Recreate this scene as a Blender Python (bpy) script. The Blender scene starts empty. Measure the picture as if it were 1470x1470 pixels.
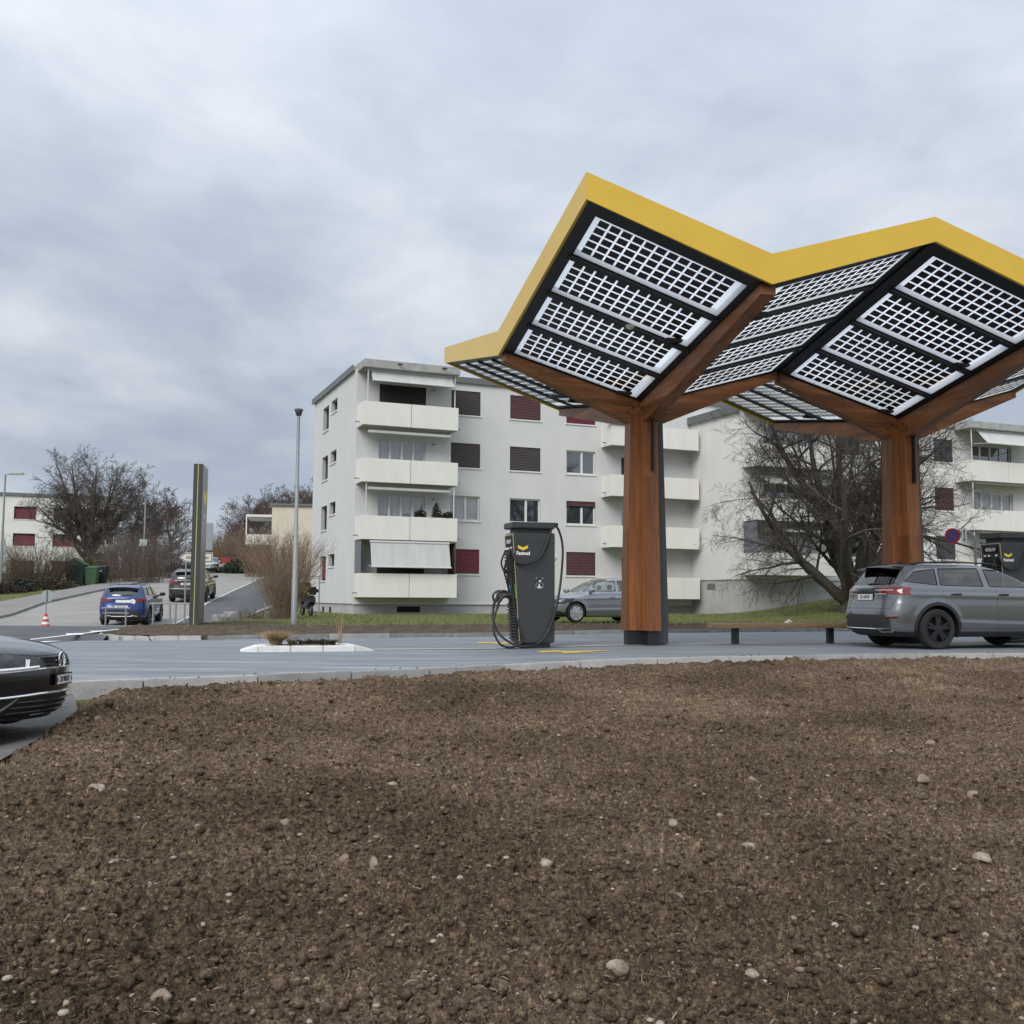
import bpy, bmesh, math, random
import numpy as np
from math import sin, cos, radians as R, pi
from mathutils import Vector, Matrix

sc = bpy.context.scene
COL = sc.collection
random.seed(7)

# ------------------------------------------------------------------ camera
H, PITCH, ROLL, FPX = 0.95, 0.0835, 0.006, 1472.0
cam = bpy.data.cameras.new('camera')
cam.sensor_width = 36.0
cam.lens = 36.0 * FPX / 1470.0
cam.clip_start = 0.05
cam.clip_end = 3000
co = bpy.data.objects.new('camera', cam)
COL.objects.link(co)
co.matrix_world = Matrix.Translation((0, 0, H)) @ Matrix.Rotation(pi / 2 + PITCH, 4, 'X') @ Matrix.Rotation(ROLL, 4, 'Z')
sc.camera = co


def ray(px, py):
    u0, v0 = px - 735, py - 735
    u = u0 * cos(ROLL) + v0 * sin(ROLL)
    v = -u0 * sin(ROLL) + v0 * cos(ROLL)
    x, z = u / FPX, -v / FPX
    yy = cos(PITCH) - z * sin(PITCH)
    zz = sin(PITCH) + z * cos(PITCH)
    return x / yy, zz / yy


def at(px, py, d):
    a, b = ray(px, py)
    return Vector((a * d, d, H + b * d))


# ------------------------------------------------------------------ view / world
sc.view_settings.view_transform = 'Standard'
sc.view_settings.look = 'None'
sc.view_settings.exposure = 0.60
sc.view_settings.gamma = 1.0
sc.cycles.use_denoising = True
sc.cycles.use_adaptive_sampling = False
SUN_EL, SUN_AZ = R(38), R(202)      # azimuth clockwise from +Y: behind the camera, to the left
w = bpy.data.worlds.new('World')
sc.world = w
w.use_nodes = True
nt = w.node_tree
nt.nodes.clear()


def N(tree, typ, **kw):
    n = tree.nodes.new(typ)
    for k, v in kw.items():
        if k.startswith('i_'):
            key = k[2:]
            key = int(key) if key.isdigit() else key.replace('_', ' ')
            n.inputs[key].default_value = v
        else:
            setattr(n, k, v)
    return n


def L(tree, a, b):
    tree.links.new(a, b)


def ramp(tree, stops, interp='LINEAR'):
    n = tree.nodes.new('ShaderNodeValToRGB')
    n.color_ramp.interpolation = interp
    e = n.color_ramp.elements
    while len(e) < len(stops):
        e.new(0.5)
    for k, (p, c) in enumerate(stops):
        e[k].position = p
        e[k].color = (*c, 1) if len(c) == 3 else c
    return n


def build_world():
    out = N(nt, 'ShaderNodeOutputWorld')
    bg = N(nt, 'ShaderNodeBackground', i_Strength=0.1)
    sky = N(nt, 'ShaderNodeTexSky', sky_type='NISHITA', sun_disc=False)
    sky.sun_elevation = SUN_EL
    sky.sun_rotation = SUN_AZ
    sky.air_density = 1.0
    sky.dust_density = 3.0
    tc = N(nt, 'ShaderNodeTexCoord')
    sep = N(nt, 'ShaderNodeSeparateXYZ')
    L(nt, tc.outputs['Generated'], sep.inputs[0])
    zc = N(nt, 'ShaderNodeMath', operation='ADD', i_1=0.16)
    zm = N(nt, 'ShaderNodeMath', operation='MAXIMUM', i_1=0.0)
    L(nt, sep.outputs['Z'], zm.inputs[0])
    L(nt, zm.outputs[0], zc.inputs[0])
    dx = N(nt, 'ShaderNodeMath', operation='DIVIDE')
    dy = N(nt, 'ShaderNodeMath', operation='DIVIDE')
    L(nt, sep.outputs['X'], dx.inputs[0]); L(nt, zc.outputs[0], dx.inputs[1])
    L(nt, sep.outputs['Y'], dy.inputs[0]); L(nt, zc.outputs[0], dy.inputs[1])
    cmb = N(nt, 'ShaderNodeCombineXYZ')
    L(nt, dx.outputs[0], cmb.inputs[0]); L(nt, dy.outputs[0], cmb.inputs[1])
    mp = N(nt, 'ShaderNodeMapping')
    mp.inputs['Rotation'].default_value = (0, 0, R(-18))
    mp.inputs['Scale'].default_value = (0.95, 0.80, 1)
    mp.inputs['Location'].default_value = (3.1, 1.4, 0)
    L(nt, cmb.outputs[0], mp.inputs[0])
    n1 = N(nt, 'ShaderNodeTexNoise', i_Scale=0.8, i_Detail=7.0, i_Roughness=0.55, i_Distortion=0.25)
    n2 = N(nt, 'ShaderNodeTexNoise', i_Scale=3.4, i_Detail=9.0, i_Roughness=0.56, i_Distortion=0.35)
    L(nt, mp.outputs[0], n1.inputs['Vector']); L(nt, mp.outputs[0], n2.inputs['Vector'])
    mx = N(nt, 'ShaderNodeMath', operation='MULTIPLY_ADD', i_1=0.46)
    L(nt, n2.outputs['Fac'], mx.inputs[0]); L(nt, n1.outputs['Fac'], mx.inputs[2])
    rp = ramp(nt, [(0.53, (.268, .308, .374)), (0.63, (.312, .353, .415)), (0.72, (.362, .400, .456)), (0.82, (.425, .456, .502)), (0.94, (.530, .550, .584))])
    rp.color_ramp.interpolation = 'B_SPLINE'
    L(nt, mx.outputs[0], rp.inputs[0])
    up = N(nt, 'ShaderNodeVectorMath', operation='SCALE')
    up.inputs['Scale'].default_value = 10.0
    L(nt, rp.outputs[0], up.inputs[0])
    # an overcast sky is brighter towards the zenith
    pz = N(nt, 'ShaderNodeMath', operation='POWER', i_1=1.5)
    L(nt, zm.outputs[0], pz.inputs[0])
    gz_ = N(nt, 'ShaderNodeMath', operation='MULTIPLY_ADD', i_1=13.0, i_2=8.6)
    L(nt, pz.outputs[0], gz_.inputs[0])
    hb = N(nt, 'ShaderNodeMapRange', interpolation_type='SMOOTHSTEP')
    hb.inputs['From Min'].default_value = 0.0; hb.inputs['From Max'].default_value = 0.20
    hb.inputs['To Min'].default_value = 1.9; hb.inputs['To Max'].default_value = 0.0
    L(nt, zm.outputs[0], hb.inputs['Value'])
    ad = N(nt, 'ShaderNodeMath', operation='ADD')
    L(nt, gz_.outputs[0], ad.inputs[0]); L(nt, hb.outputs[0], ad.inputs[1])
    L(nt, ad.outputs[0], up.inputs['Scale'])
    # ramp colours clamp at nothing: scaled up here to the sky's units
    mix = N(nt, 'ShaderNodeMix', data_type='RGBA')
    mix.inputs['Factor'].default_value = 0.93
    L(nt, sky.outputs[0], mix.inputs[6]); L(nt, up.outputs[0], mix.inputs[7])
    # below the horizon: dull earth
    hz = N(nt, 'ShaderNodeMapRange')
    hz.inputs['From Min'].default_value = -0.06
    hz.inputs['From Max'].default_value = 0.0
    L(nt, sep.outputs['Z'], hz.inputs['Value'])
    mix2 = N(nt, 'ShaderNodeMix', data_type='RGBA')
    mix2.inputs[6].default_value = (1.0, 0.95, 0.85, 1)
    L(nt, hz.outputs[0], mix2.inputs['Factor']); L(nt, mix.outputs[2], mix2.inputs[7])
    L(nt, mix2.outputs[2], bg.inputs['Color']); L(nt, bg.outputs[0], out.inputs[0])


build_world()
sun = bpy.data.lights.new('sun', 'SUN')
sun.energy = 1.5
sun.angle = R(35)
sun.color = (1.0, 0.965, 0.91)
so = bpy.data.objects.new('sun', sun)
COL.objects.link(so)
# direction towards the sun
sd = Vector((sin(SUN_AZ) * cos(SUN_EL), cos(SUN_AZ) * cos(SUN_EL), sin(SUN_EL)))
so.rotation_euler = sd.to_track_quat('Z', 'Y').to_euler()
so.location = sd * 60

# ------------------------------------------------------------------ materials
MATS = {}


def mat(name, color, rough=0.6, metal=0.0, noise=0.0, nscale=8.0, bump=0.0, bscale=60.0, spec=0.5, coat=0.0, stretch=None, color2=None, ior=None, emis=None):
    """principled material; optional object-space noise mottling, second colour and bump"""
    if name in MATS:
        return MATS[name]
    m = bpy.data.materials.new(name)
    m.use_nodes = True
    t = m.node_tree
    b = t.nodes['Principled BSDF']
    b.inputs['Base Color'].default_value = (*color, 1)
    b.inputs['Roughness'].default_value = rough
    b.inputs['Metallic'].default_value = metal
    b.inputs['Specular IOR Level'].default_value = spec
    b.inputs['Coat Weight'].default_value = coat
    b.inputs['Coat Roughness'].default_value = 0.03
    if ior:
        b.inputs['IOR'].default_value = ior
    tc = N(t, 'ShaderNodeTexCoord')
    mp = N(t, 'ShaderNodeMapping')
    if stretch:
        mp.inputs['Scale'].default_value = stretch
    L(t, tc.outputs['Object'], mp.inputs[0])
    if noise > 0:
        n = N(t, 'ShaderNodeTexNoise', i_Scale=nscale, i_Detail=6.0, i_Roughness=0.62)
        L(t, mp.outputs[0], n.inputs['Vector'])
        c2 = color2 or tuple(c * (1 - noise) for c in color)
        c1 = tuple(min(1, c * (1 + noise * 0.6)) for c in color)
        rp = ramp(t, [(0.32, c2), (0.68, c1)])
        L(t, n.outputs['Fac'], rp.inputs[0])
        L(t, rp.outputs[0], b.inputs['Base Color'])
    if bump > 0:
        n = N(t, 'ShaderNodeTexNoise', i_Scale=bscale, i_Detail=5.0, i_Roughness=0.6)
        L(t, mp.outputs[0], n.inputs['Vector'])
        bp = N(t, 'ShaderNodeBump', i_Strength=bump, i_Distance=0.02)
        L(t, n.outputs['Fac'], bp.inputs['Height'])
        L(t, bp.outputs[0], b.inputs['Normal'])
    MATS[name] = m
    return m


# ------------------------------------------------------------------ mesh builder
class MB:
    def __init__(s):
        s.v, s.f, s.m = [], [], []

    def add(s, vs, fs, mi=0):
        o = len(s.v)
        s.v.extend([tuple(v) for v in vs])
        s.f.extend([tuple(i + o for i in f) for f in fs])
        s.m.extend([mi] * len(fs))
        return s

    def quad(s, a, b, c, d, mi=0):
        return s.add([a, b, c, d], [(0, 1, 2, 3)], mi)

    def box(s, x0, x1, y0, y1, z0, z1, mi=0, bev=0.0):
        if bev > 0:
            return s.bbox(x0, x1, y0, y1, z0, z1, bev, mi)
        vs = [(x0, y0, z0), (x1, y0, z0), (x1, y1, z0), (x0, y1, z0), (x0, y0, z1), (x1, y0, z1), (x1, y1, z1), (x0, y1, z1)]
        return s.hexa(vs, mi)

    def hexa(s, vs, mi=0):
        return s.add(vs, [(3, 2, 1, 0), (4, 5, 6, 7), (0, 1, 5, 4), (1, 2, 6, 5), (2, 3, 7, 6), (3, 0, 4, 7)], mi)

    def bbox(s, x0, x1, y0, y1, z0, z1, b, mi=0):
        """box with chamfered edges"""
        b = min(b, (x1 - x0) * .45, (y1 - y0) * .45, (z1 - z0) * .45)
        bm = bmesh.new()
        bmesh.ops.create_cube(bm, size=1)
        for v in bm.verts:
            v.co = Vector(((x0 + x1) / 2 + v.co.x * (x1 - x0), (y0 + y1) / 2 + v.co.y * (y1 - y0), (z0 + z1) / 2 + v.co.z * (z1 - z0)))
        bmesh.ops.bevel(bm, geom=bm.edges[:], offset=b, segments=2, affect='EDGES')
        bm.verts.index_update()
        s.add([v.co for v in bm.verts], [[v.index for v in f.verts] for f in bm.faces], mi)
        bm.free()
        return s

    def prism(s, pts, fn, d0, d1, mi=0):
        """2D outline pts extruded between depths d0,d1; fn(a,b,depth)->xyz"""
        n = len(pts)
        vs = [fn(a, b, d0) for a, b in pts] + [fn(a, b, d1) for a, b in pts]
        fs = [tuple(range(n))[::-1], tuple(range(n, 2 * n))]
        fs += [(i, (i + 1) % n, n + (i + 1) % n, n + i) for i in range(n)]
        return s.add(vs, fs, mi)

    def tube(s, pts, rad, n=8, mi=0, caps=True, closed=False):
        pts = [Vector(p) for p in pts]
        k = len(pts)
        rad = [rad] * k if not hasattr(rad, '__len__') else rad
        vs = []
        ref = None
        for i, p in enumerate(pts):
            if closed:
                t = pts[(i + 1) % k] - pts[i - 1]
            else:
                t = pts[min(i + 1, k - 1)] - pts[max(i - 1, 0)]
            if t.length < 1e-9:
                t = Vector((0, 0, 1))
            t.normalize()
            if ref is None:
                ref = Vector((0, 0, 1)) if abs(t.z) < .9 else Vector((1, 0, 0))
            a = t.cross(ref)
            if a.length < 1e-6:
                a = t.orthogonal()
            a.normalize()
            b = t.cross(a)
            ref = -b if False else a.cross(t)
            for j in range(n):
                an = 2 * pi * j / n
                vs.append(p + (a * cos(an) + b * sin(an)) * rad[i])
        fs = []
        for i in range(k if closed else k - 1):
            i2 = (i + 1) % k
            for j in range(n):
                j2 = (j + 1) % n
                fs.append((i * n + j, i * n + j2, i2 * n + j2, i2 * n + j))
        if caps and not closed:
            fs.append(tuple(range(n))[::-1])
            fs.append(tuple((k - 1) * n + j for j in range(n)))
        return s.add(vs, fs, mi)

    def lathe(s, prof, n=24, c=(0, 0, 0), axis='z', mi=0, caps=True):
        """prof: (radius, height) pairs"""
        vs = []
        for r, h in prof:
            for j in range(n):
                a = 2 * pi * j / n
                if axis == 'z':
                    vs.append((c[0] + r * cos(a), c[1] + r * sin(a), c[2] + h))
                elif axis == 'y':
                    vs.append((c[0] + r * cos(a), c[1] + h, c[2] + r * sin(a)))
                else:
                    vs.append((c[0] + h, c[1] + r * cos(a), c[2] + r * sin(a)))
        fs = []
        for i in range(len(prof) - 1):
            for j in range(n):
                j2 = (j + 1) % n
                fs.append((i * n + j, i * n + j2, (i + 1) * n + j2, (i + 1) * n + j))
        if caps:
            fs.append(tuple(range(n))[::-1])
            fs.append(tuple((len(prof) - 1) * n + j for j in range(n)))
        return s.add(vs, fs, mi)

    def build(s, name, mats, parent=None, smooth=None, fix=True):
        me = bpy.data.meshes.new(name)
        me.from_pydata(s.v, [], s.f)
        mats = mats if isinstance(mats, (list, tuple)) else [mats]
        for m in mats:
            me.materials.append(m)
        if len(mats) > 1:
            me.polygons.foreach_set('material_index', s.m)
        if fix:
            bm = bmesh.new()
            bm.from_mesh(me)
            bmesh.ops.recalc_face_normals(bm, faces=bm.faces)
            bm.to_mesh(me)
            bm.free()
        if smooth:
            me.shade_smooth()
            me.set_sharp_from_angle(angle=R(smooth))
        o = bpy.data.objects.new(name, me)
        COL.objects.link(o)
        if parent is not None:
            o.parent = parent
        return o


def np_mesh(name, verts, faces, mats, parent=None, smooth=True, mi=None):
    """fast mesh from numpy: verts (n,3), faces (m,3|4)"""
    me = bpy.data.meshes.new(name)
    k = faces.shape[1]
    me.vertices.add(len(verts))
    me.vertices.foreach_set('co', np.ascontiguousarray(verts, np.float32).ravel())
    me.loops.add(faces.size)
    me.loops.foreach_set('vertex_index', np.ascontiguousarray(faces, np.int32).ravel())
    me.polygons.add(len(faces))
    me.polygons.foreach_set('loop_start', np.arange(0, faces.size, k, dtype=np.int32))
    for m in (mats if isinstance(mats, (list, tuple)) else [mats]):
        me.materials.append(m)
    if mi is not None:
        me.polygons.foreach_set('material_index', np.ascontiguousarray(mi, np.int32))
    me.update(calc_edges=True)
    me.validate()
    if smooth:
        me.shade_smooth()
    o = bpy.data.objects.new(name, me)
    COL.objects.link(o)
    if parent is not None:
        o.parent = parent
    return o


def thing(name, label, cat, loc=(0, 0, 0), rotz=0.0, group=None):
    o = bpy.data.objects.new(name, None)
    o.empty_display_size = 0.2
    COL.objects.link(o)
    o.location = loc
    o.rotation_euler = (0, 0, rotz)
    return tag(o, label, cat, group)


def tag(o, label, cat, group=None):
    o['label'] = label
    o['category'] = cat
    if group:
        o['group'] = group
    return o


def struct(o, kind='structure'):
    o['kind'] = kind
    return o


def copy_tree(o, parent=None):
    c = o.copy()
    COL.objects.link(c)
    if parent is not None:
        c.parent = parent
    for ch in list(o.children):
        copy_tree(ch, c)
    return c


def text_mesh(body, size, mb, fn, mi=0, bold=0.0, align='CENTER', depth=0.0):
    """built-in font turned into mesh faces; fn(x,y)->xyz places the letters"""
    cu = bpy.data.curves.new('lettering', 'FONT')
    cu.body = body
    cu.size = size
    cu.align_x = align
    cu.align_y = 'CENTER'
    cu.offset = bold
    cu.resolution_u = 4
    to = bpy.data.objects.new('lettering', cu)
    COL.objects.link(to)
    dg = bpy.context.evaluated_depsgraph_get()
    me = to.evaluated_get(dg).to_mesh()
    vs = [fn(v.co.x, v.co.y) for v in me.vertices]
    fs = [tuple(p.vertices) for p in me.polygons]
    mb.add(vs, fs, mi)
    to.evaluated_get(dg).to_mesh_clear()
    bpy.data.objects.remove(to)
    bpy.data.curves.remove(cu)


# value noise for numpy
_rng = np.random.RandomState(11)
_TAB = _rng.rand(4096).astype(np.float32)


def _h(ix, iy, k=0):
    return _TAB[(ix * 73 + iy * 1291 + k * 517 + (ix * iy) % 127 * 31) & 4095]


def vnoise(x, y, k=0):
    ix = np.floor(x).astype(np.int64); iy = np.floor(y).astype(np.int64)
    fx = x - ix; fy = y - iy
    fx = fx * fx * (3 - 2 * fx); fy = fy * fy * (3 - 2 * fy)
    a = _h(ix, iy, k); b = _h(ix + 1, iy, k); c = _h(ix, iy + 1, k); d = _h(ix + 1, iy + 1, k)
    return (a + (b - a) * fx) * (1 - fy) + (c + (d - c) * fx) * fy


def fbm(x, y, o=4, k=0):
    s = 0; a = .5; t = 0
    for i in range(o):
        s = s + a * vnoise(x * 2 ** i + 17.3 * i, y * 2 ** i - 9.1 * i, k + i); t += a; a *= .5
    return s / t


def worley(x, y, k=0, jit=.9):
    """distance to the nearest feature point and that cell's random value"""
    ix = np.floor(x).astype(np.int64); iy = np.floor(y).astype(np.int64)
    best = np.full(x.shape, 9.0); val = np.zeros(x.shape)
    for a in (-1, 0, 1):
        for b in (-1, 0, 1):
            cx, cy = ix + a, iy + b
            px = cx + .5 + (_h(cx, cy, k) - .5) * jit
            py = cy + .5 + (_h(cx, cy, k + 5) - .5) * jit
            d = np.hypot(x - px, y - py)
            m = d < best
            best = np.where(m, d, best)
            val = np.where(m, _h(cx, cy, k + 9), val)
    return best, val


def sstep(a, b, x):
    t = np.clip((x - a) / (b - a), 0, 1)
    return t * t * (3 - 2 * t)
# ------------------------------------------------------------------ terrain
KERB = np.array([(-9.0, 8.6), (-5.05, 11.85), (-4.25, 12.3), (-3.36, 12.85), (-2.33, 13.6), (-1.06, 14.5), (0.22, 15.4), (1.6, 16.1), (3.0, 16.65), (4.4, 17.1), (5.8, 17.5), (9.1, 18.4), (16.0, 20.4), (40.0, 27.4)])


def kerb_y(x):
    return np.interp(x, KERB[:, 0], KERB[:, 1])


FARK = np.array([(-30.0, 22.0), (-9.6, 24.4), (-8.6, 23.9), (-7.1, 24.1), (-2.4, 26.2), (5.26, 29.2), (12.0, 32.0), (40.0, 43.5)])


def far_y(x):
    return np.interp(x, FARK[:, 0], FARK[:, 1])


def fore_z(x, y):
    z = np.clip(0.018 * (x - 2.76), -0.06, 0.0)
    return z - 0.05 * sstep(-5.5, -11.0, x)


SZ_Y = [0, 36, 41, 45, 50, 60, 80, 100, 120, 160, 260, 600]
SZ_Z = [-.21, -.21, -.18, .03, .55, 1.15, 2.25, 3.2, 3.45, 3.8, 5.5, 16]


def street_r(y):          # right-hand edge of the side street
    return -12.8 - .161 * (y - 37.6)


def street_l(y):
    return -21.5 - .155 * (y - 43.0)


def terr(x, y):
    x = np.asarray(x, float); y = np.asarray(y, float)
    fz = fore_z(x, y)
    t = y - far_y(x)
    lawn = 0.02 + 0.10 * sstep(0.3, 6, t) + 1.25 * sstep(7.5, 19, x - .15 * (y - 40)) * sstep(2.5, 16, t)
    lawn = lawn + .06 * np.clip(y - 62, 0, 30) + .03 * np.clip(y - 92, 0, 500)
    z = np.where(t > 0, np.maximum(lawn, fz), fz)
    sz = np.interp(y, SZ_Y, SZ_Z)
    side = sz - .25 * sstep(0.5, 6, street_l(y) - x) * sstep(43, 52, y) * (1 - sstep(60, 80, y))
    wgt = sstep(0, 1, np.clip((street_r(y) + 3.3 - x) / 2.0, 0, 1)) * sstep(28, 36, y)
    z = z * (1 - wgt) + side * wgt
    # below the near kerb: the soil bank falling towards the camera
    dk = kerb_y(x) - y
    soil = fz - .055 - .050 * np.clip(dk, 0, 40)
    soil = soil - .13 * sstep(-4.0, -4.9, x) * sstep(.7, 1.9, dk)
    return np.where(dk > 0, soil, z)


def grid_mesh(name, X, Y, Z, material, smooth=True, kind='structure'):
    n, m = X.shape
    v = np.stack([X, Y, Z], -1).reshape(-1, 3)
    i = np.arange(n * m).reshape(n, m)
    f = np.stack([i[:-1, :-1], i[1:, :-1], i[1:, 1:], i[:-1, 1:]], -1).reshape(-1, 4)
    # faces upward
    a = v[f[0, 1]] - v[f[0, 0]]; b = v[f[0, 2]] - v[f[0, 0]]
    if np.cross(a, b)[2] < 0:
        f = f[:, ::-1]
    o = np_mesh(name, v, f, material, smooth=smooth)
    if kind:
        struct(o, kind)
    return o


def strip(name, A, B, n, m, off, material, kind='structure'):
    """ruled sheet between polylines A and B laid `off` above the terrain"""
    def res(P, k):
        P = np.array(P, float)
        s = np.r_[0, np.cumsum(np.hypot(*np.diff(P, axis=0).T))]
        t = np.linspace(0, s[-1], k)
        return np.stack([np.interp(t, s, P[:, 0]), np.interp(t, s, P[:, 1])], -1)
    a, b = res(A, n), res(B, n)
    t = np.linspace(0, 1, m)[None, :, None]
    P = a[:, None] * (1 - t) + b[:, None] * t
    return grid_mesh(name, P[..., 0], P[..., 1], terr(P[..., 0], P[..., 1]) + off, material, kind=kind)


# materials of the ground
def ground_mat(name, stops, scale, bump, bscale, rough=0.95, detail=8.0, stretch=(1, 1, 1), fine=None, rot=0.0):
    m = bpy.data.materials.new(name)
    m.use_nodes = True
    t = m.node_tree
    b = t.nodes['Principled BSDF']
    b.inputs['Roughness'].default_value = rough
    b.inputs['Specular IOR Level'].default_value = 0.25
    tc = N(t, 'ShaderNodeTexCoord')
    mp = N(t, 'ShaderNodeMapping')
    mp.inputs['Scale'].default_value = stretch
    mp.inputs['Rotation'].default_value = (0, 0, rot)
    L(t, tc.outputs['Object'], mp.inputs[0])
    n = N(t, 'ShaderNodeTexNoise', i_Scale=scale, i_Detail=detail, i_Roughness=0.65)
    L(t, mp.outputs[0], n.inputs['Vector'])
    rp = ramp(t, stops)
    L(t, n.outputs['Fac'], rp.inputs[0])
    col = rp.outputs[0]
    if fine:
        n3 = N(t, 'ShaderNodeTexNoise', i_Scale=fine[0], i_Detail=4.0, i_Roughness=0.7)
        L(t, tc.outputs['Object'], n3.inputs['Vector'])
        rp3 = ramp(t, [(0.3, (fine[1],) * 3), (0.7, (fine[2],) * 3)])
        L(t, n3.outputs['Fac'], rp3.inputs[0])
        mx = N(t, 'ShaderNodeMix', data_type='RGBA', blend_type='MULTIPLY')
        mx.inputs['Factor'].default_value = 1.0
        L(t, col, mx.inputs[6]); L(t, rp3.outputs[0], mx.inputs[7])
        col = mx.outputs[2]
    L(t, col, b.inputs['Base Color'])
    n2 = N(t, 'ShaderNodeTexNoise', i_Scale=bscale, i_Detail=5.0, i_Roughness=0.7)
    L(t, tc.outputs['Object'], n2.inputs['Vector'])
    bp = N(t, 'ShaderNodeBump', i_Strength=bump, i_Distance=0.015)
    L(t, n2.outputs['Fac'], bp.inputs['Height'])
    L(t, bp.outputs[0], b.inputs['Normal'])
    MATS[name] = m
    return m


M_grass = ground_mat('grass_turf', [(.30, (.085, .088, .030)), (.5, (.122, .138, .042)), (.7, (.190, .180, .080))], 1.3, .8, 40, fine=(22, .55, 1.35))
M_asph = ground_mat('fresh_asphalt', [(.30, (.150, .168, .190)), (.5, (.205, .225, .247)), (.70, (.35, .37, .39))], 1.1, .35, 90, rough=.62, stretch=(.35, 2.4, 1), fine=(38, .70, 1.28), rot=R(-18))
M_asph_old = ground_mat('old_asphalt', [(.32, (.250, .240, .222)), (.68, (.325, .312, .290))], .6, .3, 60, rough=.85, fine=(35, .85, 1.1))
M_asph_dark = ground_mat('dark_asphalt', [(.32, (.085, .088, .095)), (.68, (.125, .128, .135))], .8, .3, 60, rough=.8, fine=(40, .85, 1.1))
M_pave = ground_mat('pavement_asphalt', [(.32, (.20, .19, .175)), (.68, (.26, .25, .23))], .7, .3, 60, rough=.9, fine=(40, .85, 1.1))
M_granite = ground_mat('granite', [(.35, (.33, .33, .325)), (.65, (.44, .44, .43))], 3.0, .5, 60, rough=.85, fine=(85, .62, 1.18))
M_granite_d = ground_mat('granite_grey', [(.35, (.22, .22, .215)), (.65, (.31, .31, .30))], 3.0, .5, 60, rough=.85, fine=(85, .65, 1.15))
M_soilbed = ground_mat('bed_soil', [(.3, (.066, .049, .035)), (.7, (.125, .096, .070))], 5, 1.0, 25, rough=1, fine=(30, .5, 1.4))
M_white = mat('road_paint', (.78, .78, .76), .7, noise=.12, nscale=12)
M_yellowp = mat('yellow_road_paint', (.75, .50, .035), .7, noise=.1, nscale=10)
M_conc = mat('white_concrete', (.70, .70, .68), .8, noise=.10, nscale=6, bump=.2)

# ground sheet reaching the horizon (turf), fine near the place, coarse far out
gx = np.unique(np.r_[np.linspace(-900, -80, 24), np.arange(-80, 60.01, 1.0), np.linspace(60, 900, 24)])
gy = np.unique(np.r_[np.linspace(-300, -6, 12), np.arange(-6, 130.01, 1.0), np.linspace(130, 1200, 30)])
GX, GY = np.meshgrid(gx, gy, indexing='ij')
GZ = terr(GX, GY) - .14
grid_mesh('ground', GX, GY, GZ, M_grass)

# lawn: a finer sheet between the far soil strip and the buildings
xs = np.linspace(-9.4, 30, 120)
strip('lawn', [(x, far_y(x) + 2.3) for x in xs], [(x, 66) for x in np.linspace(-14.5, 30, 120)], 170, 110, -.005, M_grass)
# forecourt, from the near kerb to the far kerb
xs = np.linspace(-10.3, 40, 110)
strip('forecourt', [(x, kerb_y(x) + .06) for x in xs], [(x, far_y(x) - .05) for x in xs], 200, 60, .0, M_asph)
# old junction asphalt to the left of the forecourt and the side street going uphill
xr = np.r_[np.arange(-62, -14, 2), np.arange(-14, -9.6, .5)]
strip('road', [(x, 6.5) for x in xr] + [(-9.55, 6.5)], [(x, 36.6) for x in xr] + [(-9.55, 36.6)], 150, 90, -.014, M_asph_dark)
ys = np.r_[np.arange(36.2, 60, 1), np.arange(60, 104, 2)]
strip('street', [(street_r(y) - .15 - (0.0 if y > 38 else -.3), y) for y in ys], [(street_l(y) - .1 - 4.0 * max(0, (42 - y) / 6), y) for y in ys], 90, 12, .004, M_asph_old)
strip('street_footway', [(street_r(y) + (2.6 if y > 44 else 1.2 + (y - 36) * .17), y) for y in ys], [(street_r(y) - .15, y) for y in ys], 90, 6, .002, M_asph_dark)
strip('street_edge_line', [(street_r(y), y) for y in ys], [(street_r(y) - .14, y) for y in ys], 120, 2, .014, mat('worn_road_paint', (.52, .51, .48), .8, noise=.3, nscale=3))
strip('street_footway_edge', [(street_r(y) + (2.7 if y > 44 else 1.3 + (y - 36) * .17), y) for y in ys if y < 62], [(street_r(y) + (2.55 if y > 44 else 1.15 + (y - 36) * .17), y) for y in ys if y < 62], 60, 2, .05, M_granite)
ysl = np.r_[np.arange(41, 60, 1), np.arange(60, 104, 2)]
strip('pavement', [(street_l(y) - .14, y) for y in ysl], [(street_l(y) - 2.5, y) for y in ysl], 80, 5, .10, M_pave)
strip('pavement_kerb', [(street_l(y) + .02, y) for y in ysl], [(street_l(y) - .14, y) for y in ysl], 80, 2, .115, M_granite_d)
_y = np.repeat(np.linspace(41, 103, 120)[:, None], 2, 1)
_x = street_l(_y) + .021
grid_mesh('pavement_kerb_face', _x, _y, terr(_x, _y) + np.array([[-.05, .116]]), M_granite_d, smooth=False)
# top-of-street yard behind the crest
strip('yard', [(-14, 104), (-14, 128)], [(-34, 104), (-34, 128)], 12, 12, .0, M_asph_old)


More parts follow.
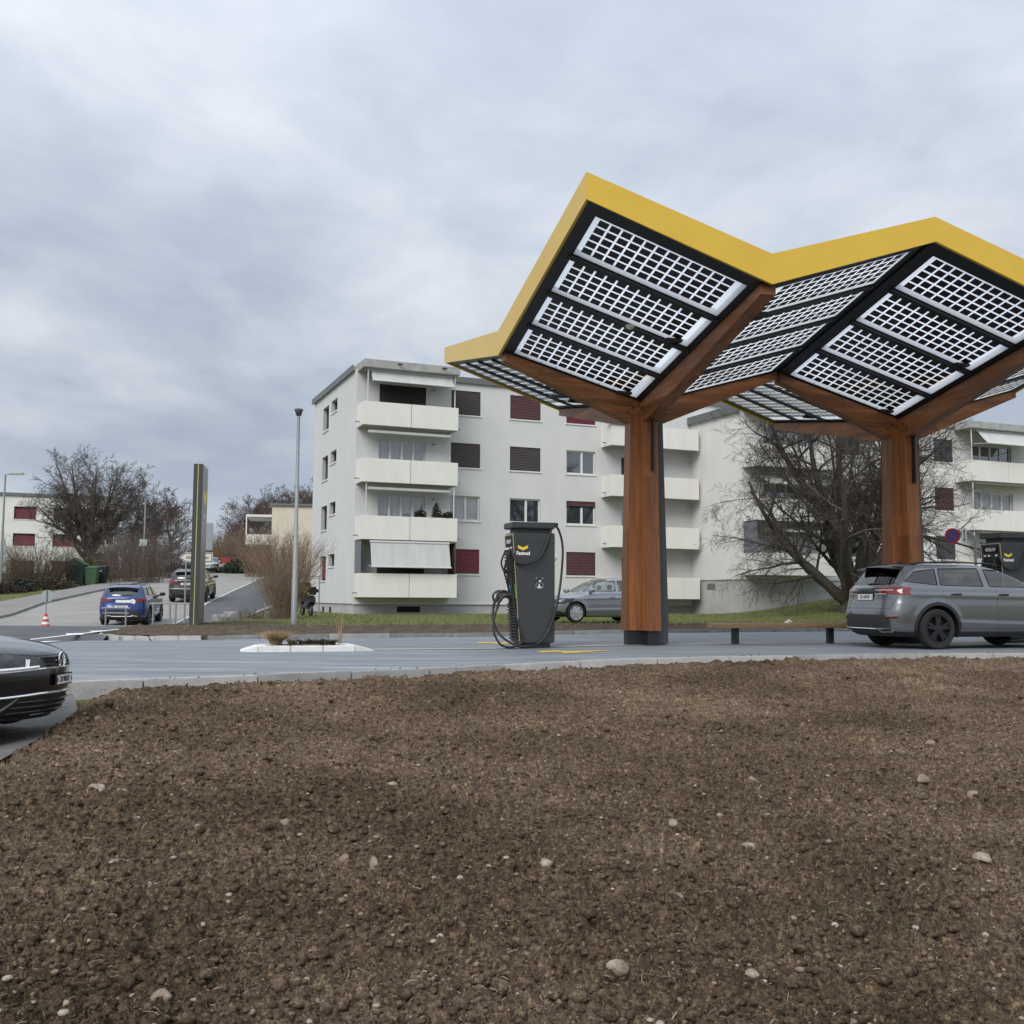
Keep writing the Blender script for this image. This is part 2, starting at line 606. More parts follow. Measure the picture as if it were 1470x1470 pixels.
def stones(name, line, width, h_out, h_in, z_off, material, length=1.0, gap=.012, mats=None, seed=1, flat=None):
    """row of kerbstones along a polyline; returns one object per run (joints are real gaps)"""
    rnd = random.Random(seed)
    P = np.array(line, float)
    s = np.r_[0, np.cumsum(np.hypot(*np.diff(P, axis=0).T))]
    mb = MB()
    t = 0
    while t < s[-1] - .2:
        ln = length * rnd.uniform(.9, 1.12)
        a, b = t, min(t + ln - gap, s[-1])
        pts = []
        for q in (a, b):
            x, y = np.interp(q, s, P[:, 0]), np.interp(q, s, P[:, 1])
            pts.append(Vector((x, y, 0)))
        d = (pts[1] - pts[0]).normalized()
        nrm = Vector((-d.y, d.x, 0))
        jit = rnd.uniform(-.006, .006)
        z = [(flat if flat is not None else float(fore_z(np.array(p.x), np.array(p.y))) + z_off) + jit for p in pts]
        c = []
        for zz in (-1, 1):
            for k, p in enumerate(pts):
                pass
        lo = [pts[0] - Vector((0, 0, 0)), pts[1], pts[1] + nrm * width, pts[0] + nrm * width]
        zt = [z[0], z[1], z[1], z[0]]
        bm = bmesh.new()
        vb = [bm.verts.new((p.x, p.y, zz - h_out)) for p, zz in zip(lo, zt)]
        vt = [bm.verts.new((p.x, p.y, zz)) for p, zz in zip(lo, zt)]
        for f in [(vb[3], vb[2], vb[1], vb[0]), tuple(vt)] + [(vb[i], vb[(i + 1) % 4], vt[(i + 1) % 4], vt[i]) for i in range(4)]:
            bm.faces.new(f)
        bmesh.ops.bevel(bm, geom=[e for e in bm.edges if e.verts[0].co.z > zt[0] - h_out * .5 or e.verts[1].co.z > zt[0] - h_out * .5], offset=.012, segments=2, affect='EDGES')
        bm.verts.index_update()
        mb.add([v.co for v in bm.verts], [[v.index for v in f.verts] for f in bm.faces], rnd.choice([0, 0, 0, 1]) if mats else 0)
        bm.free()
        t += ln
    return struct(mb.build(name, mats or material, smooth=30))


M_gr2 = ground_mat('granite_light', [(.35, (.40, .40, .39)), (.65, (.52, .52, .50))], 3.0, .5, 60, rough=.85, fine=(85, .65, 1.18))
stones('kerb', [(x, kerb_y(x) - .13) for x in np.r_[np.linspace(-5.3, 30, 120)]], .17, .30, .3, .032, M_granite, 1.25, .018, [M_gr2, M_granite], 3)
stones('far_kerb', [(x, far_y(x) - .06) for x in np.linspace(-9.2, 36, 90)], .16, .2, .2, .10, M_granite_d, 1.6, .012, [M_granite_d, M_granite], 5)
# soil strip behind the far kerb
xs = np.linspace(-9.4, 36, 90)


def rough_strip(name, A, B, n, m, off, hump, material, seed, amp=.05, ends=False):
    A, B = np.array(A, float), np.array(B, float)
    ti = np.linspace(0, len(A) - 1, n)
    a = np.stack([np.interp(ti, np.arange(len(A)), A[:, k]) for k in (0, 1)], -1)
    b = np.stack([np.interp(ti, np.arange(len(B)), B[:, k]) for k in (0, 1)], -1)
    t = np.linspace(0, 1, m)[None, :, None]
    P = a[:, None] * (1 - t) + b[:, None] * t
    X, Y = P[..., 0], P[..., 1]
    tt = t[..., 0] * np.ones_like(X)
    bell = np.sin(np.clip(tt, 0, 1) * pi) ** .6
    if ends:
        e = np.linspace(0, 1, n)[:, None] * np.ones_like(X)
        bell = bell * np.clip(np.sin(e * pi) * 3, 0, 1)
    d, v = worley(X * 6, Y * 6, seed)
    d2, v2 = worley(X * 14, Y * 14, seed + 3)
    Z = terr(X, Y) + off + bell * (hump + amp * (1 - d) * v + amp * .5 * (1 - d2) * v2)
    return grid_mesh(name, X, Y, Z, material)


rough_strip('soil_strip', [(x, far_y(x) + .02) for x in xs], [(x, far_y(x) + 2.6) for x in xs], 900, 46, .02, .10, M_soilbed, 4, .10)

# white concrete lane edging along the charger row
U = Vector((cos(.2689), sin(.2689), 0)); V = Vector((sin(.2689), -cos(.2689), 0))
C1 = Vector((2.7636, 21.3635, 0)); STEP = 6.2493


def row(i, a, b, z=0.0):
    p = C1 + U * (i * STEP + a) + V * b
    return Vector((p.x, p.y, z))


p0, p1 = row(0, -5.6, -.10), row(0, 30, -.10)
q0, q1 = row(0, -5.6, .22), row(0, 30, .22)
strip('plinth_strip', [(p0.x, p0.y), (p1.x, p1.y)], [(q0.x, q0.y), (q1.x, q1.y)], 80, 2, .010, mat('concrete_strip', (.42, .40, .37), .9, noise=.15, nscale=4))


# yellow lightning-like marks painted on the forecourt
def lane_mark(c, flip, name):
    pts = [(-.42, -.30), (.02, -.30), (.05, -.08), (1.0, -.06), (.05, .30), (-.16, .30), (-.12, .02), (-.46, .02)]
    mb = MB()
    vs = []
    for a, b in pts:
        p = c + U * a * flip + V * b * 1.5
        vs.append((p.x, p.y, float(terr(p.x, p.y)) + .008))
    mb.add(vs, [tuple(range(len(vs)))])
    return struct(mb.build(name, M_yellowp))


lane_mark(at(812, 935.5, 18.9), 1, 'road_marking')
lane_mark(at(716, 922.0, 22.9), 1, 'road_marking')

# shark-tooth give-way marking between the forecourt and the old junction
mb = MB()
g0, g1 = Vector((-10.30, 17.5, 0)), Vector((-10.36, 27.0, 0))
dd = (g1 - g0).normalized(); nn = Vector((-dd.y, dd.x, 0))
k = 0.0
while k < (g1 - g0).length - .5:
    for tri in ([(k, 0), (k + .85, 0), (k + .45, .32)],):
        vs = []
        for a, b in tri:
            p = g0 + dd * a + nn * b
            vs.append((p.x, p.y, float(terr(p.x, p.y)) + .016))
        mb.add(vs, [(0, 1, 2)])
    k += 1.35
vs = []
for a, b in ((-3, -.16), ((g1 - g0).length, -.16), ((g1 - g0).length, -.04), (-3, -.04)):
    p = g0 + dd * a + nn * b
    vs.append((p.x, p.y, float(terr(p.x, p.y)) + .016))
mb.add(vs, [(0, 1, 2, 3)])
struct(mb.build('give_way_marking', M_white))

# grass/soil bed by the totem inside a pale rounded kerb nose
nose_l = [(-7.2, 24.0), (-8.4, 23.9), (-9.3, 24.2), (-9.9, 24.8), (-10.25, 25.7), (-10.4, 26.9), (-10.5, 28.6), (-10.7, 31.5)]
stones('nose_kerb', nose_l[::-1], .17, .2, .2, .105, M_gr2, .55, .006, None, 9, flat=.025)
rough_strip('totem_bed', [(a + .03, b + .02) for a, b in nose_l], [(-6.0, 26.2), (-6.0, 27), (-6.2, 28), (-6.4, 29), (-6.6, 30), (-6.8, 31), (-7, 32), (-7.4, 33.5)], 160, 90, .0, .03, ground_mat('grassy_soil', [(.36, (.045, .034, .024)), (.5, (.070, .062, .034)), (.62, (.080, .088, .034))], 2.2, 1.0, 25, rough=1, fine=(24, .5, 1.4)), 12, .06)

# ------------------------------------------------------------------ ploughed soil in front
def make_soil():
    rows, cols = 640, 900
    s = np.linspace(-.84, .84, cols)[None, :]
    # lateral lines fan out with distance only to keep near clods finely meshed
    t = np.linspace(0, 1, rows)[:, None]
    ynear = 2.3
    X = np.zeros((rows, cols)); Y = np.zeros((rows, cols))
    yk = kerb_y(np.clip(s * 17, -5.2, 16)) * np.ones((1, cols))
    for _ in range(6):
        Yk = kerb_y(s * yk) - .10
        yk = .5 * yk + .5 * Yk
    Y = ynear * (yk / ynear) ** t
    X = s * Y
    keep = X > -4.15 - .12 * np.clip(10 - Y, 0, 9) * -1 * .9   # soil ends at the parking strip on the left
    Z = terr(X, Y)
    edge = np.clip((kerb_y(X) - .1 - Y) / .5, 0, 1)
    big = (fbm(X * .7, Y * .7, 3, 2) - .5) * .16 + (fbm(X * 3.1, Y * 3.1, 3, 5) - .5) * .07
    fur = .026 * np.sin((Y * .93 - X * .35) * 2 * pi / .42 + 3 * fbm(X * .5, Y * .5, 2, 8))
    h = big + fur
    for sc_, am, k in ((5.0, .030, 1), (11, .036, 20), (20, .034, 40), (37, .026, 60), (70, .016, 80)):
        wx = X + .06 * (vnoise(X * sc_ * .7, Y * sc_ * .7, k) - .5)
        wy = Y + .06 * (vnoise(X * sc_ * .7 + 40, Y * sc_ * .7, k) - .5)
        d, v = worley(wx * sc_, wy * sc_, k)
        h = h + am * np.sqrt(np.clip(1 - (d * 1.3) ** 2, 0, 1)) * (.15 + v) * (0.6 + .8 * fbm(X * 1.5, Y * 1.5, 2, k))
    h = h + .030 * (fbm(X * 26, Y * 26, 4, 77) - .5) + .016 * (fbm(X * 85, Y * 85, 3, 78) - .5)
    Z = Z - .060 + h * (.35 + .65 * edge)
    left = sstep(-3.75, -4.25, X + .16 * np.clip(Y - 8, 0, 9))
    Z = Z - .16 * left
    i = np.arange(rows * cols).reshape(rows, cols)
    f = np.stack([i[:-1, :-1], i[:-1, 1:], i[1:, 1:], i[1:, :-1]], -1).reshape(-1, 4)
    v = np.stack([X, Y, Z], -1).reshape(-1, 3)
    fx = v[f[:, 0], 0]; fy = v[f[:, 0], 1]
    ok = fx > -5.4
    o = np_mesh('soil', v, f[ok], M_soil)
    struct(o)
    return X, Y, Z


def soil_material():
    m = bpy.data.materials.new('soil')
    m.use_nodes = True
    t = m.node_tree
    b = t.nodes['Principled BSDF']
    b.inputs['Roughness'].default_value = 1.0
    b.inputs['Specular IOR Level'].default_value = 0.15
    tc = N(t, 'ShaderNodeTexCoord')
    n1 = N(t, 'ShaderNodeTexNoise', i_Scale=.45, i_Detail=5.0, i_Roughness=.6)
    n2 = N(t, 'ShaderNodeTexNoise', i_Scale=22.0, i_Detail=7.0, i_Roughness=.75)
    n3 = N(t, 'ShaderNodeTexNoise', i_Scale=130.0, i_Detail=5.0, i_Roughness=.8)
    for n in (n1, n2, n3):
        L(t, tc.outputs['Object'], n.inputs['Vector'])
    r1 = ramp(t, [(.36, (.122, .086, .056)), (.50, (.182, .131, .088)), (.64, (.250, .186, .130))])
    r2 = ramp(t, [(.33, (.48, .46, .45)), (.52, (1.0, 1.0, 1.0)), (.70, (1.65, 1.6, 1.5))])
    r3 = ramp(t, [(.34, (.45, .45, .45)), (.55, (1.1, 1.1, 1.1)), (.70, (2.3, 2.2, 2.05))])
    L(t, n1.outputs[0], r1.inputs[0]); L(t, n2.outputs[0], r2.inputs[0]); L(t, n3.outputs[0], r3.inputs[0])
    a = N(t, 'ShaderNodeMix', data_type='RGBA', blend_type='MULTIPLY'); a.inputs['Factor'].default_value = 1
    c = N(t, 'ShaderNodeMix', data_type='RGBA', blend_type='MULTIPLY'); c.inputs['Factor'].default_value = 1
    # every crumb has its own tone: cells about 1.5 cm across
    vo = N(t, 'ShaderNodeTexVoronoi', i_Scale=62.0)
    L(t, tc.outputs['Object'], vo.inputs['Vector'])
    r4 = ramp(t, [(.0, (.55, .54, .53)), (.6, (1.0, 1.0, 1.0)), (.93, (1.35, 1.33, 1.3)), (1.0, (2.1, 2.0, 1.85))])
    sp = N(t, 'ShaderNodeSeparateColor')
    L(t, vo.outputs['Color'], sp.inputs[0]); L(t, sp.outputs[0], r4.inputs[0])
    e = N(t, 'ShaderNodeMix', data_type='RGBA', blend_type='MULTIPLY'); e.inputs['Factor'].default_value = 1
    L(t, r1.outputs[0], a.inputs[6]); L(t, r2.outputs[0], a.inputs[7])
    L(t, a.outputs[2], c.inputs[6]); L(t, r3.outputs[0], c.inputs[7])
    L(t, c.outputs[2], e.inputs[6]); L(t, r4.outputs[0], e.inputs[7])
    L(t, e.outputs[2], b.inputs['Base Color'])
    bp = N(t, 'ShaderNodeBump', i_Strength=1.0, i_Distance=.02)
    L(t, n3.outputs[0], bp.inputs['Height'])
    L(t, bp.outputs[0], b.inputs['Normal'])
    MATS['soil'] = m
    return m


M_soil = soil_material()
SX, SY, SZ = make_soil()


def soil_z(x, y):
    """height of the soil sheet near x,y"""
    d = np.hypot(SX[::4, ::4] - x, SY[::4, ::4] - y)
    i, j = np.unravel_index(np.argmin(d), d.shape)
    return float(SZ[::4, ::4][i, j])
# parking strip on the left where the black car stands
strip('parking_strip', [(-3.7, 1.0), (-3.85, 6.0), (-3.98, 8.0), (-4.15, 9.3), (-4.5, 10.8), (-4.9, 11.6)], [(-16, 1.0), (-16, 4), (-14, 6), (-12, 8.0)], 40, 60, -.015,
      ground_mat('worn_asphalt', [(.3, (.10, .098, .092)), (.7, (.19, .185, .175))], 2.0, .6, 70, fine=(60, .6, 1.35)))


# ------------------------------------------------------------------ canopy
def wood_mat(name, c1, c2, axis):
    m = bpy.data.materials.new(name)
    m.use_nodes = True
    t = m.node_tree
    b = t.nodes['Principled BSDF']
    b.inputs['Roughness'].default_value = .45
    b.inputs['Specular IOR Level'].default_value = .35
    tc = N(t, 'ShaderNodeTexCoord')
    mp = N(t, 'ShaderNodeMapping')
    s = [9.0, 9.0, 9.0]; s[axis] = .55
    mp.inputs['Scale'].default_value = s
    L(t, tc.outputs['Object'], mp.inputs[0])
    n = N(t, 'ShaderNodeTexNoise', i_Scale=2.2, i_Detail=9.0, i_Roughness=.68, i_Distortion=.8)
    L(t, mp.outputs[0], n.inputs['Vector'])
    rp = ramp(t, [(.28, c1), (.5, tuple((a + b_) / 2 for a, b_ in zip(c1, c2))), (.72, c2)])
    L(t, n.outputs[0], rp.inputs[0])
    # boards glued side by side: each takes its own tone
    mp2 = N(t, 'ShaderNodeMapping')
    s2 = [7.5, 7.5, 7.5]; s2[axis] = .42
    mp2.inputs['Scale'].default_value = s2
    L(t, tc.outputs['Object'], mp2.inputs[0])
    vo = N(t, 'ShaderNodeTexWhiteNoise', noise_dimensions='3D')
    sn = N(t, 'ShaderNodeVectorMath', operation='FLOOR')
    L(t, mp2.outputs[0], sn.inputs[0]); L(t, sn.outputs[0], vo.inputs['Vector'])
    r2 = ramp(t, [(0, (.70, .69, .68)), (1, (1.30, 1.26, 1.22))])
    L(t, vo.outputs['Value'], r2.inputs[0])
    # knots
    kn = N(t, 'ShaderNodeTexVoronoi', i_Scale=3.2)
    mp3 = N(t, 'ShaderNodeMapping')
    s3 = [1.6, 1.6, 1.6]; s3[axis] = .8
    mp3.inputs['Scale'].default_value = s3
    L(t, tc.outputs['Object'], mp3.inputs[0]); L(t, mp3.outputs[0], kn.inputs['Vector'])
    r3 = ramp(t, [(.035, (.38, .32, .28)), (.075, (1, 1, 1))])
    L(t, kn.outputs['Distance'], r3.inputs[0])
    a = N(t, 'ShaderNodeMix', data_type='RGBA', blend_type='MULTIPLY'); a.inputs['Factor'].default_value = 1
    c = N(t, 'ShaderNodeMix', data_type='RGBA', blend_type='MULTIPLY'); c.inputs['Factor'].default_value = .8
    L(t, rp.outputs[0], a.inputs[6]); L(t, r2.outputs[0], a.inputs[7])
    L(t, a.outputs[2], c.inputs[6]); L(t, r3.outputs[0], c.inputs[7])
    L(t, c.outputs[2], b.inputs['Base Color'])
    bp = N(t, 'ShaderNodeBump', i_Strength=.12, i_Distance=.004)
    L(t, n.outputs[0], bp.inputs['Height']); L(t, bp.outputs[0], b.inputs['Normal'])
    MATS[name] = m
    return m


W1, W2 = (.125, .047, .018), (.300, .122, .048)
M_woodz = wood_mat('stained_wood_upright', W1, W2, 2)
M_woodx = wood_mat('stained_wood_lengthwise', W1, W2, 0)
M_yellow = mat('yellow_sheet', (.68, .43, .025), .30, spec=.8, noise=.05, nscale=1.5)
M_deck = mat('dark_steel_deck', (.010, .014, .019), .45, noise=.15, nscale=3)
M_steel = mat('grey_steel_plate', (.055, .068, .075), .5, noise=.12, nscale=3)
M_black = mat('black_steel', (.012, .013, .014), .45)
M_alu = mat('aluminium', (.55, .57, .58), .35, metal=.8)


def panel_glass():
    m = bpy.data.materials.new('clear_panel_glass')
    m.use_nodes = True
    t = m.node_tree
    t.nodes.clear()
    out = N(t, 'ShaderNodeOutputMaterial')
    tr = N(t, 'ShaderNodeBsdfTransparent'); tr.inputs[0].default_value = (.97, .985, .99, 1)
    tl = N(t, 'ShaderNodeBsdfTranslucent'); tl.inputs[0].default_value = (.95, .97, 1.0, 1)
    gl = N(t, 'ShaderNodeBsdfGlossy'); gl.inputs[0].default_value = (1, 1, 1, 1); gl.inputs['Roughness'].default_value = .05
    mx = N(t, 'ShaderNodeMixShader'); mx.inputs[0].default_value = .60
    L(t, tr.outputs[0], mx.inputs[1]); L(t, tl.outputs[0], mx.inputs[2])
    m2 = N(t, 'ShaderNodeMixShader'); m2.inputs[0].default_value = .04
    L(t, mx.outputs[0], m2.inputs[1]); L(t, gl.outputs[0], m2.inputs[2])
    L(t, m2.outputs[0], out.inputs[0])
    MATS['clear_panel_glass'] = m
    return m


M_pglass = panel_glass()
M_cell = mat('solar_cell', (.011, .012, .013), .35, noise=.3, nscale=2)

canopy = thing('solar_canopy', 'folded yellow edged solar roof on branching brown timber columns over the charging bays', 'canopy',
               (C1.x, C1.y, 0), .2689)
# local frame: x along the row, y away from the viewer
A_, BF, BB = 3.1247, 5.30, 5.43
H0, HL, HF, HCF, HB, HCB = 5.0, 5.90, 6.06, 7.12, 5.86, 6.95   # roof underside: centre, side valley, front valley, front peak, back valley, back peak


def roof_z(i, a, b):
    """underside of the roof at module coords a in [-1,1] (along the row), b in [-1,1] (+ = front)"""
    s, t = abs(a), abs(b)
    hm, hc = (HF, HCF) if b >= 0 else (HB, HCB)
    return H0 * (1 - s) * (1 - t) + HL * s * (1 - t) + hm * (1 - s) * t + hc * s * t - .04 * i


def rp_(i, a, b, dz=0.0):
    return Vector((i * STEP + a * A_, -b * (BF if b >= 0 else BB), roof_z(i, a, b) + dz))


def make_module(i):
    # ---- column: four timber legs in a cross, steel plate on one face, steel shoe
    col = MB()
    zt = 4.72 - .04 * i
    for (dx, dy, r0, r1) in ((-1, 0, .47, .36), (1, 0, .47, .36), (0, -1, .50, .36), (0, 1, .50, .36)):
        hw = .155
        i0 = .10
        n = Vector((dx, dy, 0)); s = Vector((-dy, dx, 0))
        vs = []
        for z, r in ((.30, r0), (zt, r1)):
            for a, b in ((i0, -hw), (r, -hw), (r, hw), (i0, hw)):
                p = n * a + s * b
                vs.append((i * STEP + p.x, p.y, z))
        col.hexa(vs)
    co_ = col.build('column', M_woodz, canopy)
    sh = MB()
    sh.box(i * STEP - .42, i * STEP + .42, -.11, .11, 0, .299)
    sh.box(i * STEP - .11, i * STEP + .11, -.44, -.111, 0, .299)
    sh.box(i * STEP - .11, i * STEP + .11, .111, .44, 0, .299)
    for q in (-.36, -.12, .12, .36):
        sh.lathe([(.022, 0), (.022, .05)], 8, (i * STEP + q, -.115, .24))
    sh.build('steel_shoe', M_black, co_)
    pl = MB()
    for sgn in (1, -1):
        vs = []
        for z, r in ((.03, .455), (zt - .02, .345)):
            for a, b in ((.16, -.172), (r, -.172), (r, -.158), (.16, -.158)):
                vs.append((i * STEP + sgn * a if sgn > 0 else i * STEP - a - (0 if True else 0), b if sgn > 0 else -b, z))
        if sgn > 0:
            pl.hexa(vs)
    pl.build('steel_plate', M_steel, co_)
    slot = MB()
    slot.box(i * STEP - .012, i * STEP + .012, -.52, -.40, zt - 1.15, zt - .02)
    slot.build('steel_slot', M_black, co_)
    # ---- beams along the four valleys
    for (da, db) in ((-1, 0), (1, 0), (0, 1), (0, -1)):
        if da == 1 and False:
            continue
        hw = .135
        e0 = rp_(i, 0, 0); e1 = rp_(i, da * .985, db * .985)
        d = (e1 - e0); d.z = 0; ln = d.length; d.normalize()
        s = Vector((-d.y, d.x, 0))
        c = Vector((i * STEP, 0, 0))
        tip_t, tip_b = e1.z + .02, e1.z - .15
        root_t, root_b = e0.z + .02, 4.60 - .04 * i
        vs = []
        # profile: root deep, straight taper to the tip
        prof = [(.12, root_b), (.34, root_b), (ln, tip_b), (ln, tip_t), (.12, root_t + (.12 / ln) * (tip_t - root_t))]
        b = MB()
        b.prism(prof, lambda u_, z_, dep, d=d, s=s, c=c: tuple(c + d * u_ + s * dep + Vector((0, 0, z_))), -hw, hw)
        be = b.build('roof_beam', M_woodx if da else wood_mat('stained_wood_crosswise', W1, W2, 1) if 'stained_wood_crosswise' not in MATS else MATS['stained_wood_crosswise'], canopy)
        for sg in (-1, 1):
            for uu, zz in ((.30, root_b + .10), (.30, root_b + .32), (.42, root_b + .22)):
                p = c + d * uu + s * (hw * sg)
                q = c + d * uu + s * ((hw + .012) * sg)
                bo = MB()
                bo.tube([(p.x, p.y, zz), (q.x, q.y, zz)], .022, 8)
                bo.build('bolt', M_black, be)


def quad_frame(i, sa, sb, first):
    """one roof field: dark deck with four glazed openings, each with its solar panel"""
    NA, rows_ = 12, 5
    dk = MB()
    # panel rows along b: the field spans 0..1 in both directions
    a0, a1 = .080, .928
    bands = [(.036, .244), (.2685, .4765), (.501, .709), (.7335, .9415)]

    def P(a, b, dz):
        return rp_(i, sa * a, sb * b, dz)
    th = .13

    def slab(a_0, a_1, b_0, b_1, z0=0.0, z1=th):
        c = [P(a_0, b_0, z0), P(a_1, b_0, z0), P(a_1, b_1, z0), P(a_0, b_1, z0), P(a_0, b_0, z1), P(a_1, b_0, z1), P(a_1, b_1, z1), P(a_0, b_1, z1)]
        dk.hexa(c)
    slab(0, a0, 0, 1)
    slab(a1, 1, 0, 1)
    prev = 0
    for b0, b1 in bands + [(1.0, 1.0)]:
        slab(a0, a1, prev, b0)
        if 0 < prev < .99 and b0 < .99:      # rafter under each joint
            slab(a0 - .02, a1 + .02, prev + .004, b0 - .004, -.050, -.002)
        prev = b1
    # rivet heads along the deck margin
    for k in range(9):
        for (a, b) in ((.05 + k * .1, .05), (.06, .12 + k * .1)):
            p = P(a, b, -.004)
            dk.add([p + Vector((.025 * cos(t), .025 * sin(t), -.012)) for t in (0, 1.05, 2.1, 3.14, 4.2, 5.25)], [(0, 1, 2, 3, 4, 5)], 1)
    dk.build('roof_deck', [M_deck, M_steel], canopy)
    for bi, (b0, b1) in enumerate(bands):
        sp = MB()
        m = .004
        # glass sheet
        z = .012
        sp.quad(P(a0 - m, b0 - m, z), P(a1 + m, b0 - m, z), P(a1 + m, b1 + m, z), P(a0 - m, b1 + m, z), 0)
        o = sp.build('solar_panel', M_pglass, canopy, fix=False)
        ce = MB()
        # wide clear margins at the inner end and lower edge, as in the place
        ca0, ca1 = a0 + .058, a1 - .024
        cb0, cb1 = b0 + .022, b1 - .004
        da, db = (ca1 - ca0) / NA, (cb1 - cb0) / rows_
        ga, gb = .0056, .0036
        for x in range(NA):
            for y in range(rows_):
                aa, bb = ca0 + x * da, cb0 + y * db
                q = [P(aa + ga, bb + gb, z - .006), P(aa + da - ga, bb + gb, z - .006), P(aa + da - ga, bb + db - gb, z - .006), P(aa + ga, bb + db - gb, z - .006)]
                ce.quad(*q)
        ce.build('solar_cells', M_cell, o, fix=False)
        jb = MB()
        for aa in (.22,):
            if (bi + (sa > 0)) % 2 == 0:
                c = P(a0 + .10, b0 + .02, 0)
                jb.bbox(c.x - .16, c.x + .16, c.y - .07, c.y + .07, c.z - .07, c.z - .005, .012)
                jb.build('junction_box', M_black, o, smooth=40)


for i in range(2):
    make_module(i)
for i in range(2):
    for sa in (-1, 1):
        for sb in (1, -1):
            quad_frame(i, sa, sb, True)


# fascia: folded yellow band round the outer edge (peaks at the corners, valleys at mid sides)
def fascia_run(pts, name='fascia'):
    """pts: list of (point on underside edge, height); outer skin with returned lower lip"""
    mb = MB()
    n = len(pts)
    cx = Vector((STEP, 0, 0))
    th_ = .06
    outs, ins = [], []
    for k in range(n):
        p = pts[k][0]
        d0 = (pts[k][0] - pts[k - 1][0]) if k > 0 else (pts[1][0] - pts[0][0])
        d1 = (pts[k + 1][0] - pts[k][0]) if k < n - 1 else d0
        n0 = Vector((d0.y, -d0.x, 0)).normalized(); n1 = Vector((d1.y, -d1.x, 0)).normalized()
        nb = (n0 + n1)
        nb = nb / max(.3, nb.length_squared / 2) / 1.0 if nb.length > 1e-6 else n0
        outs.append(nb)
    vs = []
    for (p, hgt), nb in zip(pts, outs):
        lo, hi = p.z - .035, p.z + hgt
        o_ = p + nb * th_
        i_ = p + nb * .004
        vs += [(i_.x, i_.y, lo), (o_.x, o_.y, lo), (o_.x, o_.y, hi), (i_.x - nb.x * .10, i_.y - nb.y * .10, hi)]
    fs = []
    for k in range(n - 1):
        for j in range(4):
            j2 = (j + 1) % 4
            fs.append((k * 4 + j, k * 4 + j2, (k + 1) * 4 + j2, (k + 1) * 4 + j))
    fs.append((0, 1, 2, 3)); fs.append(tuple((n - 1) * 4 + j for j in (3, 2, 1, 0)))
    mb.add(vs, fs)
    return mb.build(name, M_yellow, canopy)


FP, FV = .40, .47
front = []
for i in range(2):
    front += [(rp_(i, -1, 1), FP), (rp_(i, 0, 1), FV)]
front.append((rp_(1, 1, 1), FP))
left = [(rp_(0, -1, -1), .36), (rp_(0, -1, 0), FV), (rp_(0, -1, 1), FP)]
right = [(rp_(1, 1, 1), FP), (rp_(1, 1, 0), FV), (rp_(1, 1, -1), .36)]
back = [(rp_(1, 1, -1), .36)]
for i in (1, 0):
    back += [(rp_(i, 0, -1), FV), (rp_(i, -1, -1), .36)]
loop = left[:-1] + front + right[1:] + back[1:-1]
mbf = fascia_run(left[:-1] + front + right[1:] + back[1:])
# small floodlight hanging under the far left field, sensor under the near left field
lm = MB()
c = rp_(0, -.36, -.42, -.12)
lm.bbox(c.x - .22, c.x + .22, c.y - .07, c.y + .07, c.z - .05, c.z, .015)
lm.tube([(c.x, c.y, c.z), (c.x, c.y, c.z + .13)], .015, 8)
lm.build('floodlight', M_steel, canopy, smooth=40)
sm = MB()
c = rp_(0, -.45, .515, -.075)
sm.lathe([(.085, 0), (.085, -.02), (.06, -.055), (.03, -.07)], 16, c)
sm.build('motion_sensor', mat('white_plastic', (.6, .6, .58), .4), canopy, smooth=50)
# ------------------------------------------------------------------ apartment buildings
M_wall = mat('grey_render', (.60, .605, .60), .95, noise=.04, nscale=.9, bump=.10, bscale=40, stretch=(1.3, 1.3, .4))
M_wallside = M_wall
M_base = mat('basement_render', (.42, .425, .43), .95, noise=.12, nscale=1.5, bump=.15, bscale=30)
M_parapet = mat('balcony_panel', (.72, .71, .67), .85, noise=.06, nscale=1.3, stretch=(1.3, 1.3, .4))
M_slab = mat('balcony_slab', (.42, .42, .41), .9, noise=.12, nscale=2)
M_roofc = mat('roof_concrete', (.36, .36, .35), .95, noise=.22, nscale=2.5, bump=.2, bscale=20)
M_coping = mat('metal_coping', (.16, .165, .17), .5, metal=.4)
M_frame = mat('white_window_frame', (.68, .68, .66), .5)
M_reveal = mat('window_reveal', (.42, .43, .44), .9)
M_blind = mat('dark_blind', (.060, .048, .050), .55, noise=.15, nscale=3)
M_blindb = mat('brown_red_blind', (.095, .036, .040), .55, noise=.15, nscale=3)
M_blindr = mat('red_blind', (.150, .014, .028), .55, noise=.15, nscale=3)
M_blindg = mat('blue_grey_blind', (.075, .082, .095), .55, noise=.15, nscale=3)
M_gap = mat('blind_gap', (.012, .011, .012), .8)
M_pane = mat('window_glass', (.030, .038, .045), .03, spec=.9, ior=2.1)
M_framed = mat('dark_window_frame', (.10, .09, .085), .6)
M_paned = mat('dim_window_glass', (.020, .022, .026), .15, spec=.15)
M_curt = mat('curtained_glass', (.24, .26, .27), .05, spec=.8, ior=1.9, noise=.25, nscale=1.2, stretch=(6, 1, .3))
M_awn = mat('pale_awning', (.50, .505, .50), .9, noise=.10, nscale=1.2, stretch=(3, 1, .6))
M_awnd = mat('brown_awning', (.14, .085, .075), .9, noise=.2, nscale=2)
M_cloth = mat('grey_screen_cloth', (.16, .165, .19), .9)
M_post = mat('awning_post', (.55, .56, .56), .5)
M_dark = mat('dark_opening', (.012, .013, .015), .9)


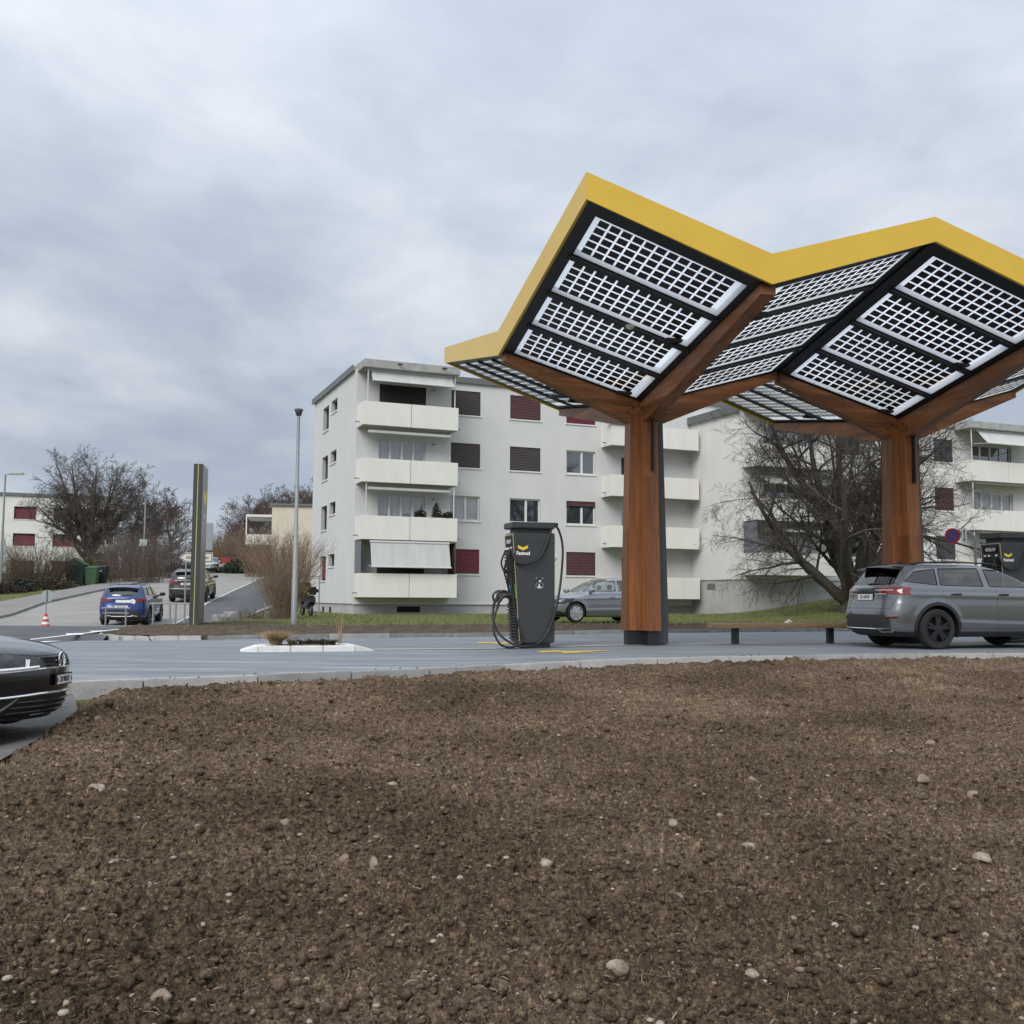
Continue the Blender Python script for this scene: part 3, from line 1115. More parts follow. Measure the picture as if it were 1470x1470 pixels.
def wall_holes(mb, u0, u1, z0, z1, holes, fn, depth=.16, mi=0, mr=1, gap_top=0):
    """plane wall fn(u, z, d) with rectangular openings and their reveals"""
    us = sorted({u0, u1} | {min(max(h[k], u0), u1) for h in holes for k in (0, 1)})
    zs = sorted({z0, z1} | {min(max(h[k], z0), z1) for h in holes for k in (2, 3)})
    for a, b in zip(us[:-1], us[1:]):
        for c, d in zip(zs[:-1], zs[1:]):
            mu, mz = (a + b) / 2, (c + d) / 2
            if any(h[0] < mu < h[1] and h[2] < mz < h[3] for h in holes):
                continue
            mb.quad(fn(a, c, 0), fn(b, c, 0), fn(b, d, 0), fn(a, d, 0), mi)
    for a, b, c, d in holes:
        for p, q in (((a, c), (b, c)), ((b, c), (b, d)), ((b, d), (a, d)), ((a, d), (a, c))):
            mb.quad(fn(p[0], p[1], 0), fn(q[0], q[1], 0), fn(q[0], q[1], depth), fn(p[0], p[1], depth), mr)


def window(parent, u0, u1, z0, z1, fn, kind, leaves=2, depth=.16, sill=True, pane=None, frame=None):
    """kind: open, half, dark, red, brown, grey (roller blinds)"""
    mb = MB()
    f = .07

    def bar(a, b, c, d, d0, d1, mi=0):
        mb.hexa([fn(a, c, d0), fn(b, c, d0), fn(b, c, d1), fn(a, c, d1), fn(a, d, d0), fn(b, d, d0), fn(b, d, d1), fn(a, d, d1)], mi)
    D0, D1 = depth - .07, depth - .005
    bar(u0, u1, z0, z0 + f, D0, D1); bar(u0, u1, z1 - f, z1, D0, D1)
    bar(u0, u0 + f, z0 + f, z1 - f, D0, D1); bar(u1 - f, u1, z0 + f, z1 - f, D0, D1)
    for k in range(1, leaves):
        c = u0 + (u1 - u0) * k / leaves if leaves != 2 else u0 + (u1 - u0) * .55
        bar(c - f * .8, c + f * .8, z0 + f, z1 - f, D0 + .004, D1)
    o = mb.build('window', frame or M_frame, parent)
    g = MB()
    g.quad(fn(u0 + .02, z0 + .02, D1 - .012), fn(u1 - .02, z0 + .02, D1 - .012), fn(u1 - .02, z1 - .02, D1 - .012), fn(u0 + .02, z1 - .02, D1 - .012))
    g.build('pane', pane or M_pane, o)
    if sill:
        s = MB()
        s.hexa([fn(u0 - .06, z0 - .07, -.05), fn(u1 + .06, z0 - .07, -.05), fn(u1 + .06, z0 - .07, depth - .08), fn(u0 - .06, z0 - .07, depth - .08),
                fn(u0 - .06, z0 - .003, -.05), fn(u1 + .06, z0 - .003, -.05), fn(u1 + .06, z0 - .003, depth - .08), fn(u0 - .06, z0 - .003, depth - .08)])
        s.build('sill', M_parapet, o)
    bl = {'dark': M_blind, 'red': M_blindr, 'brown': M_blindb, 'grey': M_blindg, 'half': M_blindb}.get(kind)
    if bl:
        b = MB()
        zb = z0 + .03 if kind != 'half' else z1 - .26 * (z1 - z0)
        pitch = .085
        z = z1 - .02
        g0 = D0 - .012
        b.quad(fn(u0 + .01, zb, g0), fn(u1 - .01, zb, g0), fn(u1 - .01, z1, g0), fn(u0 + .01, z1, g0), 1)
        while z - pitch > zb - .01:
            b.hexa([fn(u0 + .015, z - pitch * .80, g0 - .045), fn(u1 - .015, z - pitch * .80, g0 - .045), fn(u1 - .015, z - pitch * .80, g0 - .034), fn(u0 + .015, z - pitch * .80, g0 - .034),
                    fn(u0 + .015, z, g0 - .02), fn(u1 - .015, z, g0 - .02), fn(u1 - .015, z, g0 - .008), fn(u0 + .015, z, g0 - .008)], 0)
            z -= pitch
        for uu in (u0 + .012, u1 - .042):
            b.hexa([fn(uu, zb, g0 - .05), fn(uu + .03, zb, g0 - .05), fn(uu + .03, zb, g0 - .005), fn(uu, zb, g0 - .005), fn(uu, z1, g0 - .05), fn(uu + .03, z1, g0 - .05), fn(uu + .03, z1, g0 - .005), fn(uu, z1, g0 - .005)], 0)
        b.build('blind', [bl, M_gap], o)
    return o


def balcony(parent, x0, x1, yf, yw, zf, zt, split=True):
    """slab + solid parapet; front at yf, wall at yw"""
    mb = MB()
    mb.box(x0 + .05, x1 - .05, yf + .085, yw - .002, zf + .02, zf + .17)
    o = mb.build('balcony', M_slab, parent)
    pr = MB()
    xm = (x0 + x1) / 2
    t = .08
    for a, b in (((x0, xm - .012), (xm + .012, x1)) if split else ((x0, x1),)):
        pr.box(a, b, yf, yf + t, zf - .04, zt, bev=.012)
    pr.box(x0 + .002, x0 + t, yf + .085, yw - .32, zf - .04, zt, bev=.012)
    pr.box(x0 + .002, x0 + t, yw - .30, yw - .004, zf - .04, zt, bev=.012)
    pr.box(x1 - t, x1 - .002, yf + .085, yw - .004, zf - .04, zt, bev=.012)
    pr.build('parapet', M_parapet, o, smooth=40)
    pp = MB()
    for xx, s in ((x0 + .3, -1), (x1 + .0, 1)):
        if s < 0:
            pp.tube([(x0 + .02, yw - .55, zf + .18), (x0 - .22, yw - .62, zf + .16)], .025, 8)
        else:
            pp.tube([(x1 - .02, yf + .4, zf + .16), (x1 + .22, yf + .35, zf + .10)], .025, 8)
    pp.build('drain_spout', M_coping, o)
    return o


def awning(parent, x0, x1, ytop, ztop, ybot, zbot, m, arms=True):
    mb = MB()
    # cloth with a little sag and thickness
    n, k = 14, 8
    vs, fs = [], []
    for side in (0, .012):
        for i in range(n + 1):
            for j in range(k + 1):
                u, v = i / n, j / k
                sag = -.05 * sin(v * pi) + .012 * sin(u * 37) * v
                vs.append((x0 + (x1 - x0) * u, ytop + (ybot - ytop) * v - side, ztop + (zbot - ztop) * v + sag - side))
    w_ = k + 1
    for s in (0, 1):
        o = s * (n + 1) * w_
        for i in range(n):
            for j in range(k):
                fs.append((o + i * w_ + j, o + (i + 1) * w_ + j, o + (i + 1) * w_ + j + 1, o + i * w_ + j + 1))
    mb.add(vs, fs, 0)
    mb.tube([(x0 - .03, ybot, zbot), (x1 + .03, ybot, zbot)], .035, 8, 1)
    mb.tube([(x0 - .03, ytop, ztop), (x1 + .03, ytop, ztop)], .06, 8, 1)
    if arms:
        mb.tube([(x0 + .02, ytop + .35, zbot + .1), (x0 + .02, ybot, zbot)], .018, 6, 1)
        mb.tube([(x1 - .02, ytop + .35, zbot + .1), (x1 - .02, ybot, zbot)], .018, 6, 1)
    return mb.build('awning', [m, M_post], parent, smooth=40)


def fx(y):           # wall facing the viewer at local depth y
    return lambda u, z, d: (u, y + d, z)


TH = R(22.5)
# ---------------- left block, four storeys
b1 = thing('apartment_building', 'long grey rendered four storey apartment block with stacked white balconies at its left corner', 'building', (-7.56, 49.05, 0), TH)
ROW = [10.30 - 2.72 * k for k in range(4)]
ZB, ZT = .62, 12.0
mb = MB()
gab = []
for k in range(4):
    gab += [(6.15, 7.6, 9.97 - 2.72 * k, 11.28 - 2.72 * k), (4.15, 5.55, 10.68 - 2.72 * k, 11.33 - 2.72 * k)]
DEP = 10.0
fg = lambda u, z, d: (d, u, z)
wall_holes(mb, 0, DEP, ZB, ZT, gab, fg, depth=.26)
bayw = [(1.14, 3.52, ROW[k] - .95, ROW[k] + 1.05) for k in range(4)]
wall_holes(mb, 0, 4.85, ZB, ZT, bayw, fx(0))
mb.quad((4.85, 0, ZB), (4.85, .9, ZB), (4.85, .9, ZT), (4.85, 0, ZT))
facw = []
for k in range(4):
    for a, b in ((5.08, 6.76), (8.42, 10.17), (11.68, 13.42)):
        facw.append((a, b, ROW[k], ROW[k] + 1.26))
    facw.append((15.0, 17.2, ROW[k] - .95, ROW[k] + 1.05))
wall_holes(mb, 4.85, 22, ZB, ZT, facw, fx(.9))
mb.quad((0, DEP, ZB), (22, DEP, ZB), (22, DEP, ZT), (0, DEP, ZT))
mb.quad((22, .9, ZB), (22, DEP, ZB), (22, DEP, ZT), (22, .9, ZT))
mb.build('wall', [M_wall, M_reveal], b1)
bs = MB()
bs.box(.06, 4.79, .06, DEP - .06, -.6, ZB + .02)
bs.box(4.80, 22, .96, DEP - .06, -.6, ZB + .015)
bs.build('basement', M_base, b1)
for q in ((2.2, 3.35, .03, .10, .22, .50), (.025, .10, 4.9, 5.25, .12, .42), (.025, .10, 6.6, 6.95, .12, .42)):
    ve = MB(); ve.box(*q); ve.build('basement_vent', M_dark, b1)
rf = MB()
rf.box(-.10, 22.1, .80, DEP + .1, ZT, ZT + .20)
rf.box(-.10, 4.0, .35, .79, ZT, ZT + .20)
o = rf.build('roof', M_roofc, b1)
cp = MB()
cp.box(-.14, -.101, .33, DEP + .14, ZT - .05, ZT + .26)
cp.box(4.0, 22.1, .76, .799, ZT - .05, ZT + .25)
cp.build('coping', M_coping, o)
br = MB()
br.box(.02, 4.86, -1.28, .345, ZT - .16, ZT + .24, bev=.02)
br.build('balcony_roof', M_roofc, o)
for x in (1.7, 3.95):
    dr = MB(); dr.tube([(x, -1.25, ZT + .12), (x + .12, -1.55, ZT + .05)], .04, 8); dr.build('drain_spout', M_black, o)
for x, y, h in ((7.5, 5, .5), (14, 6, .6), (19.6, 3, .45)):      # vent stubs on the roof
    hr = MB(); hr.lathe([(.16, 0), (.16, h), (.24, h + .02), (.24, h + .10), (.05, h + .16)], 12, (x, y, ZT + .2))
    hr.build('roof_vent', M_coping, o)
for k in range(4):
    window(b1, *(gab[2 * k]), fg, 'red' if k == 3 else 'none', 1, depth=.26, pane=M_paned, frame=M_framed)
    window(b1, *(gab[2 * k + 1]), fg, 'none', 1, depth=.26, pane=M_paned, frame=M_framed)
bayk = ['dark', 'none', 'none', 'dark']
for k in range(4):
    window(b1, *bayw[k], fx(0), bayk[k], 4, sill=False, pane=M_curt if k in (1, 2) else M_pane)
kinds = {0: ('dark', 'brown', 'red'), 1: ('dark', 'dark', 'none'), 2: ('none', 'none', 'half'), 3: ('red', 'dark', 'brown')}
for k in range(4):
    for c in range(3):
        pane = M_curt if (k, c) in ((2, 0),) else M_pane
        window(b1, *facw[k * 4 + c], fx(.9), kinds[k][c], 2, pane=pane)
    window(b1, *facw[k * 4 + 3], fx(.9), 'dark' if k % 2 else 'none', 3, sill=False)
    balcony(b1, .03, 4.82, -1.2, 0, 9.13 - 2.72 * k, 10.22 - 2.72 * k)
    balcony(b1, 13.75, 19.2, -.3, .9, 9.13 - 2.72 * k, 10.24 - 2.72 * k)
awning(b1, .45, 4.55, -.95, 11.80, -1.32, 11.22, M_awn, arms=False)
awning(b1, .50, 4.40, -1.16, 3.55, -1.50, 2.36, M_awn)
# rolled awnings under the balconies
for k in (1, 2):
    ro = MB(); ro.box(.35, 4.5, -1.05, -.86, 11.46 - 2.72 * k, 11.60 - 2.72 * k, bev=.02); ro.build('awning_cassette', M_awn, b1, smooth=40)
for k in (0, 2):
    for x in (.28, 4.66):
        ps = MB(); ps.tube([(x, -1.08, 10.2 - 2.72 * k), (x, -1.08, 11.84 - 2.72 * k)], .03, 8); ps.build('balcony_post', M_post, b1, smooth=40)
sc_ = MB()
sc_.quad((.06, -1.1, 2.05), (.06, -.05, 2.05), (.06, -.05, 3.6), (.06, -1.1, 3.6))
sc_.box(.05, .075, -1.12, -.02, 2.04, 3.6)
sc_.build('side_screen', M_cloth, b1)
sc2 = MB()
sc2.box(4.74, 4.77, -1.12, -.02, 2.04, 3.6)
sc2.build('side_screen', M_awnd, b1)
for k in range(4):
    wl = MB(); wl.tube([(4.0, -.01, 11.25 - 2.72 * k), (3.85, -.2, 11.2 - 2.72 * k)], .03, 6); wl.build('wall_lamp', M_coping, b1)
# round vent cover on the facade
wv = MB()
wv.lathe([(.17, 0), (.17, -.03), (.13, -.05)], 20, (10.95, .895, 3.1), 'y')
wv.build('wall_vent', M_frame, b1, smooth=40)
lb = MB()        # thin line where the render ends above the basement
lb.box(4.86, 22, .875, .897, ZB - .02, ZB + .05)
lb.box(-.02, 4.86, -.025, -.003, ZB - .02, ZB + .05)
lb.build('drip_edge', M_frame, b1)

# ---------------- right block, three storeys, standing forward
b2 = thing('apartment_building', 'pale three storey apartment block behind the bare tree and grey car at right', 'building', (11.855, 52.87, -.048), TH)
b2.scale = (1.051,) * 3
ROW2 = [8.45 - 2.65 * k for k in range(3)]
ZB2, ZT2, LEN2 = 1.92, 10.35, 34
mb = MB()
wall_holes(mb, 0, 12, ZB2, ZT2, [], fg)
bayA = [(1.4, 4.2, ROW2[k] - .95, ROW2[k] + 1.1) for k in range(3)]
winm = [(6.1, 7.45, ROW2[k], ROW2[k] + 1.25) for k in range(3)]
wins = [(12.5, 13.86, ROW2[k], ROW2[k] + 1.25) for k in range(3)]
bayB = [(15.2, 18.2, ROW2[k] - .95, ROW2[k] + 1.1) for k in range(3)]
mid = [(9.2, 10.6, ROW2[k], ROW2[k] + 1.25) for k in range(3)]
far = [(21.5, 23.0, ROW2[k], ROW2[k] + 1.25) for k in range(3)]
wall_holes(mb, 0, LEN2, ZB2, ZT2, bayA + winm + mid + wins + bayB + far, fx(0))
mb.quad((0, 12, ZB2), (LEN2, 12, ZB2), (LEN2, 12, ZT2), (0, 12, ZT2))
mb.quad((LEN2, 0, ZB2), (LEN2, 12, ZB2), (LEN2, 12, ZT2), (LEN2, 0, ZT2))
M_wall2 = mat('pale_render', (.66, .655, .635), .95, noise=.04, nscale=.9, bump=.10, bscale=40, stretch=(1.3, 1.3, .4))
mb.build('wall', [M_wall2, M_reveal], b2)
bs = MB()
bs.box(.06, LEN2 - .06, .06, 11.94, -.8, ZB2 + .02)
bs.build('basement', mat('basement_pale', (.42, .42, .415), .95, noise=.12, nscale=1.5), b2)
ve = MB()
ve.box(.025, .10, 2.4, 3.1, 1.45, 1.75)
ve.build('basement_vent', M_coping, b2)
rf = MB()
rf.box(-.12, LEN2, -.1, 12.1, ZT2, ZT2 + .22)
o = rf.build('roof', M_roofc, b2)
cp = MB()
cp.box(-.17, -.121, -.12, 12.15, ZT2 - .12, ZT2 + .28)
cp.build('coping', M_coping, o)
br = MB()
br.box(.1, 5.2, -1.28, -.11, ZT2 - .14, ZT2 + .24, bev=.02)
br.box(13.9, 19.6, -1.28, -.11, ZT2 - .14, ZT2 + .24, bev=.02)
br.build('balcony_roof', M_roofc, o)
for x, y, h in ((3.0, 6, .5), (8, 4, .6)):
    hr = MB(); hr.lathe([(.14, 0), (.14, h), (.22, h + .02), (.22, h + .1), (.05, h + .16)], 12, (x, y, ZT2 + .2))
    hr.build('roof_vent', M_coping, o)
for k in range(3):
    balcony(b2, .1, 5.0, -1.2, 0, 7.45 - 2.65 * k, 8.50 - 2.65 * k)
    balcony(b2, 13.95, 19.3, -1.2, 0, 7.40 - 2.65 * k, 8.48 - 2.65 * k)
    window(b2, *bayA[k], fx(0), 'none', 4, sill=False, pane=M_curt if k == 2 else M_pane)
    window(b2, *winm[k], fx(0), 'grey', 2)
    window(b2, *mid[k], fx(0), 'dark', 2)
    window(b2, *wins[k], fx(0), 'grey' if k != 1 else 'brown', 2)
    window(b2, *bayB[k], fx(0), 'none', 4, sill=False, pane=M_curt if k == 1 else M_pane)
    window(b2, *far[k], fx(0), 'dark', 2)
awning(b2, .7, 4.9, -.2, 7.25, -1.5, 6.55, M_awn)
awning(b2, 14.6, 19.0, -1.0, 10.15, -1.75, 9.35, M_awn)
awning(b2, .7, 4.9, -.2, 4.62, -1.35, 4.25, M_awn)
for k in (1, 2):
    ro = MB(); ro.box(14.4, 19.1, -1.05, -.86, 9.95 - 2.65 * k - .06, 9.95 - 2.65 * k + .06, bev=.02); ro.build('awning_cassette', M_awn, b2, smooth=40)
sc_ = MB()
sc_.box(.12, .15, -1.1, -.02, 3.2, 4.7)
sc_.build('side_screen', M_cloth, b2)
for k in range(3):
    ps = MB(); ps.tube([(14.1, -1.08, 8.4 - 2.65 * k), (14.1, -1.08, 10.2 - 2.65 * k)], .03, 8); ps.build('balcony_post', M_post, b2, smooth=40)

# ---------------- white house far left with red shutters
wx0, wx1, wd = -52.5, -39.3, 100.0
b3 = thing('apartment_building', 'white flat roofed apartment house with dark red shutters behind the bare tree at left', 'building', (wx0, wd, 0), R(22))
BZ = 2.2; BT = 10.75
mb = MB()
cols = [(3.4, 5.4), (7.0, 8.8)]
holes = []
for z0 in (8.45, 5.78, 3.1):
    for a, b in cols:
        holes.append((a, b, z0, z0 + 1.25))
lg = [(9.6, 12.7, 5.35, 7.05), (9.6, 12.7, 8.1, 9.75)]
wall_holes(mb, 0, 13.2, BZ, BT, holes + lg, fx(0), depth=.3)
mb.quad((13.2, 0, BZ), (13.2, 11, BZ), (13.2, 11, BT), (13.2, 0, BT))
mb.quad((0, 0, BZ), (0, 11, BZ), (0, 11, BT), (0, 0, BT))
mb.quad((0, 11, BZ), (13.2, 11, BZ), (13.2, 11, BT), (0, 11, BT))
mb.build('wall', [mat('white_render', (.70, .70, .68), .95, noise=.08, nscale=.7), M_reveal], b3)
rf = MB()
rf.box(-.15, 13.35, -.15, 11.1, BT, BT + .3)
rf.build('roof', M_coping, b3)
for k, h in enumerate(holes):
    window(b3, *h, fx(0), 'red' if k != 1 else 'grey', 2, depth=.3)
for h in lg:
    window(b3, *h, fx(0), 'none', 4, depth=.3, sill=False)
    balcony(b3, 9.4, 12.9, -.9, 0, h[2] - .15, h[2] + .75)
gd = MB()
gd.box(11.0, 12.6, -.05, -.01, 2.3, 4.4)
gd.build('entrance_door', M_coping, b3)

# ---------------- cream terraced house on the hill behind the grey block
b4 = thing('terraced_house', 'cream flat roofed terraced house on the hill left of the grey block', 'building', (-21.6, 92.0, 2.2), R(10))
mb = MB()
wall_holes(mb, 0, 13, 0, 6.9, [], fx(0))
mb.box(0, 13, .001, 12, 0, 6.9)
mb.box(13.0, 17, -3.0, 9, 0, 5.0)
mb.build('wall', mat('cream_render', (.62, .57, .46), .95, noise=.08, nscale=.8), b4)
rf = MB()
rf.box(-.2, 13.2, -.2, 12.2, 6.9, 7.1)
rf.build('roof', M_coping, b4)
lg = MB()
lg.box(-2.3, -.01, .4, 6, 3.4, 3.6); lg.box(-2.3, -.01, .4, 6, 5.9, 6.1); lg.box(-2.3, -2.2, .4, .55, 3.6, 5.9)
lg.box(-2.3, -.01, .4, .5, 3.6, 4.3)
lg.build('loggia', M_parapet, b4)
gl = MB()
gl.box(-.06, -.012, 1.0, 5.6, 3.7, 5.8)
gl.build('window', M_pane, b4)
tr = MB()
tr.box(8.2, 13.0, -2.2, -.01, 2.4, 2.75)
tr.build('terrace', mat('terracotta', (.32, .16, .10), .9, noise=.2, nscale=4), b4)
# ------------------------------------------------------------------ bare trees and shrubs
class Twigs:
    def __init__(s, seed):
        s.v, s.f, s.n = [], [], 0
        s.r = random.Random(seed)

    def tube(s, pts, rads, sides):
        base = s.n
        k = len(pts)
        for i, p in enumerate(pts):
            t = (pts[min(i + 1, k - 1)] - pts[max(i - 1, 0)]).normalized()
            a = t.cross(Vector((.31, .17, .93)) if abs(t.z) < .8 else Vector((.9, .3, .1))).normalized()
            b = t.cross(a)
            for j in range(sides):
                an = 2 * pi * j / sides
                q = p + (a * cos(an) + b * sin(an)) * rads[i]
                s.v.append((q.x, q.y, q.z))
        for i in range(k - 1):
            for j in range(sides):
                j2 = (j + 1) % sides
                s.f.append((base + i * sides + j, base + i * sides + j2, base + (i + 1) * sides + j2, base + (i + 1) * sides + j))
        s.n += k * sides

    def branch(s, p, d, ln, rad, lvl, maxl, P):
        r = s.r
        nseg = P['seg'][lvl]
        pts, rads = [p.copy()], [rad]
        dirs = [d.copy()]
        cur = d.copy()
        step = ln / nseg
        tip = P['tip'][lvl]
        for i in range(nseg):
            j = P['wob'][lvl]
            cur = cur + Vector((r.gauss(0, j), r.gauss(0, j), r.gauss(0, j * .8) + P['lift'][lvl]))
            cur.normalize()
            p = p + cur * step
            pts.append(p.copy()); dirs.append(cur.copy())
            rads.append(max(P['minr'], rad * (1 - (i + 1) / nseg * (1 - tip))))
        s.tube(pts, rads, P['sides'][lvl])
        if lvl >= maxl:
            return
        n = P['kids'][lvl]
        n = int(n * (.8 + .4 * r.random()))
        for c in range(n):
            t = P['from'][lvl] + (1 - P['from'][lvl]) * (c + r.random()) / n
            x = t * nseg
            i = min(int(x), nseg - 1)
            q = pts[i].lerp(pts[i + 1], x - i)
            bd = dirs[min(i + 1, nseg)]
            side = bd.orthogonal().normalized()
            side = Matrix.Rotation(r.random() * 2 * pi, 3, bd) @ side
            ang = R(r.uniform(*P['ang'][lvl]))
            nd = bd * cos(ang) + side * sin(ang)
            rr = rads[i] * P['rr'][lvl] * r.uniform(.75, 1.1)
            l2 = ln * P['lr'][lvl] * (1.12 - .55 * t) * r.uniform(.7, 1.25)
            s.branch(q, nd.normalized(), l2, rr, lvl + 1, maxl, P)

    def build(s, name, m, parent):
        v = np.array(s.v, np.float32); f = np.array(s.f, np.int32)
        return np_mesh(name, v, f, m, parent)


def bark(name, c, c2=None):
    return mat(name, c, .95, noise=.35, nscale=6, bump=.5, bscale=30)


M_bark = bark('grey_bark', (.078, .066, .055))
M_bark2 = bark('brown_bark', (.075, .055, .045))
M_twig = mat('fine_twigs', (.100, .082, .075), .95)
M_twigr = mat('reddish_twigs', (.125, .075, .060), .95)
M_straw = mat('straw', (.42, .30, .16), .9, noise=.25, nscale=20)
M_canes = mat('dry_canes', (.20, .135, .085), .95, noise=.3, nscale=5)


def multistem(seed, stems, H_, spread, P, base_h=.9, rad=.34):
    """trunk that divides low into rising stems"""
    T = Twigs(seed)
    r = T.r
    T.tube([Vector((0, 0, -.5)), Vector((0, 0, .2)), Vector((.02, .03, base_h))], [rad * 1.5, rad * 1.12, rad * .95], 12)
    for k in range(stems):
        a = 2 * pi * k / stems + r.uniform(-.3, .3)
        tilt = R(r.uniform(34, 64)) if k % 2 else R(r.uniform(6, 26))
        d = Vector((cos(a) * sin(tilt), sin(a) * sin(tilt), cos(tilt)))
        T.branch(Vector((.12 * cos(a), .12 * sin(a), base_h * r.uniform(.55, 1.0))), d, H_ * r.uniform(.75, 1.0) * (1 if tilt < R(40) else .85), rad * r.uniform(.46, .64), 0, 4, P)
    return T


P_multi = dict(minr=.0042, seg=[10, 8, 6, 4, 3], wob=[.10, .13, .15, .17, .2], lift=[.045, .02, -.015, -.03, -.04], sides=[8, 6, 4, 3, 3],
               kids=[13, 10, 8, 5, 0], **{'from': [.18, .15, .12, .08, 0]}, ang=[(32, 72), (28, 62), (25, 60), (20, 55), (0, 0)],
               rr=[.44, .50, .55, .62, .6], lr=[.50, .52, .50, .45, .5], tip=[.22, .2, .25, .35, .5])


def single(seed, trunk, H_, P, rad, lean=(0, 0)):
    T = Twigs(seed)
    T.branch(Vector((0, 0, -.4)), Vector((lean[0], lean[1], 1)).normalized(), H_, rad, 0, 4, P)
    return T


P_round = dict(minr=.0085, seg=[10, 8, 6, 4, 3], wob=[.05, .10, .14, .17, .2], lift=[.02, .03, .01, -.01, -.02], sides=[9, 6, 4, 3, 3],
               kids=[44, 13, 9, 5, 0], **{'from': [.19, .12, .1, .08, 0]}, ang=[(38, 75), (28, 60), (25, 58), (20, 55), (0, 0)],
               rr=[.40, .50, .55, .62, .6], lr=[.50, .46, .44, .42, .5], tip=[.16, .2, .25, .35, .5])
P_crown = dict(P_round, seg=[8, 7, 5, 4, 3], minr=.0065, kids=[12, 8, 6, 4, 0], lift=[.03, .02, .005, -.01, -.02], ang=[(28, 62), (28, 60), (25, 58), (20, 55), (0, 0)], lr=[.46, .48, .46, .45, .5], rr=[.50, .52, .55, .62, .6])
P_far = dict(minr=.0115, seg=[8, 6, 4, 3, 3], wob=[.06, .12, .16, .2, .2], lift=[.02, .03, .01, 0, 0], sides=[6, 4, 3, 3, 3],
             kids=[22, 11, 8, 5, 0], **{'from': [.25, .15, .12, .1, 0]}, ang=[(30, 70), (28, 60), (25, 58), (20, 50), (0, 0)],
             rr=[.48, .52, .6, .7, .6], lr=[.52, .48, .48, .45, .5], tip=[.18, .2, .3, .5, .5])


def put_tree(name, T, label, loc, rotz=0, scale=1.0, group=None, m=None, cat='tree'):
    t = thing(name, label, cat, loc, rotz, group)
    t.scale = (scale,) * 3
    T.build('branches', m or M_bark, t)
    return t


def gz(x, y):
    return float(terr(x, y))


T = multistem(5, 11, 9.0, 6, P_multi, .55, .42)
tx, ty = 13.9, 42.0
put_tree('bare_tree', T, 'wide bare multi stemmed tree on the grass slope behind the grey car', (tx, ty, gz(tx, ty)), .6, 1.07)
T = multistem(8, 17, 6.9, 5, P_crown, 2.3, .30)
tx, ty = -32.6, 79.0
put_tree('bare_tree', T, 'round crowned bare tree in front of the white house with red shutters', (tx, ty, gz(tx, ty) + .1), 1.0, 1.06, m=bark('pale_brown_bark', (.105, .090, .080)))

# more distant bare trees, three kinds copied
far_protos = []
rnd = random.Random(3)
for k in range(3):
    T = single(20 + k, 1.5, 9, P_far, .22)
    far_protos.append(T.build('branches', M_twig if k != 1 else M_twigr, None))
FAR = [
    # px, d, height factor, label
    (182, 84, .80, 'bare brown tree beside the round crowned tree, above the hedge'),
    (222, 98, .72, 'slim bare tree behind the lamp post with a small sign'),
    (243, 112, .80, 'bare tree behind the second street lamp uphill'),
    (330, 150, .85, 'leftmost bare tree on the hill right of the totem'),
    (350, 140, 1.05, 'broad bare tree on the hill left of the cream house'),
    (372, 146, 1.15, 'tall bare tree touching the left side of the cream house'),
    (398, 158, 1.35, 'bare tree showing over the cream house roof'),
    (422, 162, 1.40, 'bare tree rising between the cream house and the lamp post'),
    (440, 170, 1.50, 'bare tree rising just left of the grey block wall'),
    (206, 90, .6, 'small bare tree between the hedge and the uphill road'),
    (300, 150, .5, 'low bare tree at the far top of the uphill road'),
    (1050, 88, 1.3, 'bare tree whose top shows over the roofs under the canopy'),
]
for k, (px, d, s, lab) in enumerate(FAR):
    x = at(px, 800, d).x
    t = thing('bare_tree', lab, 'tree', (x, d, gz(x, d) - .1), rnd.random() * 6, 'bare trees along the hillside')
    t.scale = (s * rnd.uniform(.9, 1.1), s * rnd.uniform(.9, 1.1), s)
    c = far_protos[k % 3].copy()
    COL.objects.link(c)
    c.parent = t
for o in far_protos:
    bpy.data.objects.remove(o)


# ---- twiggy shrubs and hedges
def shrub_mesh(seed, n, h, rad, flare, twig_n, r0=.012, droop=.0):
    T = Twigs(seed)
    r = T.r
    for k in range(n):
        a = r.random() * 2 * pi
        q = rad * math.sqrt(r.random())
        base = Vector((q * cos(a), q * sin(a), -.1))
        d = Vector((cos(a) * flare * r.uniform(.2, 1.2), sin(a) * flare * r.uniform(.2, 1.2), 1)).normalized()
        ln = h * r.uniform(.6, 1.1)
        pts, cur, p = [base.copy()], d.copy(), base.copy()
        for i in range(5):
            cur = (cur + Vector((r.gauss(0, .07) + cos(a) * droop, r.gauss(0, .07) + sin(a) * droop, -droop * .6))).normalized()
            p = p + cur * ln / 5
            pts.append(p.copy())
        T.tube(pts, [r0 * (1 - i / 6.5) for i in range(6)], 3)
        for j in range(twig_n):
            i = r.randint(1, 4)
            dd = (pts[i + 1] - pts[i]).normalized() + Vector((r.gauss(0, .5), r.gauss(0, .5), r.gauss(.1, .35)))
            dd.normalize()
            l2 = ln * r.uniform(.12, .34)
            q0 = pts[i].lerp(pts[i + 1], r.random())
            T.tube([q0, q0 + dd * l2 * .5, q0 + (dd + Vector((r.gauss(0, .2), r.gauss(0, .2), r.gauss(0, .2)))).normalized() * l2], [r0 * .5, r0 * .42, r0 * .25], 3)
    return T


def shrub(name, T, label, px, d, m, s=(1, 1, 1), group=None, dx=0):
    x = at(px, 850, d).x + dx
    t = thing(name, label, 'shrub', (x, d, gz(x, d)), 0, group)
    t.scale = s
    T.build('stems', m, t)
    return t


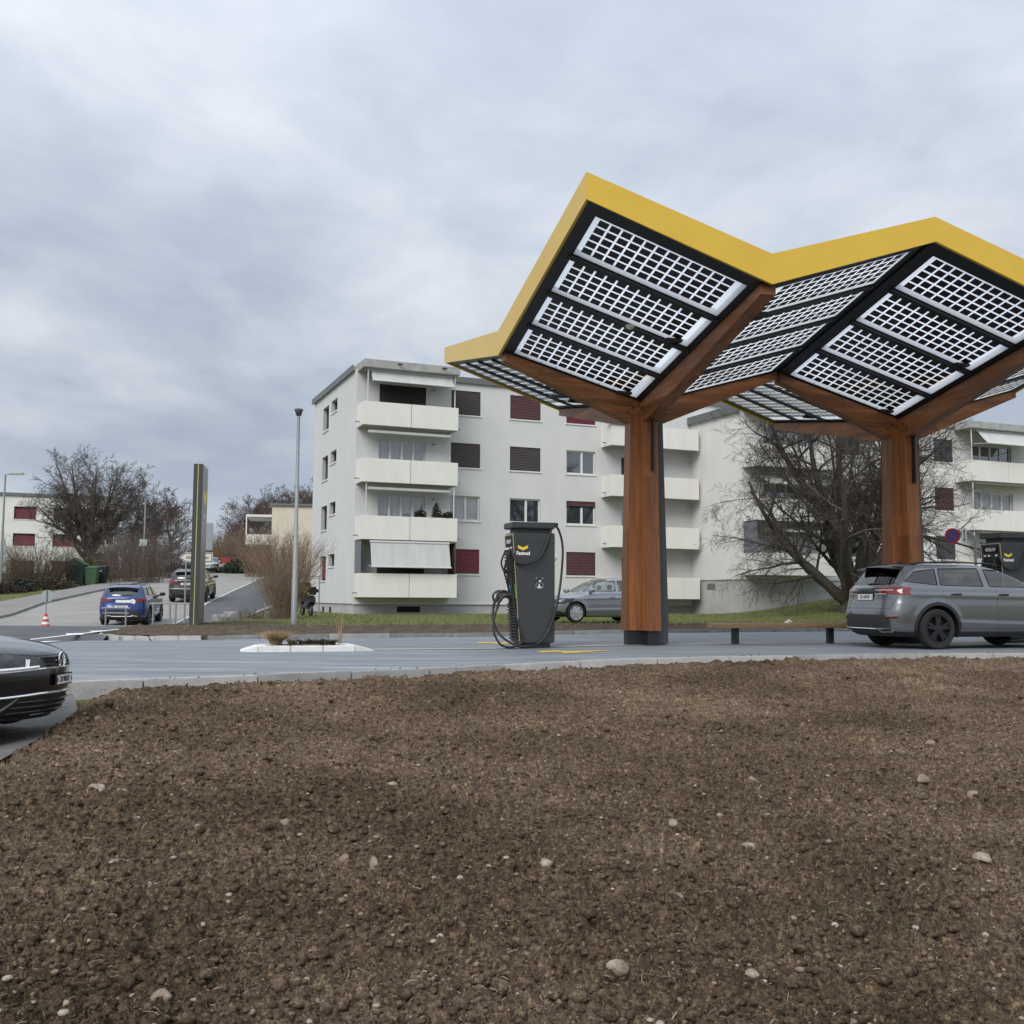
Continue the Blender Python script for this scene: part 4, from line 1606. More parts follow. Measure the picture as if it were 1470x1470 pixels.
M_shrub = mat('olive_twigs', (.110, .085, .058), .95)
M_hedge = mat('brown_hedge_twigs', (.140, .108, .088), .95)
M_forsy = mat('tan_twigs', (.235, .170, .115), .95)
sh_a = shrub_mesh(31, 260, 2.7, 1.0, .75, 9, .013)
shrub('twiggy_shrub', sh_a, 'large olive brown leafless shrub left of the dark green container', 55, 68, M_shrub, (1.3, 1.0, 1.2))
sh_b = shrub_mesh(32, 180, 2.4, .8, .7, 9, .013)
shrub('twiggy_shrub', sh_b, 'leafless shrub at the left picture edge below the red shutters', 8, 66, M_shrub, (1.1, 1, .95))
hd = shrub_mesh(33, 250, 3.0, 1.9, .22, 8, .014)
shrub('leafless_hedge', hd, 'tall reddish brown leafless hedge along the pavement uphill', 192, 73, M_hedge, (1.0, 1.2, 1.15))
shrub('leafless_hedge', hd, 'reddish brown leafless hedge farther uphill behind the sign post', 228, 83, M_hedge, (.9, 1.2, .85))
shrub('leafless_hedge', hd, 'brown leafless hedge between white house and tree trunk', 168, 80, M_hedge, (1.0, 1.0, 1.1))
fo = shrub_mesh(34, 190, 3.6, .45, .42, 9, .012, .03)
shrub('forsythia_bush', fo, 'tall tan leafless bush spreading behind the grey lamp post', 408, 38.5, M_forsy, (.80, .75, .86))
fo2 = shrub_mesh(35, 120, .5, .8, .5, 6, .010)
shrub('dry_shrub', fo2, 'low dry brown shrub at the foot of the tan bush', 372, 37.5, M_hedge, (1, .8, 1))
bk = shrub_mesh(36, 260, 3.2, 2.4, .3, 9, .016)
for px, d, s, lab in [(335, 108, 1.15, 'brown thicket behind the silver car at the top of the road'), (372, 104, 1.25, 'brown thicket behind the white car roofs'),
                      (310, 118, 1.2, 'brown thicket farthest up beyond the road crest'), (395, 88, 1.1, 'brown thicket below the cream house terrace'), (352, 122, 1.6, 'tall brown thicket below the hilltop trees')]:
    shrub('leafless_thicket', bk, lab, px, d, M_canes if d != 104 else M_hedge, (s, s, s), 'brown thickets on the slope')


# ---- leafy evergreens
def leaf_cloud(name, n, rx, ry, rz, leaf, m, parent, seed, lumps=9, base=0.0):
    rg = np.random.RandomState(seed)
    cen = rg.normal(0, 1, (lumps, 3)); cen /= np.linalg.norm(cen, axis=1)[:, None]
    cen *= rg.uniform(.25, .75, (lumps, 1)); cen[:, 2] = np.abs(cen[:, 2])
    k = rg.randint(0, lumps, n)
    p = rg.normal(0, 1, (n, 3)); p /= np.linalg.norm(p, axis=1)[:, None]
    p = cen[k] + p * (.30 + .16 * rg.rand(n, 1) ** .5)
    p[:, 2] = np.abs(p[:, 2])
    p = p * np.array([rx, ry, rz]) + np.array([0, 0, base])
    d1 = rg.normal(0, 1, (n, 3)); d1 /= np.linalg.norm(d1, axis=1)[:, None]
    d2 = np.cross(d1, rg.normal(0, 1, (n, 3))); d2 /= np.linalg.norm(d2, axis=1)[:, None] + 1e-9
    ls = leaf * rg.uniform(.6, 1.3, (n, 1))
    v = np.stack([p - d1 * ls, p + d2 * ls * .45, p + d1 * ls, p - d2 * ls * .45], 1).reshape(-1, 3)
    f = np.arange(n * 4).reshape(n, 4)
    return np_mesh(name, v, f, m, parent, smooth=False)


M_leaf = mat('evergreen_leaf', (.030, .042, .018), .6, noise=.4, nscale=2)
M_leaf2 = mat('dark_evergreen_leaf', (.016, .026, .014), .6, noise=.4, nscale=2)
M_leafr = mat('bronze_leaf', (.050, .034, .022), .7, noise=.4, nscale=2)
M_leafy = mat('yellowish_leaf', (.085, .085, .025), .7, noise=.4, nscale=2)


def bush(label, px, d, rx, rz, m, n, seed, leaf=.07, cat='bush', name='evergreen_bush'):
    x = at(px, 850, d).x
    t = thing(name, label, cat, (x, d, gz(x, d)))
    leaf_cloud('foliage', n, rx, rx * .8, rz, leaf, m, t, seed)
    st = Twigs(seed)
    for k in range(7):
        a = k * .9
        st.tube([Vector((.1 * cos(a), .1 * sin(a), -.1)), Vector((rx * .4 * cos(a), rx * .4 * sin(a), rz * .6))], [.02, .01], 4)
    st.build('stems', M_bark, t)
    return t


bush('low rounded dark bronze bush in front of the green container', 78, 65, 1.4, 1.05, M_leafr, 4200, 1)
bush('dark evergreen bush left of the rounded bronze bush', 35, 63.5, 1.3, .9, M_leaf2, 3600, 2)
bush('dark low bush at the far left picture edge', 8, 61.5, 1.1, .95, M_leafr, 3000, 3)
bush('small yellowish green bush rising behind the green container', 122, 74, 1.0, 2.0, M_leafy, 3200, 4)
bush('clipped dark hedge in front of the white car roofs', 352, 99, 2.3, 1.5, M_leaf2, 4500, 5, .12)
bush('dark evergreen tree far up on the hill', 328, 165, 2.0, 7.0, M_leaf2, 4000, 6, .25, 'tree', 'conifer')
# ------------------------------------------------------------------ cars
M_tyre = mat('tyre_rubber', (.018, .018, .019), .85, noise=.2, nscale=20)
M_rimd = mat('black_alloy', (.022, .022, .024), .35, metal=.3)
M_rims = mat('silver_alloy', (.55, .56, .57), .3, metal=.8)
M_chrome = mat('chrome', (.80, .81, .82), .12, metal=1.0)


def see_glass(name, tint):
    m = bpy.data.materials.new(name)
    m.use_nodes = True
    t = m.node_tree
    t.nodes.clear()
    out = N(t, 'ShaderNodeOutputMaterial')
    tr = N(t, 'ShaderNodeBsdfTransparent'); tr.inputs[0].default_value = (*tint, 1)
    gl = N(t, 'ShaderNodeBsdfGlossy'); gl.inputs['Roughness'].default_value = .02
    lw = N(t, 'ShaderNodeLayerWeight')
    pw = N(t, 'ShaderNodeMath', operation='POWER', i_1=4.0)
    ma = N(t, 'ShaderNodeMath', operation='MULTIPLY_ADD', i_1=.82, i_2=.15)
    L(t, lw.outputs['Facing'], pw.inputs[0]); L(t, pw.outputs[0], ma.inputs[0])
    mx = N(t, 'ShaderNodeMixShader')
    L(t, ma.outputs[0], mx.inputs[0]); L(t, tr.outputs[0], mx.inputs[1]); L(t, gl.outputs[0], mx.inputs[2])
    L(t, mx.outputs[0], out.inputs[0])
    MATS[name] = m
    return m


M_autoglass = see_glass('tinted_car_glass', (.10, .11, .115))
M_autoglassl = see_glass('light_car_glass', (.62, .68, .66))
M_seat = mat('seat_cloth', (.030, .031, .034), .9)


def cabin(car, root, belt):
    """seats, dashboard and steering wheel seen through the windows"""
    k = car.sc[2]
    for x in (.05, -.85):
        for y in (-.36, .36):
            b = MB()
            b.bbox(x - .02, x + .48, y - .24, y + .24, .45 * k, .62 * k, .05)
            b.hexa([(x - .16, y - .23, .55 * k), (x + .02, y - .23, .55 * k), (x + .02, y + .23, .55 * k), (x - .16, y + .23, .55 * k),
                    (x - .34, y - .21, (belt + .06) * k), (x - .22, y - .21, (belt + .06) * k), (x - .22, y + .21, (belt + .06) * k), (x - .34, y + .21, (belt + .06) * k)])
            b.bbox(x - .36, x - .25, y - .13, y + .13, (belt + .08) * k, (belt + .24) * k, .04)
            b.build('seat', M_seat, root, smooth=40)
    b = MB()
    b.bbox(.72, 1.05, -.66, .66, (belt - .30) * k, (belt - .06) * k, .06)
    b.build('dashboard', M_seat, root, smooth=40)
    b = MB()
    b.tube([(.60 + .03 * sin(t), .36 + .18 * cos(t), (belt - .08) * k + .18 * sin(t)) for t in np.linspace(0, 2 * pi, 25)[:-1]], .016, 6, closed=True)
    b.build('steering_wheel', M_seat, root, smooth=60)


M_plastic = mat('black_trim_plastic', (.020, .021, .023), .6, noise=.15, nscale=30)
M_gloss = mat('gloss_black', (.008, .008, .009), .12)
M_red = mat('red_lamp_glass', (.17, .006, .010), .08, spec=.8, coat=.6)
M_redd = mat('dark_red_lamp', (.10, .006, .010), .1, coat=.5)
M_lamp = mat('clear_lamp', (.050, .056, .062), .10, spec=.6, noise=.7, nscale=12)
M_lampw = mat('lamp_white_insert', (.78, .80, .82), .15, coat=1.0)
M_amber = mat('amber_lamp', (.5, .18, .02), .2)
M_plate = mat('number_plate', (.74, .75, .74), .4)
M_ink = mat('black_lettering', (.02, .02, .02), .5)


def paint(name, c, metal=.5, flake=.0):
    return mat(name, c, .24, metal=metal, coat=1.0, spec=.5)


def inpoly(px, pz, poly):
    r = np.zeros(px.shape, bool)
    n = len(poly)
    for i in range(n):
        x1, z1 = poly[i]; x2, z2 = poly[(i + 1) % n]
        c = ((z1 > pz) != (z2 > pz)) & (px < (x2 - x1) * (pz - z1) / (z2 - z1 + 1e-12) + x1)
        r ^= c
    return r


def mono(x, xp, fp):
    """monotone cubic (PCHIP-like) interpolation"""
    xp = np.array(xp, float); fp = np.array(fp, float)
    h = np.diff(xp); d = np.diff(fp) / h
    m = np.zeros_like(fp)
    m[0], m[-1] = d[0], d[-1]
    for i in range(1, len(fp) - 1):
        if d[i - 1] * d[i] > 0:
            w1, w2 = 2 * h[i] + h[i - 1], h[i] + 2 * h[i - 1]
            m[i] = (w1 + w2) / (w1 / d[i - 1] + w2 / d[i])
    i = np.clip(np.searchsorted(xp, x) - 1, 0, len(h) - 1)
    t = np.clip((x - xp[i]) / h[i], 0, 1)
    return ((1 + 2 * t) * (1 - t) ** 2 * fp[i] + t * (1 - t) ** 2 * h[i] * m[i] + t * t * (3 - 2 * t) * fp[i + 1] + t * t * (t - 1) * h[i] * m[i + 1])


class Car:
    def __init__(s, prof, axles, rw, res=1.0, creases=(), front=(.7, 2.5), rear=(.5, 3.0), scale=(1, 1, 1), arch=.065, flare=.012, barrel=.05, topcorner=(.35, 2.2)):
        s.axles, s.rw, s.Ra = axles, rw, rw + arch
        P = np.array(prof, float)
        zp = P[:, 0]
        # z levels: dense where the outline moves fast
        zz = np.linspace(zp[0], zp[-1], 4000)
        xr, xf, w = (mono(zz, zp, P[:, k]) for k in (1, 2, 3))
        ds = np.sqrt(np.diff(zz) ** 2 + (.55 * np.diff(xf)) ** 2 + (.55 * np.diff(xr)) ** 2 + np.diff(w) ** 2)
        cs = np.r_[0, np.cumsum(ds)]
        nz = int(150 * res)
        s.z = np.interp(np.linspace(0, cs[-1], nz), cs, zz)
        s.xr, s.xf, s.w = (mono(s.z, zp, P[:, k]) for k in (1, 2, 3))
        zb = zp[-1]
        kf, kside, kr = int(64 * res), int(170 * res), int(54 * res)
        th = np.linspace(0, pi / 2, 600)
        rings = []
        for i in range(nz):
            up = np.clip((s.z[i] - .62 * zb) / (.12 * zb), 0, 1)
            ln = s.xf[i] - s.xr[i]
            cf = min(front[0] * (1 - up) + topcorner[0] * up, .42 * ln); nf = front[1] * (1 - up) + topcorner[1] * up
            cr = min(rear[0] * (1 - up) + topcorner[0] * up, .42 * ln); nr = rear[1] * (1 - up) + (topcorner[1] + .4) * up
            hw = s.w[i]

            def corner(xe, c, n, k, sgn):
                X = xe - sgn * c * (1 - np.cos(th) ** (2 / n))
                Y = hw * np.sin(th) ** (2 / n)
                a = np.r_[0, np.cumsum(np.hypot(np.diff(X), np.diff(Y)))]
                q = np.linspace(0, a[-1], k)
                return np.interp(q, a, X), np.interp(q, a, Y)
            fx_, fy_ = corner(s.xf[i], cf, nf, kf, 1)
            rx_, ry_ = corner(s.xr[i], cr, nr, kr, -1)
            sx = np.linspace(s.xf[i] - cf, s.xr[i] + cr, kside)[1:-1]
            X = np.r_[fx_, sx, rx_[::-1]]
            Y = np.r_[fy_, np.full(sx.shape, hw), ry_[::-1]]
            xm = (s.xf[i] + s.xr[i]) / 2
            Y = Y * (1 - barrel * np.abs((X - xm) / (ln / 2 + 1e-9)) ** 3)
            rings.append(np.stack([X, Y, np.full(X.shape, s.z[i])], -1))
        half = np.array(rings)                           # nz, K, 3
        K = half.shape[1]
        # creases and wheel-arch flares
        X, Y, Z = half[..., 0], half[..., 1], half[..., 2]
        side = np.clip(Y / (s.w[:, None] + 1e-9), 0, 1) ** 10
        dy = np.zeros_like(X)
        for (x0, z0, x1, z1, amp, wd) in creases:
            zl = z0 + (z1 - z0) * (X - x0) / (x1 - x0)
            fade = sstep(x0 - .15, x0 + .15, X) * (1 - sstep(x1 - .15, x1 + .15, X))
            q = (Z - zl) / wd
            dy = dy + amp * fade * np.where(q > 0, np.exp(-q * q * 2.0), np.exp(-q * q * .7)) * (np.abs(q) < 4)
        for ax in axles:
            r = np.hypot(X - ax, Z - rw)
            dy = dy + flare * (1 - sstep(s.Ra + .05, s.Ra + .16, r)) * (Z < s.Ra * 2.4)
        half[..., 1] = Y + dy * side
        full = np.concatenate([half, half[:, -2:0:-1] * np.array([1, -1, 1])], 1)
        M = full.shape[1]
        full = full * np.array(scale)
        s.sc = scale
        s.rw = rw * scale[2]; s.Ra = s.Ra * scale[2]; s.axles = [a * scale[0] for a in axles]
        s.g = full
        du = np.roll(full, -1, 1) - np.roll(full, 1, 1)
        dv = np.gradient(full, axis=0)
        nrm = np.cross(dv, du)
        nrm /= np.linalg.norm(nrm, axis=-1, keepdims=True) + 1e-12
        # outward?
        mid = full[nz // 3, K // 2]
        if nrm[nz // 3, K // 2][1] * mid[1] < 0:
            nrm = -nrm
        s.v = full.reshape(-1, 3).copy()
        s.n = nrm.reshape(-1, 3)
        idx = np.arange(nz * M).reshape(nz, M)
        s.f = np.stack([idx[:-1], np.roll(idx[:-1], -1, 1), np.roll(idx[1:], -1, 1), idx[1:]], -1).reshape(-1, 4)
        s.top = idx[-1]; s.bot = idx[0]
        s.lab = np.zeros(len(s.f), int)
        s.names = ['body']
        s.half, s.K = half * np.array(scale), K
        # wheel openings
        for ax in s.axles:
            r = np.hypot(s.v[:, 0] - ax, s.v[:, 2] - s.rw)
            m = (r < s.Ra) & (r > s.Ra - .03) & (np.abs(s.v[:, 1]) > .4)
            k = s.Ra / r[m]
            s.v[m, 0] = ax + (s.v[m, 0] - ax) * k
            s.v[m, 2] = s.rw + (s.v[m, 2] - s.rw) * k
        c = s.v[s.f].mean(1)
        dead = np.zeros(len(s.f), bool)
        for ax in s.axles:
            dead |= (np.hypot(c[:, 0] - ax, c[:, 2] - s.rw) < s.Ra - .006) & (np.abs(c[:, 1]) > .4)
        s.lab[dead] = -1
        s.c = c
        s.fn = s.n[s.f].mean(1)

    def yat(s, x, z):
        """half width of the skin at x,z"""
        i = np.searchsorted(s.half[:, 0, 2], z)
        i = int(np.clip(i, 1, len(s.half) - 1))
        z0, z1 = s.half[i - 1, 0, 2], s.half[i, 0, 2]
        t = 0 if z1 == z0 else np.clip((z - z0) / (z1 - z0), 0, 1)
        y = [np.interp(-x, -s.half[k, :, 0], s.half[k, :, 1]) for k in (i - 1, i)]
        return float(y[0] * (1 - t) + y[1] * t)

    def xat(s, y, z, front=True):
        i = int(np.clip(np.searchsorted(s.half[:, 0, 2], z), 1, len(s.half) - 1))
        z0, z1 = s.half[i - 1, 0, 2], s.half[i, 0, 2]
        t = 0 if z1 == z0 else np.clip((z - z0) / (z1 - z0), 0, 1)
        out = []
        for k in (i - 1, i):
            h = s.half[k]
            n = s.K // 2
            if front:
                out.append(np.interp(abs(y), h[:n, 1], h[:n, 0]))
            else:
                hh = h[n:][::-1]
                out.append(np.interp(abs(y), hh[:, 1], hh[:, 0]))
        return float(out[0] * (1 - t) + out[1] * t)

    def _snap(s, poly, mask, ax):
        a, b = ax
        P = np.array(poly, float)
        # outline corners are rounded by the densely sampled mesh itself
        q = s.v[mask][:, [a, b]]
        best = np.full(len(q), 9.0); tgt = q.copy()
        for i in range(len(P)):
            p0, p1 = P[i], P[(i + 1) % len(P)]
            d = p1 - p0
            t = np.clip(((q - p0) @ d) / (d @ d + 1e-12), 0, 1)
            pr = p0 + t[:, None] * d
            dist = np.linalg.norm(q - pr, axis=1)
            m = dist < best
            best[m] = dist[m]; tgt[m] = pr[m]
        near = best < .007
        vv = s.v[mask]
        vv[np.ix_(near, [a, b])] = tgt[near]
        s.v[mask] = vv

    def region(s, name, side=None, end=None, ysign=0, front=None, where=None, over=(0,), snap=True):
        """label faces: side polygon (x,z), end polygon (y,z) on front/rear faces"""
        c, n = s.c, s.fn
        m = np.zeros(len(s.f), bool)
        if side is not None:
            P = [(x * s.sc[0], z * s.sc[2]) for x, z in side]
            mm = inpoly(c[:, 0], c[:, 2], P) & (np.abs(n[:, 1]) > .30)
            if ysign:
                mm &= c[:, 1] * ysign > 0
            m |= mm
            if snap:
                vm = (np.abs(s.n[:, 1]) > .30) & ((s.v[:, 1] * ysign > 0) if ysign else True)
                s._snap(P, vm, (0, 2))
        if end is not None:
            P = [(y * s.sc[1], z * s.sc[2]) for y, z in end]
            fx_ = n[:, 0] > .12 if front else n[:, 0] < -.12
            m |= inpoly(c[:, 1], c[:, 2], P) & fx_
            if snap:
                vm = (s.n[:, 0] > .12) if front else (s.n[:, 0] < -.12)
                s._snap(P, vm, (1, 2))
        if where is not None:
            m |= where(c, n)
        ok = np.isin(s.lab, [s.names.index(o) if isinstance(o, str) else o for o in over])
        s.names.append(name)
        s.lab[m & ok] = len(s.names) - 1
        return len(s.names) - 1

    def emit(s, k, objname, material, parent, cap=False, inset=0.0, keep=None):
        f = s.f[(s.lab == k) & (keep if keep is not None else True)]
        if len(f) == 0:
            return None
        u, inv = np.unique(f, return_inverse=True)
        v = s.v[u] - s.n[u] * inset
        nr = s.n[u]
        o = np_mesh(objname, v, inv.reshape(f.shape), material, parent)
        me = o.data
        try:
            if len(me.vertices) == len(nr):
                me.normals_split_custom_set_from_vertices([tuple(x) for x in nr])
        except Exception:
            pass
        return o

    def loft_line(s, pts, ysign, off=.002):
        """points of a side-view polyline laid on the skin"""
        out = []
        for (x0, z0), (x1, z1) in zip(pts[:-1], pts[1:]):
            n = max(2, int(np.hypot(x1 - x0, z1 - z0) / .05))
            for i in range(n):
                t = i / n
                x, z = (x0 + (x1 - x0) * t) * s.sc[0], (z0 + (z1 - z0) * t) * s.sc[2]
                out.append((x, ysign * (s.yat(x, z) + off), z))
        x, z = pts[-1][0] * s.sc[0], pts[-1][1] * s.sc[2]
        out.append((x, ysign * (s.yat(x, z) + off), z))
        return out

    def end_line(s, pts, front, off=.002):
        out = []
        sg = 1 if front else -1
        for (y0, z0), (y1, z1) in zip(pts[:-1], pts[1:]):
            n = max(2, int(np.hypot(y1 - y0, z1 - z0) / .04))
            for i in range(n + 1):
                t = i / n
                y, z = (y0 + (y1 - y0) * t) * s.sc[1], (z0 + (z1 - z0) * t) * s.sc[2]
                out.append((s.xat(y, z, front) + sg * off, y, z))
        return out


def add_wheels(car, root, rimmat, spokes, res=32, width=.225, twin=True):
    rw = car.rw
    rr = rw * .70
    for ax in car.axles:
        for sg in (1, -1):
            yo = car.yat(ax, rw * 2 + .12) - .012
            cy = sg * (yo - width / 2)
            t = MB()
            pr = [(rr, -width * .46), (rr + .02, -width * .5), (rw - .03, -width * .5), (rw - .008, -width * .40), (rw, -width * .2), (rw, width * .2), (rw - .008, width * .40), (rw - .03, width * .5), (rr + .02, width * .5), (rr, width * .46)]
            t.lathe(pr, res, (ax, cy, rw), 'y', 0, False)
            wo = t.build('wheel', M_tyre, root, smooth=40)
            r = MB()
            f = sg * width * .5
            # barrel, lip ring and spokes
            r.lathe([(rr + .012, -sg * .004), (rr + .010, sg * .010), (rr - .018, sg * .006), (rr - .03, -sg * .10)], res, (ax, cy + f - sg * .006, rw), 'y', 0, False)
            r.lathe([(.075, -sg * .05), (.075, -sg * .012), (.05, -sg * .004)], 16, (ax, cy + f, rw), 'y')
            for k in range(spokes):
                a0 = 2 * pi * k / spokes + .3
                for da in ((-.16, .16) if twin else (0,)):
                    a = a0 + da
                    w_ = .030 if twin else .055
                    d = Vector((cos(a), 0, sin(a))); q = Vector((-sin(a), 0, cos(a)))
                    vs = []
                    for rad, ww, dep in ((.05, w_ * 1.1, .010), (rr - .012, w_ * (.75 if twin else 1.25), .022)):
                        for yy in (-.045, -dep * .4):
                            for e in (-1, 1):
                                p = Vector((ax, cy + f + sg * yy, rw)) + d * rad + q * ww * e
                                vs.append(tuple(p))
                    r.add(vs, [(0, 1, 3, 2), (4, 6, 7, 5), (0, 2, 6, 4), (1, 5, 7, 3), (2, 3, 7, 6), (0, 4, 5, 1)])
            r.build('rim', rimmat, wo, smooth=35)
            dk = MB()
            dk.lathe([(rr - .02, 0), (.02, 0)], 24, (ax, cy + f - sg * .075, rw), 'y')
            dk.build('brake_disc', M_black, wo)


def underbody(car, root):
    b = MB()
    z0 = car.half[0, 0, 2]
    xs = (car.half[0, :, 0].min() + .1, car.half[0, :, 0].max() - .1)
    b.box(xs[0], xs[1], -.56, .56, z0 + .01, z0 + .55)
    # arch liners
    for ax in car.axles:
        for sg in (1, -1):
            n = 22
            yo = car.yat(ax, car.rw * 2 + .1) - .012
            vs, fs = [], []
            for i in range(n + 1):
                a = -.35 + (pi + .7) * i / n
                for y in (yo, .52):
                    vs.append((ax + (car.Ra + .004) * cos(a), sg * y, car.rw + (car.Ra + .004) * sin(a)))
            for i in range(n):
                fs.append((2 * i, 2 * i + 1, 2 * i + 3, 2 * i + 2))
            b.add(vs, fs)
    return b.build('underbody', M_black, root)


def seams(car, root, lines, ysigns=(1, -1), r=.0045):
    b = MB()
    for ln in lines:
        for sg in ysigns:
            b.tube(car.loft_line(ln, sg, -.0025), r, 5)
    return b.build('panel_gap', M_black, root)


def closed(p):
    return list(p) + [p[0]]


def mirrors(car, root, x, z, m, m2):
    for sg in (1, -1):
        y = car.yat(x * car.sc[0], z * car.sc[2])
        b = MB()
        cx, cy, cz = x * car.sc[0], sg * (y + .17), (z + .06) * car.sc[2]
        n = 10
        bm = bmesh.new()
        bmesh.ops.create_uvsphere(bm, u_segments=14, v_segments=10, radius=1)
        vs = []
        for v in bm.verts:
            X, Y, Z = v.co
            f = lambda q, p: math.copysign(abs(q) ** p, q)
            vs.append((cx + f(X, .7) * .075 + (.02 if X > 0 else 0), cy + f(Y, .75) * .115, cz + f(Z, .7) * .075))
        bm.verts.index_update()
        b.add(vs, [[v.index for v in f.verts] for f in bm.faces])
        bm.free()
        o = b.build('wing_mirror', m, root, smooth=60)
        k = MB()
        k.tube([(cx, sg * (y - .02), cz - .05), (cx, cy - sg * .08, cz - .05)], .03, 8)
        k.build('mirror_arm', m2, o, smooth=40)


def handle(car, parent, x, z, ysign, m):
    X, Z = x * car.sc[0], z * car.sc[2]
    y = car.yat(X, Z)
    b = MB()
    cup = MB()
    pts = [(X - .11, ysign * (y + .004), Z), (X - .09, ysign * (y + .03), Z + .004), (X + .09, ysign * (y + .03), Z + .006), (X + .11, ysign * (y + .004), Z + .006)]
    b.tube(pts, [.014, .017, .017, .014], 8)
    o = b.build('handle', m, parent, smooth=50)
    return o


def number_plate(root, x, y0, z0, w_, h_, txt, face, rear=True, tilt=0.0, frame=True):
    """face=-1 looks to the rear, +1 to the front"""
    b = MB()
    b.bbox(x - .006, x + .006, y0 - w_ / 2 - .012, y0 + w_ / 2 + .012, z0 - h_ / 2 - .012, z0 + h_ / 2 + .012, .004)
    o = b.build('number_plate', M_black, root)
    c = MB()
    xx = x + face * .0075
    c.quad((xx, y0 - w_ / 2, z0 - h_ / 2), (xx, y0 + w_ / 2, z0 - h_ / 2), (xx, y0 + w_ / 2, z0 + h_ / 2), (xx, y0 - w_ / 2, z0 + h_ / 2), 0)
    xt = x + face * .0095
    text_mesh(txt, h_ * .80, c, lambda a, b_: (xt, y0 + face * a * (.80 if w_ > .4 else .62), z0 + b_), 1, .003)
    # cantonal shields
    for s_, mi in ((-1, 2), (1, 3)):
        yy = y0 + face * s_ * w_ * .455
        c.quad((xt, yy - .011, z0 - h_ * .22), (xt, yy + .011, z0 - h_ * .22), (xt, yy + .011, z0 + h_ * .22), (xt, yy - .011, z0 + h_ * .22), mi)
    c.build('plate_face', [M_plate, M_ink, mat('shield_red', (.6, .03, .03), .5), mat('shield_blue', (.08, .2, .5), .5)], o, fix=False)
    return o


SUV = [(.235, -2.20, 2.12, .80), (.30, -2.33, 2.27, .86), (.40, -2.405, 2.325, .905), (.55, -2.42, 2.345, .925), (.70, -2.41, 2.345, .935), (.85, -2.375, 2.32, .938),
       (.97, -2.35, 2.27, .930), (1.04, -2.345, 2.16, .920), (1.09, -2.345, 1.90, .910), (1.13, -2.34, 1.55, .900), (1.17, -2.32, 1.28, .886), (1.21, -2.29, 1.15, .866),
       (1.30, -2.235, .96, .828), (1.42, -2.15, .70, .782), (1.52, -2.07, .44, .740), (1.585, -2.01, .22, .705), (1.625, -1.95, .02, .660), (1.652, -1.82, -.20, .58),
       (1.668, -1.60, -.42, .46), (1.676, -1.3, -.55, .25), (1.678, -1.1, -.65, .03)]
SUV_FD = [(1.02, 1.20), (-.16, 1.215), (-.20, 1.555), (.36, 1.525), (.70, 1.40)]
SUV_RD = [(-.31, 1.217), (-1.27, 1.235), (-1.235, 1.555), (-.33, 1.572)]
SUV_QW = [(-1.34, 1.236), (-2.02, 1.30), (-1.78, 1.49), (-1.32, 1.548)]
SUV_CR = [(-2.2, 1.06, 1.9, 1.02, .016, .05), (-1.2, .52, 1.3, .45, .014, .06)]
FDOOR = [(1.10, .40), (-.05, .40), (-.05, 1.19), (1.10, 1.17)]
RDOOR = [(-.05, .40), (-.86, .40), (-1.02, .70), (-1.26, 1.0), (-1.22, 1.20), (-.05, 1.19)]


